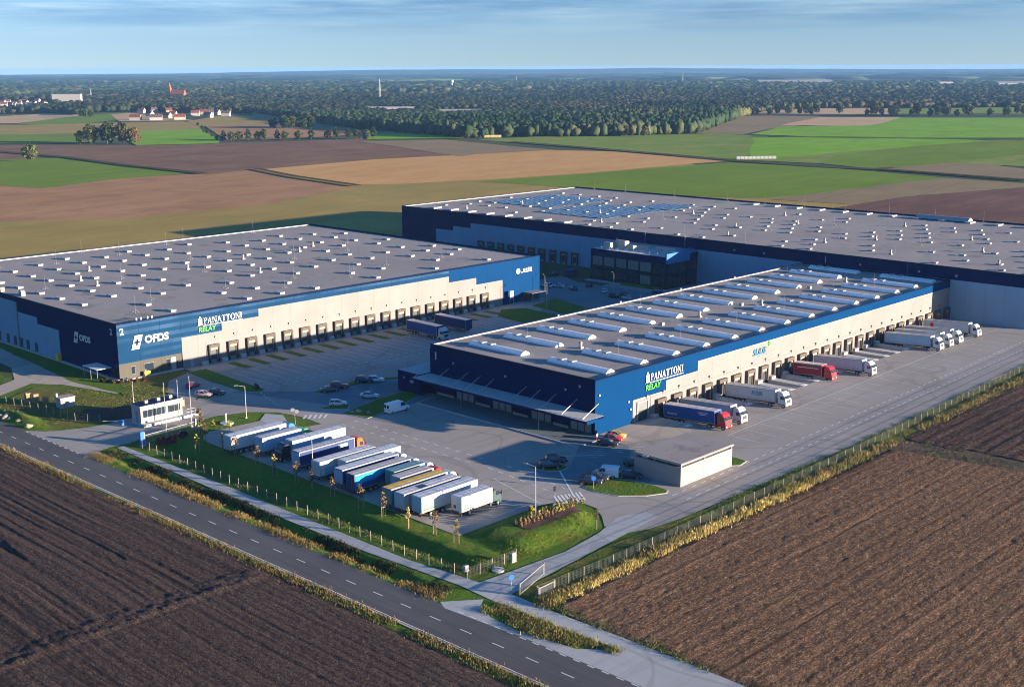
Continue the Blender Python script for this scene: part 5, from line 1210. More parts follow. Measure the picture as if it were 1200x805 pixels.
MB().box(0,6.5,-2.8,1.4,2.9,3.1).build('roof',M['greymetal'],cp)
for x,y in ((.1,-2.7),(3.2,-2.7),(6.4,-2.7),(.1,1.3),(6.4,1.3)): MB().box(x-.1,x+.1,y-.1,y+.1,0,2.9).build('post',M['greymetal'],cp)
MB().box(.05,6.45,1.2,1.35,.1,2.8).build('back_panel',M['shelter'],cp)
ib=thing('info_board',(284.3,274.2,0),'tall white information board on legs in front of the blue wall','board')
MB().box(-.9,.9,-.06,.06,2.0,4.6).build('panel',M['white'],ib)
for x in (-.8,.8): MB().box(x-.07,x+.07,-.05,.05,0,2.0).build('leg',M['white'],ib)
# ------------------------------------------------------------------ street furniture
def lamp(x,y,h,ang,label,arm=1.6):
    t=thing('street_lamp',(x,y,0),label,'street lamp',"street lamps of the site",ang)
    MB().tube((0,0,0),(0,0,h),.11,.06,10).build('pole',M['polecol'],t)
    MB().tube((0,0,h-.05),(arm,0,h+.35),.05,.04,8).build('arm',M['polecol'],t)
    MB().bbox(arm-.1,arm+.75,-.16,.16,h+.28,h+.42,.04).build('lamp_head',M['greymetal'],t)
    MB().box(-.2,.2,-.2,.2,0,.25).build('base',M['plinth'],t)
lamp(145.2,134.6,10,R(110),'tallest street lamp, rising from the planting bed by the crossing')
lamp(148,225,7.3,R(150),'street lamp on the lawn corner behind the white well cover')
lamp(133.3,181.2,8.2,R(100),'street lamp at the lawn edge in front of the parked trailers')
lamp(322,262,7,R(60),'street lamp in the shaded car park before the office')
lamp(298,272,8,R(60),'street lamp on the far grass triangle beside the left warehouse')
lamp(288,262,8,R(60),'street lamp on the nearer far grass triangle')
for (x,y,h,l) in [(128.9,226.4,11.3,'flagpole standing in front of the gatehouse windows'),(132.2,226.5,11.3,'flagpole at the right half of the gatehouse'),(136,228,11.2,'flagpole right of the gatehouse steps'),(137.3,255.1,5,'short white pole in the rough grass left of the gatehouse')]:
    t=thing('flagpole',(x,y,0),l,'flagpole','white poles by the entrance'); MB().tube((0,0,.3),(0,0,h),.10,.05,10).build('pole',M['white'],t); MB().tube((0,0,0),(0,0,.3),.2,n=10).build('base',M['plinth'],t)
    MB().bbox(-.09,.09,-.09,.09,h,h+.15,.03).build('cap',M['white'],t)
def signpost(x,y,h,label,kind,cat='sign',rz=0):
    t=thing('road_sign',(x,y,0),label,cat); t.rotation_euler=(0,0,rz)
    MB().tube((0,0,0),(0,0,h),.045,n=8).build('pole',M['polecol'],t)
    def disc(z,r,mat,off=-.07):
        mb=MB(); n=16; mb.add([(r*math.cos(2*math.pi*i/n),off,z+r*math.sin(2*math.pi*i/n)) for i in range(n)]+[(r*math.cos(2*math.pi*i/n),off+.04,z+r*math.sin(2*math.pi*i/n)) for i in range(n)],[tuple(range(n)),tuple(range(2*n-1,n-1,-1))]+[(i,(i+1)%n,n+(i+1)%n,n+i) for i in range(n)]); return mb.build('sign_plate',mat,t)
    if kind=='blue': disc(h-.45,.45,paint('sign_blue',(.03,.15,.55)))
    if kind=='mirror': disc(h-.35,.42,M['white'],-.09).location=(-.45,0,.1); disc(h-.5,.45,M['white'],-.09).location=(.45,0,-.1); MB().tube((-.5,-.02,h-.4),(.5,-.02,h-.4),.03,n=6).build('bracket',M['steel'],t)
    if kind=='signal':
        t.name='traffic_light'
        for k,z in enumerate((h-.5,h-1.5)):
            b=MB().bbox(-.22,.22,-.25,.05,z-.45,z+.45,.05).build('signal_head',M['dark'],t)
            for q in range(3): MB().tube((0,-.29,z-.28+.28*q),(0,-.245,z-.28+.28*q),.09,n=8).build('lens',M['door_grey'],b)
    if kind=='signal1':
        t.name='traffic_light'; b=MB().bbox(-.24,.24,-.25,.05,h-.6,h+.2,.05).build('signal_head',M['dark'],t)
        for q in range(2): MB().tube((0,-.29,h-.4+.35*q),(0,-.245,h-.4+.35*q),.1,n=8).build('lens',M['door_grey'],b)
        MB().box(-.3,.3,-.3,.3,0,.2).build('base',M['plinth'],t)
    return t
signpost(164.6,138.0,2.7,'round blue sign on a thin post in front of the parked black cars','blue',rz=R(-45))
signpost(149.9,124.9,3.8,'slim post with two dark signal heads at the bend of the service road','signal','traffic light',R(-45))
signpost(153.7,137.8,3.3,'short post with one dark signal head at the zebra crossing','signal1','traffic light',R(-45))
signpost(122.1,118.1,2.6,'dark blue round sign beside the service road gate','blue',rz=R(-20))
signpost(152.2,212.6,3.7,'post carrying two white round plates behind the parked lorries','mirror','sign',R(-45))
t=thing('well_cover',(142.7,224.7,0),'white well cover with a short vent pipe on the shaded lawn','well cover')
MB().tube((0,0,-.2),(0,0,.22),1.5,1.45,18).build('slab',M['white'],t); MB().tube((.1,.5,.22),(.1,.5,2.0),.22,n=10).build('vent_pipe',M['white'],t); MB().tube((.1,.5,2.0),(.1,.5,2.2),.34,.2,10).build('cap',M['white'],t)
t=thing('well_cover',(126.2,124.9,-.1),'white round manhole lid by the fence corner','well cover'); MB().tube((0,0,-.2),(0,0,.3),1.0,.98,18).build('slab',M['plinth'],t); MB().tube((0,0,.3),(0,0,.36),.55,n=14).build('lid',M['white'],t)
for (x,y,l) in [(130.3,125.6,'upright white cabinet at the fence corner by the service road'),(122.6,128.4,'low white meter box inside the path fence')]:
    t=thing('meter_cabinet',(x,y,0),l,'cabinet'); MB().bbox(-.45,.45,-.25,.25,.1,1.5 if x>125 else .9,.04).build('body',M['white'],t); MB().box(-.5,.5,-.3,.3,-.1,.1).build('base',M['plinth'],t); MB().box(-.38,.38,-.275,-.255,.2,1.3 if x>125 else .8).build('door',M['trim_white'],t)
# fences -----------------------------------------------------------
def fence(name,pts,label,h=1.7,step=3.0,mat=None,cat='fence',postmat=None):
    t=thing(name,(pts[0][0],pts[0][1],0),label,cat); o0=Vector((pts[0][0],pts[0][1],0)); mb=MB(); n=0
    for a,b in zip(pts[:-1],pts[1:]):
        a=Vector((*a,0))-o0; b=Vector((*b,0))-o0; L=(b-a).length; k=max(1,round(L/step)); d=(b-a).normalized(); q=Vector((-d.y,d.x,0))
        for i in range(k+1):
            if i==0 and n: continue
            p=a.lerp(b,i/k)
            if 'fpost' not in CACHE: CACHE['fpost']=meshonly(MB().box(-.032,.032,-.032,.032,-.9,1.8),'post',M['postcol'])
            inst('post',CACHE['fpost'],t,tuple(p),math.atan2(d.y,d.x)); n+=1
        for z in (.12,.5,.9,1.3,h): mb.tube(a+Vector((0,0,z)),b+Vector((0,0,z)),.013,n=4,cap=False)
        m_=int(L/.3)
        for i in range(m_): p=a+d*(i*.3); mb.add([tuple(p-d*.012+Vector((0,0,.1))),tuple(p+d*.012+Vector((0,0,.1))),tuple(p+d*.012+Vector((0,0,h))),tuple(p-d*.012+Vector((0,0,h)))],[(0,1,2,3)])
    mb.build('mesh_panel',mat or M['mesh_grey'],t,fix=False); return t
fence('fence',[(120.7,222),(120.5,190),(120.6,160),(120.2,140),(120.7,126.0),(131.2,125.8)],'long wire mesh fence with pale posts between the foot path and the lawn')
fence('fence',[(123.2,113.9),(140,113.2),(173,113.1),(216,113.6),(257,114.8),(308,116.2),(400,118.5)],'long wire mesh fence along the ploughed field and the yard edge',step=3.2)
fence('fence',[(112,290),(116.5,276),(119.5,262),(120.8,251),(124,245.8)],'wire mesh fence around the rough grass left of the entrance')
def gate(pts,label,h=1.9):
    (a,b)=pts; L=math.dist(a,b); t=thing('gate',(a[0],a[1],0),label,'gate'); t.rotation_euler=(0,0,math.atan2(b[1]-a[1],b[0]-a[0]))
    mb=MB().box(0,L,-.05,.05,h-.12,h); mb.box(0,L,-.05,.05,.18,.3)
    for x in (0,L-.1): mb.box(x,x+.1,-.05,.05,.3,h-.12)
    mb.build('gate_frame',M['gate_white'],t); mb=MB(); k=int(L/.22)
    for i in range(1,k): mb.box(i*L/k-.015,i*L/k+.015,-.015,.015,.3,h-.12)
    mb.build('gate_bar',M['greymetal'],t)
    for x in (-.2,L+.1): MB().box(x-.08,x+.08,-.08,.08,0,h+.2).build('gate_post',M['gate_white'],t)
    return t
g=gate([(122.2,224.2),(135.2,225.4)],'long white sliding gate standing open below the gatehouse')
MB().box(12.98,13.3,-.3,.3,0,2.6).build('gate_guide',M['trim_white'],g)
gate([(121.8,116.0),(129.6,118.5)],'white swing gate beside the service road entrance')
gate([(123.3,113.5),(126.6,113.6)],'short white gate leaf at the corner of the field fence',1.5)
t=thing('sign_pylon',(121.4,223.2,0),'dark blue pylon at the end of the sliding gate','pylon'); MB().bbox(-.45,.45,-.25,.25,0,3.1,.04).build('body',paint('sign_blue',(.03,.15,.55)),t); MB().box(-.5,.5,-.3,.3,-.05,.15).build('base',M['plinth'],t); MB().box(.46,.62,-.2,.2,0,2.9).build('edge_post',M['white'],t)
t=thing('boom_barrier',(126.3,240.3,0),'blue grey barrier box with its boom across the entrance lane','barrier'); MB().bbox(-.3,.3,-.3,.3,0,1.15,.05).build('cabinet',paint('sign_blue',(.03,.15,.55)),t); MB().tube((0,0,1.0),(-3.2,2.6,1.05),.06,n=6).build('boom',M['white'],t)
# stone heap, pallets, rocks
def rock(x,y,r,label,mat,group,seed):
    rr=random.Random(seed); bm=bmesh.new(); bmesh.ops.create_icosphere(bm,subdivisions=2,radius=r)
    for v in bm.verts: v.co*=rr.uniform(.72,1.12); v.co.z*=.62
    me=bpy.data.meshes.new('boulder'); bm.to_mesh(me); bm.free(); me.materials.append(mat)
    o=bpy.data.objects.new('boulder',me); col.objects.link(o); o.location=(x,y,r*.3); tag(o,label,'boulder',group); return o
stone=plain('field_stone',(.42,.30,.20),.9,.3,1.5)
for i,(x,y,r) in enumerate([(166.8,211.2,.55),(168.0,210.4,.8),(169.2,208.4,.5)]): rock(x,y,r,'pale boulder on the shaded flower bed by the zebra crossing',stone,'boulders on the shaded flower bed',i)
rr=random.Random(3)
for i in range(16): rock(111.6+rr.uniform(-1.4,2.4),rr.uniform(253,270),rr.uniform(.45,1.1),'tan boulder in the stone heap at the roadside by the left picture edge',stone,'boulders heaped at the roadside',20+i)
for i,(x,y,h,l) in enumerate([(120.2,272.8,2.8,'tallest tan timber stack in the rough grass'),(121.6,271.8,2.3,'tan timber stack beside the tallest one'),(123.3,270.3,1.6,'lowest tan timber stack, nearest the utility hut')]):
    t=thing('timber_stack',(x,y,0),l,'timber stack'); 
    for k in range(int(h/.28)): MB().box(-.6,.6,-.5,.5,.02+k*.28,.02+k*.28+.2).build('board_layer',M['wood'],t)
    MB().box(-.5,-.4,-.45,.45,0,h).build('batten',M['wood'],t)
# person by the blue wall
def person(x,y,rz,label):
    t=thing('person',(x,y,0),label,'person'); t.rotation_euler=(0,0,rz)
    V=[(0,0,.95),(0,0,1.12),(0,0,1.32),(0,0,1.44),(0,0,1.52),(0,.01,1.62),(0,.01,1.74),
       (.17,0,1.42),(.25,.03,1.16),(.24,.12,.92),(.24,.15,.84),(-.17,0,1.42),(-.24,.0,1.16),(-.25,.06,.92),(-.25,.08,.84),
       (.10,0,.88),(.12,.02,.5),(.12,-.02,.09),(.13,.14,.04),(-.10,0,.88),(-.12,.0,.5),(-.13,-.03,.09),(-.14,.13,.04)]
    E=[(0,1),(1,2),(2,3),(3,4),(4,5),(5,6),(3,7),(7,8),(8,9),(9,10),(3,11),(11,12),(12,13),(13,14),(0,15),(15,16),(16,17),(17,18),(0,19),(19,20),(20,21),(21,22)]
    Rr=[.15,.14,.17,.12,.06,.10,.085,.075,.05,.04,.045,.075,.05,.04,.045,.095,.07,.05,.05,.095,.07,.05,.05]
    me=bpy.data.meshes.new('body'); me.from_pydata(V,E,[]); o=bpy.data.objects.new('body',me); col.objects.link(o)
    sk=o.modifiers.new('s','SKIN'); o.modifiers.new('d','SUBSURF').levels=1
    for i,sv in enumerate(me.skin_vertices[0].data): sv.radius=(Rr[i],Rr[i]*.8); 
    me.skin_vertices[0].data[0].use_root=True
    dg=bpy.context.evaluated_depsgraph_get(); m2=bpy.data.meshes.new_from_object(o.evaluated_get(dg)); bpy.data.objects.remove(o)
    m2.materials.clear()
    for mm in (M['skin'],paint('shirt_white',(.75,.74,.74)),paint('trousers_red',(.45,.06,.08)),M['dark']): m2.materials.append(mm)
    for p in m2.polygons:
        z=p.center.z; ax=abs(p.center.x); p.material_index=0
        if z<.1: p.material_index=3
        elif z<.95 and ax<.2: p.material_index=2
        elif z<1.47 and not(ax>.2 and z<1.05): p.material_index=1
        p.use_smooth=True
    b=bpy.data.objects.new('body',m2); col.objects.link(b); b.parent=t
    bm=bmesh.new(); bmesh.ops.create_uvsphere(bm,u_segments=10,v_segments=6,radius=.115)
    for v in bm.verts: v.co.z=max(v.co.z,-.02)
    hm=bpy.data.meshes.new('hair'); bm.to_mesh(hm); bm.free(); hm.materials.append(M['hair']); h=bpy.data.objects.new('hair',hm); col.objects.link(h); h.parent=t; h.location=(0,-.01,1.74)
person(188.4,157.2,R(160),'person in white top and red trousers standing by the blue wall corner')
# ------------------------------------------------------------------ vegetation
def leaves(n,clumps,leaf,cols,seed,flat=.0):
    g=np.random.default_rng(seed); c=np.array(clumps); w=c[:,3]**2; k=g.choice(len(c),n,p=w/w.sum())
    d=g.normal(size=(n,3)); d/=np.linalg.norm(d,axis=1)[:,None]
    r=c[k,3]*np.cbrt(g.uniform(.25,1.15,n)); P=c[k,:3]+d*r[:,None]*np.array([1,1,.85])
    u=g.normal(size=(n,3)); u/=np.linalg.norm(u,axis=1)[:,None]; v=np.cross(u,d+g.normal(size=(n,3))*.6); v/=np.linalg.norm(v,axis=1)[:,None]+1e-6
    s=leaf*g.uniform(.6,1.4,n)[:,None]
    co=np.stack([P-u*s-v*s*.6,P+u*s-v*s*.6,P+u*s*.7+v*s*.6,P-u*s*.7+v*s*.6],1).reshape(-1,3)
    f=np.arange(4*n).reshape(n,4)
    cols=np.array(cols); ck=g.choice(len(cols),len(c)); cc=cols[ck[k]]*g.uniform(.75,1.25,n)[:,None]
    return co,f,np.repeat(cc,4,0)
def tree_proto(name,h,spread,n,leaf,cols,seed,trunk_h=.3,nc=9,shape=1.,trunk_r=.035,stakes=False):
    """a tree thing: tapered trunk with limbs, crown of leaf clumps"""
    rr=random.Random(seed); t=thing(name,(0,0,0),'tree','tree')
    mb=MB(); th=h*trunk_h; mb.tube((0,0,-.3),(0,0,th),h*trunk_r,h*trunk_r*.7,8); mb.tube((0,0,th-.02),(0,0,h*.85),h*trunk_r*.7,h*.008,7)
    cl=[]
    for i in range(nc):
        a=i*2.4+rr.uniform(-.5,.5); zz=th+(h-th)*(.12+.76*(i+.5)/nc); k=math.sin(math.pi*min(1,max(.12,(zz-th*.8)/(h-th*.7))))**.7*shape
        rad=spread*k*rr.uniform(.35,.75); r=spread*rr.uniform(.30,.52)*(.55+.5*k)
        p=(rad*math.cos(a),rad*math.sin(a),zz); cl.append((*p,r))
        mb.tube((0,0,zz*.72),(p[0]*.8,p[1]*.8,zz),h*trunk_r*.3,h*.006,5)
    cl.append((0,0,h-spread*.3,spread*.32))
    mb.build('trunk',M['bark'],t)
    co,f,tn=leaves(n,cl,leaf,cols,seed); rawmesh('crown',co,f,M['leaf'],tn,t)
    if stakes:
        for x in (-.45,.45): MB().tube((x,0,-.3),(x,0,2.0),.06,n=6).build('stake',M['wood'],t)
        MB().box(-.45,.45,-.04,.04,1.7,1.8).build('stake_tie',M['wood'],t)
    return t
def drop_proto(t):
    for c in list(t.children_recursive)[::-1]: bpy.data.objects.remove(c)
    bpy.data.objects.remove(t)
DG=[(.022,.042,.014),(.035,.055,.016),(.05,.068,.02)]
OL=[(.075,.085,.022),(.10,.10,.03),(.055,.07,.02)]
AU=[(.20,.12,.03),(.15,.11,.035),(.09,.09,.03)]
GO=[(.42,.27,.06),(.30,.20,.05),(.5,.36,.12)]
BR=[(.16,.085,.035),(.24,.14,.06),(.13,.08,.04)]
# young staked trees along the trailer park
prs=[tree_proto('young_tree',4.6,.75,170,.11,BR,1,.36,7,stakes=True,trunk_r=.013),tree_proto('young_tree',4.2,.6,130,.11,GO,2,.36,7,stakes=True,trunk_r=.013),tree_proto('young_tree',4.9,.8,200,.11,BR+OL,3,.36,8,stakes=True,trunk_r=.013)]
for i,(x,y) in enumerate([(131.9,216.1),(131.0,208.3),(130.6,203.2),(130.0,194.5),(129.6,188.3),(129.4,181.0),(128.9,175.7),(129.2,170.0),(128.9,161.5),(129.2,155.7),(128.5,148.4),(129.5,143.0),(129.2,137.4),(126.8,211)]):
    place(prs[i%3],x,y,0,i*.7,.9+.02*(i%5),label='young staked tree with thin autumn crown on the lawn before the parked trailers',group='young staked trees along the trailer park')
sm=tree_proto('young_tree',2.6,.6,110,.12,[(.42,.40,.05),(.5,.42,.08)],5,.3,5,stakes=False,trunk_r=.015)
for x,y,l in [(137.6,221.8,'little yellow sapling on the shaded lawn nearest the flagpoles'),(139.8,219.2,'little yellow sapling closest to the leftmost parked trailer')]: place(sm,x,y,label=l)
tt=tree_proto('young_tree',5.6,.9,220,.14,BR+AU,8,.3,8,stakes=True,trunk_r=.014); place(tt,134.6,222.3,label='taller brown-leaved young tree in front of the flagpole by the steps')
for p in prs+[sm,tt]: drop_proto(p)
# shrubs
def shrub_proto(name,h,sp,n,leaf,cols,seed):
    rr=random.Random(seed); t=thing(name,(0,0,0),'shrub','shrub'); cl=[(rr.uniform(-.3,.3)*sp,rr.uniform(-.3,.3)*sp,h*(.3+.5*i/4),sp*(.55-.07*i)) for i in range(5)]
    mb=MB()
    for i in range(3): mb.tube((0,0,-.1),(math.cos(i*2.1)*sp*.3,math.sin(i*2.1)*sp*.3,h*.6),.03,.01,5)
    mb.build('stem',M['bark'],t); co,f,tn=leaves(n,cl,leaf,cols,seed); rawmesh('foliage',co,f,M['leaf'],tn,t); return t
sp_=shrub_proto('shrub',1.5,.42,110,.11,[(.36,.22,.08),(.28,.2,.07),(.40,.28,.10)],4)
rr=random.Random(9)
for r_ in range(2):
    for k in range(17): place(sp_,140.2+.95*k+rr.uniform(-.2,.2),134.4-r_*1.3,.85,rr.uniform(0,6),rr.uniform(.75,1.2),label='slim tan shrub in the two rows of the mulched planting bed',group='tan shrubs in the planting bed')
yl=shrub_proto('shrub',1.9,1.0,260,.15,[(.42,.36,.03),(.36,.33,.05)],14); place(yl,145.4,135.7,.9,1,label='bushy yellow shrub at the foot of the tallest street lamp')
rd_=shrub_proto('shrub',1.3,.9,220,.14,[(.22,.02,.035),(.30,.04,.05),(.16,.02,.03)],6)
for k,(x,y) in enumerate([(124.6,222.2),(126,222.6),(127.4,222.4),(128.8,223),(130.2,222.8),(131.5,223.4),(125.4,220.6),(127,220.4)]): place(rd_,x,y,-.1,k,rr.uniform(.8,1.15),label='crimson shrub in the bed beneath the sliding gate',group='crimson shrubs beneath the sliding gate')
bs=shrub_proto('shrub',1.2,.8,200,.14,[(.09,.03,.025),(.06,.05,.02),(.12,.05,.03)],7)
for k,(x,y) in enumerate([(142.6,277.2),(143.2,275.2),(144.4,273.8),(146,272.6),(147.8,272),(142,279),(149.5,271.6)]): place(bs,x,y,0,k,rr.uniform(.8,1.1),label='dark reddish shrub at the corner of the left warehouse',group='dark shrubs at the left warehouse corner')
for k,(x,y) in enumerate([(165.2,246.2),(164.6,244.8),(163.6,243.6)]): place(bs,x,y,.1,k,.8,label='dark reddish shrub at the tip of the shaded grass wedge',group='dark shrubs at the grass wedge tip')
for p in (sp_,yl,rd_,bs): drop_proto(p)
# grass tufts ------------------------------------------------------
def tufts(name,pts,hmin,hmax,cols,seed,blades=6,w=.07,spread=.28):
    g=np.random.default_rng(seed); P=np.array(pts); q=vn(P[:,0],P[:,1],2.2,seed)*.6+vn(P[:,0],P[:,1],7,seed+50)*.4; P=P[q>.36]; q=q[q>.36]; n=len(P); k=n*blades
    b=np.repeat(P,blades,0)+np.concatenate([g.normal(size=(k,2))*spread,np.zeros((k,1))],1)
    h=g.uniform(hmin,hmax,k)*np.repeat((.35+1.5*np.clip(q-.3,0,.6))*g.uniform(.6,1.2,n),blades); a=g.uniform(0,6.28,k); ln=g.normal(size=(k,2))*.28*h[:,None]
    dx=np.stack([np.cos(a),np.sin(a)],1)*w
    z=b[:,2]
    co=np.stack([np.concatenate([b[:,:2]-dx,(z-.05)[:,None]],1),np.concatenate([b[:,:2]+dx,(z-.05)[:,None]],1),np.concatenate([b[:,:2]+dx*.8+ln*.5,(z+h*.6)[:,None]],1),np.concatenate([b[:,:2]+ln,(z+h)[:,None]],1)],1).reshape(-1,3)
    f=np.arange(4*k).reshape(k,4); cols=np.array(cols)*.72; c=cols[g.choice(len(cols),n)]; c=np.repeat(c*g.uniform(.7,1.25,(n,1)),blades*4,0)
    o=rawmesh(name,co,f,M['leaf'],c); o['kind']='stuff'; return o
def zat(x,y): return float(site_z(np.array([x]),np.array([y]))[0]) if (100<x<162 and 98<y<300) else .02
TAN=[(.34,.22,.09),(.42,.27,.10),(.28,.19,.08),(.22,.17,.06)]
ORG=[(.46,.26,.08),(.38,.22,.08),(.5,.32,.13)]
GRN=[(.10,.16,.02),(.14,.19,.025),(.19,.20,.035)]
MIX=GRN+[(.20,.17,.05),(.26,.19,.07)]
g=np.random.default_rng(2)
pts=[]
for _ in range(2600):
    y=g.uniform(62,330); x=xr(y,0)-.5-abs(g.normal())*.85
    if x>100.2-(y<130)*0: pts.append((x,y,.05))
tufts('dry_grass',pts,.2,.6,TAN+GRN[:2]+[(.2,.17,.05)],1,w=.04,blades=9,spread=.55)
pts=[]
for _ in range(2600):
    y=g.uniform(124,226); t_=g.uniform(); x=xr(y,1)+.35+2.2*t_; pts.append((x,y,zat(x,y)))
tufts('dry_grass',pts,.2,.6,TAN+GRN[2:],2,w=.04,blades=9,spread=.55)
pts=[]
for _ in range(2600):
    y=g.uniform(125,224); x=g.uniform(114,116.6); pts.append((x,y,zat(x,y)))
tufts('ditch_vegetation',pts,.3,.8,[(.035,.055,.018),(.05,.07,.02),(.06,.045,.03),(.09,.08,.03)],3)
pts=[]
for _ in range(1100):
    y=g.uniform(94.5,117); c=(y-94)/22; x=g.uniform(114+ (1-min(1,c*2.2))*4 if y<104 else 113.6+(114.9-113.6)*0, 117.8); 
    if y>112 and x<114.4: continue
    pts.append((x,y,.03))
tufts('dry_grass',pts,.25,.7,TAN+GRN[:2],4,w=.04,blades=9,spread=.5)
pts=[]
for _ in range(3200):
    x=121.5+(g.uniform()**1.6)*290; y=112.4-abs(g.normal())*1.0+ (x-216)*.015*(x>216); pts.append((x,y,.04))
tufts('dry_grass',pts,.4,1.15,[(.36,.24,.10),(.42,.29,.12),(.30,.22,.09),(.20,.20,.05),(.15,.18,.04)],5,w=.04,blades=9,spread=.5)
pts=[(x,y,.04) for x,y in zip(121.6+g.uniform(0,1,1300)**1.3*85,111.6-np.abs(g.normal(size=1300))*.9)]
tufts('dry_grass',pts,.4,1.0,[(.62,.38,.13),(.55,.34,.14),(.66,.46,.2)],15,w=.045,blades=9,spread=.5)
pts=[]
for _ in range(4200):
    x=122+g.uniform()*235; y=114.2+g.uniform()*3.2+(x-216)*.012*(x>216); pts.append((x,y,zat(x,y)))
tufts('verge_grass',pts,.12,.35,[(.11,.18,.02),(.15,.21,.025),(.20,.22,.03)],6,w=.05,spread=.5)
pts=[(g.uniform(121.5,123.6),g.uniform(62,112),.05) for _ in range(700)]
tufts('verge_grass',pts,.15,.45,GRN+TAN[3:],7,w=.04,spread=.5)
pts=[]
for _ in range(2600):
    x=g.uniform(104,150); y=g.uniform(246,276)
    if not(112<x<150) or (137<x<143 and y>262): continue
    if y<246+(x<125)*5 or y<243.5+(x-125)*.55: continue
    pts.append((x,y,max(.05,zat(x,y))))
tufts('rough_grass',pts,.1,.3,[(.12,.135,.03),(.17,.16,.04),(.22,.18,.06)],8,w=.05,spread=.5)
pts=[(g.uniform(121.2,122.8),g.uniform(126.5,221),.0) for _ in range(1500)]
pts=[(x,y,zat(x,y)) for x,y,_ in pts]
tufts('rough_grass',pts,.1,.35,GRN+[(.2,.18,.05)],9,w=.04,spread=.5)
pts=[(x,y,zat(x,y)) for x,y in zip(g.uniform(122,158,1500),g.uniform(124.6,131,1500)) if y>125+0.0*x and not (x>150 and y<128-(x-150)*-.3)]
tufts('ground_cover',pts,.08,.22,[(.13,.19,.02),(.17,.22,.025),(.21,.22,.03)],10,blades=7,w=.05,spread=.5)
pts=[(x,y,.05) for x,y in zip(g.uniform(222,238,500),g.uniform(86,112,500)) if 221<x+ (y-112)*.35<231 or y>110]
tufts('rough_grass',pts,.12,.4,GRN+TAN[:1],11,w=.05,spread=.6)
# lone trees and hedgerow trees ------------------------------------
protos=[tree_proto('broadleaf_tree',15,6.2,1500,.55,DG+OL,21,.07,15,1.0,.022),tree_proto('broadleaf_tree',14,5.5,1300,.55,OL+AU[2:],22,.07,14,1.,.022),tree_proto('broadleaf_tree',13,5.2,1200,.55,DG,23,.06,14,1.05,.022),tree_proto('broadleaf_tree',12,5,1100,.55,AU,24,.06,13,1.05,.022),tree_proto('conifer_tree',14,3.2,900,.5,DG,25,.12,11,1.25,.02)]
def far(pi,x,y,s,l,gname,rz=0): return place(protos[pi],x,y,0,rz,s,label=l,group=gname)
p=(633.8,1191.6)
for i,(dx,dy,pi,s,l) in enumerate([(0,0,2,1.75,'dark main tree of the big clump between the left fields'),(-12,12,0,1.4,'left tree of the big clump between the left fields'),(11,-11,1,1.6,'right olive tree of the big clump between the left fields'),(19,-19,3,1.4,'rusty autumn tree at the right end of the big clump'),(-20,19,1,1.0,'smaller tree at the back left of the big clump')]): far(pi,p[0]+dx,p[1]+dy,s,l,None,i)
p=(466.6,1010.0); far(1,p[0],p[1],1.1,'round grey-green tree alone at the left field track',None,2)
gname='hedgerow trees before the pinkish field'
for i,px_ in enumerate([(262,166),(271,166),(280,165.5),(291,165.5),(302,165.2),(309,165.2),(325,165),(334,165),(350,164.5),(365,164),(384,163.5),(394,163.5),(408,163.5),(419,163.3),(430,163.2),(438,163)][:0]): pass
for i,q in enumerate([(737.8,1136.6),(743.1,1130.3),(752.9,1130.5),(759.4,1122.7),(768.7,1118.8),(772.9,1113.8),(784.3,1105.0),(789.6,1098.5),(804.0,1093.6),(817.8,1089.3),(834.2,1082.1),(840.3,1074.9),(848.7,1064.7),(857.3,1059.3),(865.0,1052.6),(871.9,1049.4)]):
    far([4,0,1,4,2,4][i%6],q[0],q[1],[.85,.7,.75,.95,.8,1.0][i%6],'dark tree in the loose row along the edge of the pinkish field',gname,i)
for i,q in enumerate([(937.8,1329.4),(941.3,1325.0),(944.8,1320.7),(952.4,1322.0),(958.7,1321.4),(962.2,1317.0),(965.8,1312.6),(976.3,1317.7),(979.1,1314.1)]): far([2,0,2][i%3],q[0]+(i%2)*7,q[1]-(i%3)*5,1.15,'dark tree in the tight dark copse on the field left of the forest','trees of the dark copse',i)
for i,q in enumerate([(914.9,1469.3),(866.6,1382.2),(813.2,1286.5),(776.1,1217.6),(741.8,1156.0)]): far(2,q[0],q[1],.42,'low dark tree of the hedge running down to the tree row','trees of the slanting hedge',i)
for i,q in enumerate([(961.5,1873.0),(959.1,1848.9),(975.3,1911.2)]): far(2,q[0],q[1],1.0,'dark tree on the far left field border before the village','trees on the far left field border',i)
for i,px_ in enumerate([(1708.5,1076.9),(1746.3,1086.5),(1741.5,1063.1),(1767.7,1058.6),(1768.0,1046.4),(1747.3,1026.4),(1816.3,1056.1),(1806.1,1008.5),(1769.6,941.1),(1791.2,941.1),(1798.3,931.8),(1791.6,912.6),(1781.2,898.9),(1810.4,888.3),(1831.4,888.8),(1812.2,858.7),(1834.6,857.0),(1826.1,840.8),(1820.8,820.9),(1830.8,808.1),(1866.1,789.1),(1865.0,763.9),(1973.0,790.8),(1977.7,784.6)]):
    far([2,0,1,2,0][i%5],px_[0],px_[1],[.95,1.1,1.25,.85,1.35][i%5],'dark tree in the row along the far right field road','trees along the far right field road',i)
gname='front trees of the central forest edge'
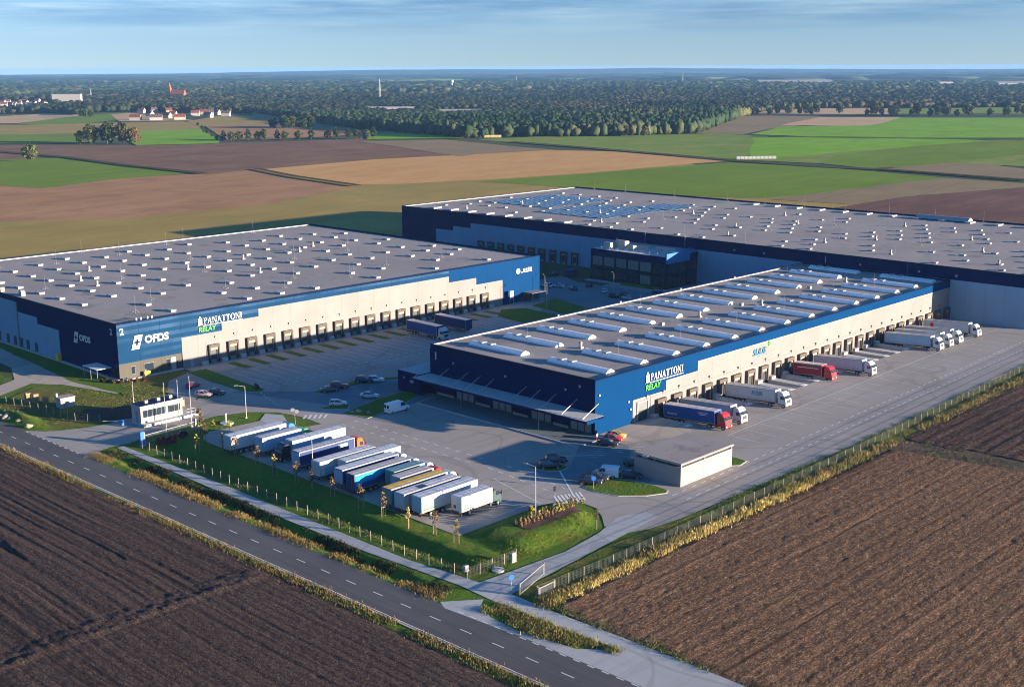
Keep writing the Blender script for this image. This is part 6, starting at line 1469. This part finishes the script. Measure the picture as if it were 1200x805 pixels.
edge=[(943.5,975.9),(954.1,976.0),(958.3,970.9),(969.6,970.3),(975.0,963.8),(986.5,963.1),(992.0,956.5),(996.8,950.6),(1001.6,944.8),(1012.1,945.5),(1017.6,938.9),(1023.0,932.3),(1034.3,932.1),(1039.7,925.5),(1045.8,918.1),(1051.3,911.5),(1056.8,904.9),(1062.2,898.3),(1064.4,890.2),(1069.9,883.6),(1078.0,879.2),(1083.4,872.6),(1088.8,866.0),(1099.2,867.0),(1105.9,858.9),(1118.9,856.9),(1127.8,851.6),(1138.2,847.4),(1151.5,845.3),(1165.6,842.5),(1186.8,845.7),(1231.3,867.6),(1297.2,902.5),(1379.8,947.9),(1460.4,991.9),(1537.4,1032.5),(1593.5,1061.1)]
for i,q in enumerate(edge):
    sp_c=[1,3,1,0,1,3,1,1,0,2][i%10] if i<21 else [2,0,2,1,2][i%5]
    far(sp_c,q[0]+(i*7%5)*3,q[1]+(i*5%7)*3,[.62,.8,.7,.9][i%4],'broadleaf tree in the front row of the central forest edge',gname,i)
q=(1100.9,856.8); far(3,q[0]-9,q[1]-9,.9,'pale golden tree standing out at the front of the central forest',None,1)
q=(997.1,990.9); far(4,q[0],q[1],.5,'low dark bush beside the straw bales at the forest edge',None,1)
for p in protos: drop_proto(p)
# ------------------------------------------------------------------ forest masses
def inpoly(x,y,P):
    P=np.array(P); r=np.zeros(len(x),bool); j=len(P)-1
    for i in range(len(P)):
        c=((P[i,1]>y)!=(P[j,1]>y)); 
        with np.errstate(divide='ignore',invalid='ignore'): xx=(P[j,0]-P[i,0])*(y-P[i,1])/(P[j,1]-P[i,1]+1e-9)+P[i,0]
        r^=c&(x<xx); j=i
    return r
def ico(sub):
    bm=bmesh.new(); bmesh.ops.create_icosphere(bm,subdivisions=sub,radius=1.0); v=np.array([q.co[:] for q in bm.verts]); f=np.array([[q.index for q in p.verts] for p in bm.faces]); bm.free(); return v,f
ICO=[ico(1),ico(2)]
Z1=[(1186.6,1881.5),(1242.1,1808.7),(1113.7,1523.5),(993.7,1225.5),(967.4,1098.6),(941.7,978.1),(992.6,955.8),(1059.3,888.4),(1154.6,841.6),(1207.9,849.9),(1392.1,952.2),(1625.3,1073.0),(1875.0,1177.1),(2019.3,1169.3),(2130.0,1059.3),(2312.7,892.1),(5061.2,1960.5),(5058.0,3204.9),(3560.6,5629.4)]
Z2=[(572.9,2372.2),(1007.0,2083.8),(996.9,1971.2),(1064.5,2041.5),(1135.2,2051.1),(1170.2,2113.8),(1159.7,1852.2),(1179.9,1857.6),(3571.6,5606.8),(1978.5,8095.2)]
HOLE=[[(1307.5,3012.6),(1418.3,2920.3),(1153.5,2377.6),(1064.2,2455.1)],[(1407.1,2870.8),(1498.5,2805.6),(1247.7,2338.0),(1172.8,2395.1)],[(3023.8,2910.8),(3319.3,2563.8),(3020.1,2381.7),(2782.5,2642.2)],[(1785.6,2597.3),(1935.8,2450.3),(1783.4,2273.3),(1662.2,2384.7)],[(2772.5,1755.1),(3043.5,1515.9),(2797.9,1404.0),(2561.1,1609.2)],[(1478.7,1632.4),(1564.0,1590.5),(1406.6,1411.1),(1340.6,1440.2)],[(1481.7,1813.0),(1513.7,1694.1),(1412.5,1585.3),(1386.6,1685.3)],[(923.3,1670.3),(1081.4,1954.3),(1186.1,1949.3),(1187.5,1754.0),(1034.8,1529.4)],[(1396.9,2885.2),(1447.4,2813.3),(1248.7,2428.8),(1232.7,2547.7)],[(1100.4,2538.1),(1209.9,2579.0),(1038.2,2215.0),(968.4,2235.8)]]
def forest(name,dmin,dmax,sub,s0,sk,seed,rad,hh,cover=1.):
    g=np.random.default_rng(seed); X=[];Y=[]
    d=dmin
    while d<dmax:
        s=s0+(d-dmin)*sk; n=int(.99*d/s); a=np.linspace(R(19),R(75.5),n)+g.uniform(-.5,.5,n)*(R(56.5)/n); dd=d+g.uniform(-.5,.5,n)*s
        X.append(dd*np.cos(a)); Y.append(dd*np.sin(a)); d+=s*.9
    X=np.concatenate(X);Y=np.concatenate(Y); k=inpoly(X,Y,Z1)|inpoly(X,Y,Z2)
    for h in HOLE: k&=~inpoly(X,Y,h)
    DD_=np.hypot(X,Y); AA_=np.arctan2(Y,X); belt=vn(DD_/2.6,AA_*900,95,33)*.7+vn(X,Y,260,3)*.45
    k&=(belt<.86)|(DD_<1650)
    X=X[k];Y=Y[k]; n=len(X); v,f=ICO[sub]; m=len(v)
    D=np.hypot(X,Y); S=(s0+(D-dmin)*sk)
    jit=g.uniform(.65,1.25,(n,m,1))
    r=(S*rad*g.uniform(.5,1.3,n))[:,None,None]; hz=(hh*g.uniform(.75,1.2,n)*(.5+.7*vn(X,Y,260,8)+.35*vn(X,Y,60,9)))[:,None]
    V=v[None]*jit*r; V[:,:,2]=v[None,:,2]*jit[:,:,0]*(hz*.5)+hz*.5
    V[:,:,0]+=X[:,None]; V[:,:,1]+=Y[:,None]
    F=(f[None]+np.arange(n)[:,None,None]*m).reshape(-1,3)
    pal=np.array([(.022,.042,.016),(.03,.05,.017),(.045,.06,.02),(.06,.07,.024),(.085,.085,.03),(.12,.10,.04),(.13,.07,.03)])
    wx=X*.72-Y*.69+vn(X,Y,70,40)*60; wy=X*.69+Y*.72+vn(X,Y,70,41)*60; pid=lambda a:(np.abs(np.sin(np.floor(wx/170)*12.9898+np.floor(wy/210)*78.233+a)*43758.5453)%1)
    t=pid(1)*.42+vn(X,Y,210,21)*.28+vn(X,Y,45,22)*.2+g.uniform(0,.3,n); idx=np.clip(((t-.30)*8.5).astype(int),0,6)
    c=pal[idx]*.6*g.uniform(.85,1.15,(n,1)); c=np.repeat(c,m,0)
    o=rawmesh(name,V.reshape(-1,3),F,M['leaf'],c); o['kind']='stuff'; return n
print('trees',forest('forest',1180,2000,1,6.6,.003,5,.72,11.5),forest('forest',2000,3600,0,9.5,.005,6,.76,11.5),forest('forest',3600,7600,0,17.5,.006,7,.85,13))
# dark woods towards the horizon
g=np.random.default_rng(8); n=900; a=g.uniform(R(18),R(70),n); d=7200+6500*g.uniform(size=n)**1.2; v,f=ICO[1]; m=len(v)
V=v[None]*g.uniform(.7,1.2,(n,m,1)); V=V*np.stack([g.uniform(90,420,n),g.uniform(90,420,n),g.uniform(12,22,n)],1)[:,None,:]; V[:,:,0]+=(d*np.cos(a))[:,None]; V[:,:,1]+=(d*np.sin(a))[:,None]
o=rawmesh('distant_woods',V.reshape(-1,3),(f[None]+np.arange(n)[:,None,None]*m).reshape(-1,3),M['leaf'],np.repeat(np.array([[.025,.045,.02]])*g.uniform(.7,1.8,(n,1)),m,0)); o['kind']='stuff'
# low hills on the horizon
def hz_(A,D):
    px_=600+1436*np.tan(np.arctan2(np.cos(.7672)*np.sin(A)-np.sin(.7672)*np.cos(A),np.cos(.7672)*np.cos(A)+np.sin(.7672)*np.sin(A))*-1)
    prof=np.interp(px_,[-200,200,330,450,560,640,760,860,960,1100,1400],[6,18,36,52,52,46,60,48,40,32,42])
    return prof*np.clip(1-((D-14500)/1500)**2,0,1)+ (vn(A*9000,D,160,3)-.5)*5*(np.abs(D-14500)<1300)
na,ndd=260,9; A=np.linspace(R(10),R(80),na); Dd=np.linspace(13000,16000,ndd); AA,DD=np.meshgrid(A,Dd); Zh=hz_(AA,DD)-1
co=np.stack([DD*np.cos(AA),DD*np.sin(AA),Zh],-1).reshape(-1,3); i=(np.arange(na-1)[None,:]+na*np.arange(ndd-1)[:,None]).reshape(-1)
M['hill']=ground('hill_woods',(.012,.028,.018),(.03,.045,.025),.002,None,.01,bumps=0)
setting(rawmesh('hills',co,np.stack([i,i+1,i+1+na,i+na],-1),M['hill']))
for P_,m_ in (([(3023.8,2910.8),(3319.3,2563.8),(3020.1,2381.7),(2782.5,2642.2)],'tan'),([(1785.6,2597.3),(1935.8,2450.3),(1783.4,2273.3),(1662.2,2384.7)],'mid'),([(2772.5,1755.1),(3043.5,1515.9),(2797.9,1404.0),(2561.1,1609.2)],'tan'),([(1478.7,1632.4),(1564.0,1590.5),(1406.6,1411.1),(1340.6,1440.2)],'tan'),([(1481.7,1813.0),(1513.7,1694.1),(1412.5,1585.3),(1386.6,1685.3)],'olive')): fld('field',m_,P_,15,120)
# ------------------------------------------------------------------ village, masts, far buildings
def house(x,y,w,d,h,rh,rz,wall,roof,label,group=None,cat='house',name='house',chim=True):
    t=thing(name,(x,y,0),label,cat,group,rz)
    MB().box(-w/2,w/2,-d/2,d/2,-.3,h).build('wall',M[wall],t)
    mb=MB(); mb.yprof([(-d/2-.4,h),(d/2+.4,h),(0,h+rh)],-w/2-.3,w/2+.3); r=mb.build('roof',M[roof],t)
    mb=MB(); mb.yprof([(-d/2+.05,h+.004),(d/2-.05,h+.004),(0,h+rh-.35)],-w/2-.32,w/2+.32); mb.build('gable',M[wall],t)
    if chim: MB().box(-w*.2-.4,-w*.2+.4,.3,1.1,h+rh*.4,h+rh+.9).build('chimney',M['brick_orange'],r)
    mb=MB(); n=max(2,int(w/3.2))
    for k in range(n): mb.box(-w/2+(k+.5)*w/n-.55,-w/2+(k+.5)*w/n+.55,-d/2-.04,-d/2-.005,.9,2.2)
    mb.build('window',M['glass'],t)
    return t
rr=random.Random(12)
VN='houses of the village on the left'
for i,(q,w,wl,rf_) in enumerate([((953.8,1702.4),18,'render_white','brick_red'),((973.5,1677.4),20,'render_white','slate'),((1004.7,1662.1),18,'render_white','brick_red'),((1026.7,1735.5),14,'render_cream','slate'),((1046.0,1820.0),12,'render_white','slate'),((1069.7,1789.5),12,'render_white','brick_red'),((1117.4,1972.1),13,'render_cream','brick_red'),((1153.7,1991.9),12,'render_cream','slate'),((1242.8,2173.3),12,'render_white','brick_red'),((1112.2,1792.1),15,'render_white','brick_red'),((1151.6,1831.4),14,'render_cream','brick_red'),((1137.6,1788.7),14,'render_white','slate'),((1155.3,1795.9),12,'render_cream','slate'),((1133.7,1735.2),15,'render_white','slate'),((1076.6,1698.1),15,'render_white','slate'),((1147.4,1932.8),12,'render_cream','brick_red'),((1225.6,2040.2),12,'render_cream','brick_red'),((1292.7,1914.3),14,'render_white','slate'),((1314.5,1922.0),12,'render_white','slate')]):
    house(q[0],q[1],w*.9,9,4.8,4.6,R(135+rr.uniform(-35,35)),wl,rf_,{('render_white','brick_red'):'white walled house with red tiled roof among the village trees',('render_white','slate'):'white walled house with dark roof among the village trees',('render_cream','slate'):'cream walled house with dark roof among the village trees',('render_cream','brick_red'):'cream walled house with red tiled roof among the village trees'}[(wl,rf_)],'village houses, '+{'render_white':'white','render_cream':'cream'}[wl]+' with '+{'slate':'dark','brick_red':'red'}[rf_]+' roofs')
for i,q in enumerate([(1142.8,2573.5),(1168.7,2586.3),(1203.6,2638.2),(1189.0,2558.4),(1239.2,2640.9),(1221.3,2563.3),(1258.9,2613.6),(1231.8,2499.7),(1245.3,2481.3),(1281.7,2530.5),(1260.9,2459.9),(1284.7,2476.2),(1307.9,2494.4),(1300.5,2454.5),(1225.6,2767.5),(1248.3,2791.9),(1165.3,2591.0),(1285.0,2798.1),(1257.9,2722.5),(1340.9,2838.8),(1419.5,2986.1),(1331.4,2620.1),(1342.0,2605.4),(1350.2,2593.9),(1103.2,2093.3),(1122.2,2177.5),(1148.2,2143.0)]):
    house(q[0],q[1],13,8,5,3.6,R(135+rr.uniform(-30,30)),'render_white','slate' if i%2 else 'brick_red','pale house in the woods at the far left edge of the village','pale houses at the far left edge')
q=(1057.4,2118.6); house(q[0],q[1],20,10,4.5,5,R(140),'brick_orange','brick_red','red farm building at the edge of the tan left field',None,'farmhouse','farmhouse')
q=(1421.0,2851.0); t=thing('apartment_block',(q[0],q[1],0),'long pale apartment block above the village trees','apartment block',None,R(135)); MB().box(-34,34,-7,7,-.5,17).build('wall',M['render_white'],t); MB().box(-34.5,34.5,-7.5,7.5,17.003,17.6).build('roof',M['slate'],t); mb=MB()
for k in range(20):
    for j in range(5): mb.box(-33+k*3.3,-31.2+k*3.3,-7.05,-7.004,2+3*j,3.5+3*j)
mb.build('window',M['glass'],t)
q=(1668.7,2766.5); t=thing('church',(q[0],q[1],0),'orange brick church with a pointed tower over the village woods','church',None,R(120))
MB().box(-28,22,-9,9,-.5,16).build('wall',M['brick_orange'],t); MB().yprof([(-10,16),(10,16),(0,30)],-29,23).build('roof',M['brick_orange'],t)
t.scale=(.75,.75,.8)
w_=MB().box(22.01,33,-5.5,5.5,-.5,34).build('tower',M['brick_orange'],t); mb=MB(); mb.add([(22,-5.6,34),(33.1,-5.6,34),(33.1,5.6,34),(22,5.6,34),(27.5,0,54)],[(0,1,4),(1,2,4),(2,3,4),(3,0,4)]); mb.build('spire',M['brick_orange'],w_)
def mast(q,h,label,lat=True,c='white'):
    h*=.8
    t=thing('radio_mast',(q[0],q[1],0),label,'mast')
    mb=MB(); b=h*.035
    for sx,sy in ((-1,-1),(1,-1),(1,1),(-1,1)): mb.tube((sx*b,sy*b,0),(sx*b*.3,sy*b*.3,h),.35,.2,5)
    for k in range(10):
        z0=h*k/10; z1=h*(k+1)/10; k0=b*(1-.7*k/10); k1=b*(1-.7*(k+1)/10)
        for (ax,ay,bx,by) in ((-1,-1,1,-1),(1,-1,1,1),(1,1,-1,1),(-1,1,-1,-1)): mb.tube((ax*k0,ay*k0,z0),(bx*k1,by*k1,z1),.16,n=4)
    mb.build('lattice',M['polecol'],t); MB().tube((0,0,h*.9),(0,0,h*1.06),.7,.4,8).build('antenna',M['white'],t)
mast((1732.9,2060.9),62,'white lattice mast rising from the central forest')
mast((4422.8,3230.9),62,'thin mast far away on the horizon right of centre')
mast((4297.2,4108.3),40,'thin mast far away on the horizon at the centre')
mast((1537.6,2956.6),30,'slim mast by the apartment block in the left woods')
q=(3089.0,3273.5); t=thing('water_tower',(q[0],q[1],0),'white water tower standing out of the distant central woods','water tower'); MB().tube((0,0,0),(0,0,22),3.2,3.,12).build('shaft',M['render_white'],t); MB().tube((0,0,22),(0,0,31),6.5,7,14).build('tank',M['render_white'],t)
def shed_far(q,w,d,h,label,col_='render_white'):
    t=thing('far_hall',(q[0],q[1],0),label,'hall',None,R(-44)); MB().bbox(-w/2,w/2,-d/2,d/2,-.3,h,.4).build('wall',M[col_],t); MB().yprof([(-d/2,h+.003),(d/2,h+.003),(0,h+d*.12)],-w/2,w/2).build('roof',M['roof'],t)
shed_far((1439.8,1683.8),95,16,7,'long low pale hall in the clearing of the central forest')
shed_far((1419.0,1483.2),70,25,6,'tan roofed hall in the right hand clearing of the central forest','render_cream')
shed_far((4428.7,2685.8),300,60,14,'widest pale hall on the distant right plain')
shed_far((4370.9,2555.0),130,50,14,'bluish pale hall beside the widest one on the distant right plain')
shed_far((4323.6,2001.8),50,30,16,'bright white hall in the right hand distant woods')
shed_far((4353.5,1758.8),140,50,14,'pale hall at the right picture edge below the horizon')
shed_far((3094.4,1269.5),200,40,5,'low tan hall in the clearing at the right picture edge','render_cream')
def bale(q,L,r,rz,label,mat,cat):
    t=thing('bale_row',(q[0],q[1],0),label,cat,None,rz)
    k=max(3,int(L/(r*2.2)))
    for i in range(k): MB().tube((-L/2+i*L/k,0,r*.95),(-L/2+(i+.94)*L/k,0,r*.95),r,n=12).build('bale',mat,t)
bale((882.2,567.5),34,1.5,R(-40),'long row of white wrapped bales at the field track',M['white'],'bales')
bale((967.8,964.6),24,1.6,R(-45),'straw-yellow bale row at the central forest edge',plain('straw',(.6,.45,.2),.9,.2),'bales')
# ------------------------------------------------------------------ sort out origins
def rebase(root,loc):
    for ch in root.children: ch.location=Vector(ch.location)-Vector(loc)
    root.location=loc
rebase(B1,(190.8,159.8,0)); rebase(B2,(145.3,275.9,0)); rebase(B3,(358.8,136.4,0)); rebase(OF,(340,253.6,0)); rebase(SH,(176.8,127.3,0))
# ------------------------------------------------------------------ air, sky, sun, camera
HAZE=4.6e-5
hz=MB().box(-4200,18000,-4200,18000,-3,79).build('haze',[bpy.data.materials.new('haze_air')]); hz['kind']='stuff'
hm=hz.data.materials[0]; hm.use_nodes=True; nt=hm.node_tree; nt.nodes.clear(); out=nt.nodes.new('ShaderNodeOutputMaterial'); pv=nt.nodes.new('ShaderNodeVolumePrincipled')
pv.inputs['Color'].default_value=(.26,.52,.92,1); pv.inputs['Density'].default_value=HAZE; pv.inputs['Anisotropy'].default_value=.0; nt.links.new(pv.outputs[0],out.inputs['Volume'])
hz.visible_shadow=True
EL,AZ=R(7.6),math.atan2(.452,-.892)      # sun from the right, low
w=bpy.data.worlds.new('World'); scene.world=w; w.use_nodes=True; nt=w.node_tree; bg=nt.nodes['Background']
sky=nt.nodes.new('ShaderNodeTexSky'); sky.sky_type='NISHITA'; sky.sun_disc=False; sky.sun_elevation=EL; sky.sun_rotation=AZ; sky.altitude=100; sky.air_density=1.0; sky.dust_density=.4; sky.ozone_density=3.0
tc=nt.nodes.new('ShaderNodeTexCoord'); vm=nt.nodes.new('ShaderNodeVectorMath'); vm.operation='ADD'; vm.inputs[1].default_value=(0,0,.10); nt.links.new(tc.outputs['Generated'],vm.inputs[0]); vn_=nt.nodes.new('ShaderNodeVectorMath'); vn_.operation='NORMALIZE'; nt.links.new(vm.outputs[0],vn_.inputs[0]); nt.links.new(vn_.outputs[0],sky.inputs[0]); sp=nt.nodes.new('ShaderNodeSeparateXYZ'); nt.links.new(tc.outputs['Generated'],sp.inputs[0])
az=math_(nt,'ARCTAN2',sp.outputs[1],sp.outputs[0]); el=sp.outputs[2]
cb=nt.nodes.new('ShaderNodeCombineXYZ'); nt.links.new(math_(nt,'MULTIPLY',az,3.6),cb.inputs[0]); nt.links.new(math_(nt,'MULTIPLY',el,42.),cb.inputs[1])
n1=noise(nt,cb.outputs[0],1.1,6,.6,.42,.60); 
lo=nd(nt,'ShaderNodeMapRange'); nt.links.new(el,lo.inputs[0]); lo.inputs[1].default_value=.022; lo.inputs[2].default_value=.046
cm=math_(nt,'MULTIPLY',n1,lo.outputs[0])
cb2=nt.nodes.new('ShaderNodeCombineXYZ'); nt.links.new(math_(nt,'MULTIPLY',az,5.),cb2.inputs[0]); nt.links.new(math_(nt,'MULTIPLY',el,75.),cb2.inputs[1]); 
n2=noise(nt,cb2.outputs[0],1.3,5,.6,.47,.66); n2=math_(nt,'MULTIPLY',n2,lo.outputs[0])
SKYT=(.85,.95,1.1)
zt=nd(nt,'ShaderNodeMapRange'); nt.links.new(el,zt.inputs[0]); zt.inputs[1].default_value=.0; zt.inputs[2].default_value=.35
c=mixc(nt,1.,sky.outputs[0],mixc(nt,zt.outputs[0],(.66,.56,.575),(.26,.58,.84)),'MULTIPLY')
c=mixc(nt,math_(nt,'MULTIPLY',cm,.85),c,mixc(nt,1.,c,(.50,.64,.78),'MULTIPLY'))
c=mixc(nt,math_(nt,'MULTIPLY',n2,.9),c,mixc(nt,1.,c,(1.5,1.28,1.12),'MULTIPLY'))
nt.links.new(c,bg.inputs['Color']); bg.inputs['Strength'].default_value=.125
sl=bpy.data.lights.new('sun','SUN'); sl.energy=5.0; sl.angle=R(.5); sl.color=(1,.85,.655); so=bpy.data.objects.new('sun',sl); col.objects.link(so)
sd=Vector((math.sin(AZ)*math.cos(EL),math.cos(AZ)*math.cos(EL),math.sin(EL))); so.rotation_euler=sd.to_track_quat('Z','Y').to_euler(); so.location=(300,-200,150)
cd=bpy.data.cameras.new('camera'); cam=bpy.data.objects.new('camera',cd); col.objects.link(cam); scene.camera=cam
cd.sensor_width=36; cd.lens=36*1436.17/1200; cd.clip_start=.5; cd.clip_end=40000
th,azA,ro=.2216953,.7672233,-.0042701
fwd=Vector((math.cos(azA)*math.cos(th),math.sin(azA)*math.cos(th),-math.sin(th))); right=Vector((math.sin(azA),-math.cos(azA),0)); up=right.cross(fwd)
r2=right*math.cos(ro)+up*math.sin(ro); u2=up*math.cos(ro)-right*math.sin(ro)
cam.matrix_world=Matrix(((r2.x,u2.x,-fwd.x,0),(r2.y,u2.y,-fwd.y,0),(r2.z,u2.z,-fwd.z,76),(0,0,0,1)))
vs=scene.view_settings; vs.view_transform='Standard'; vs.look='None'; vs.gamma=1; vs.use_curve_mapping=False; vs.exposure=1.8
scene.cycles.use_denoising=True; scene.cycles.filter_width=1.0; scene.cycles.max_bounces=5; scene.cycles.diffuse_bounces=3; scene.cycles.volume_bounces=0; scene.cycles.transparent_max_bounces=8
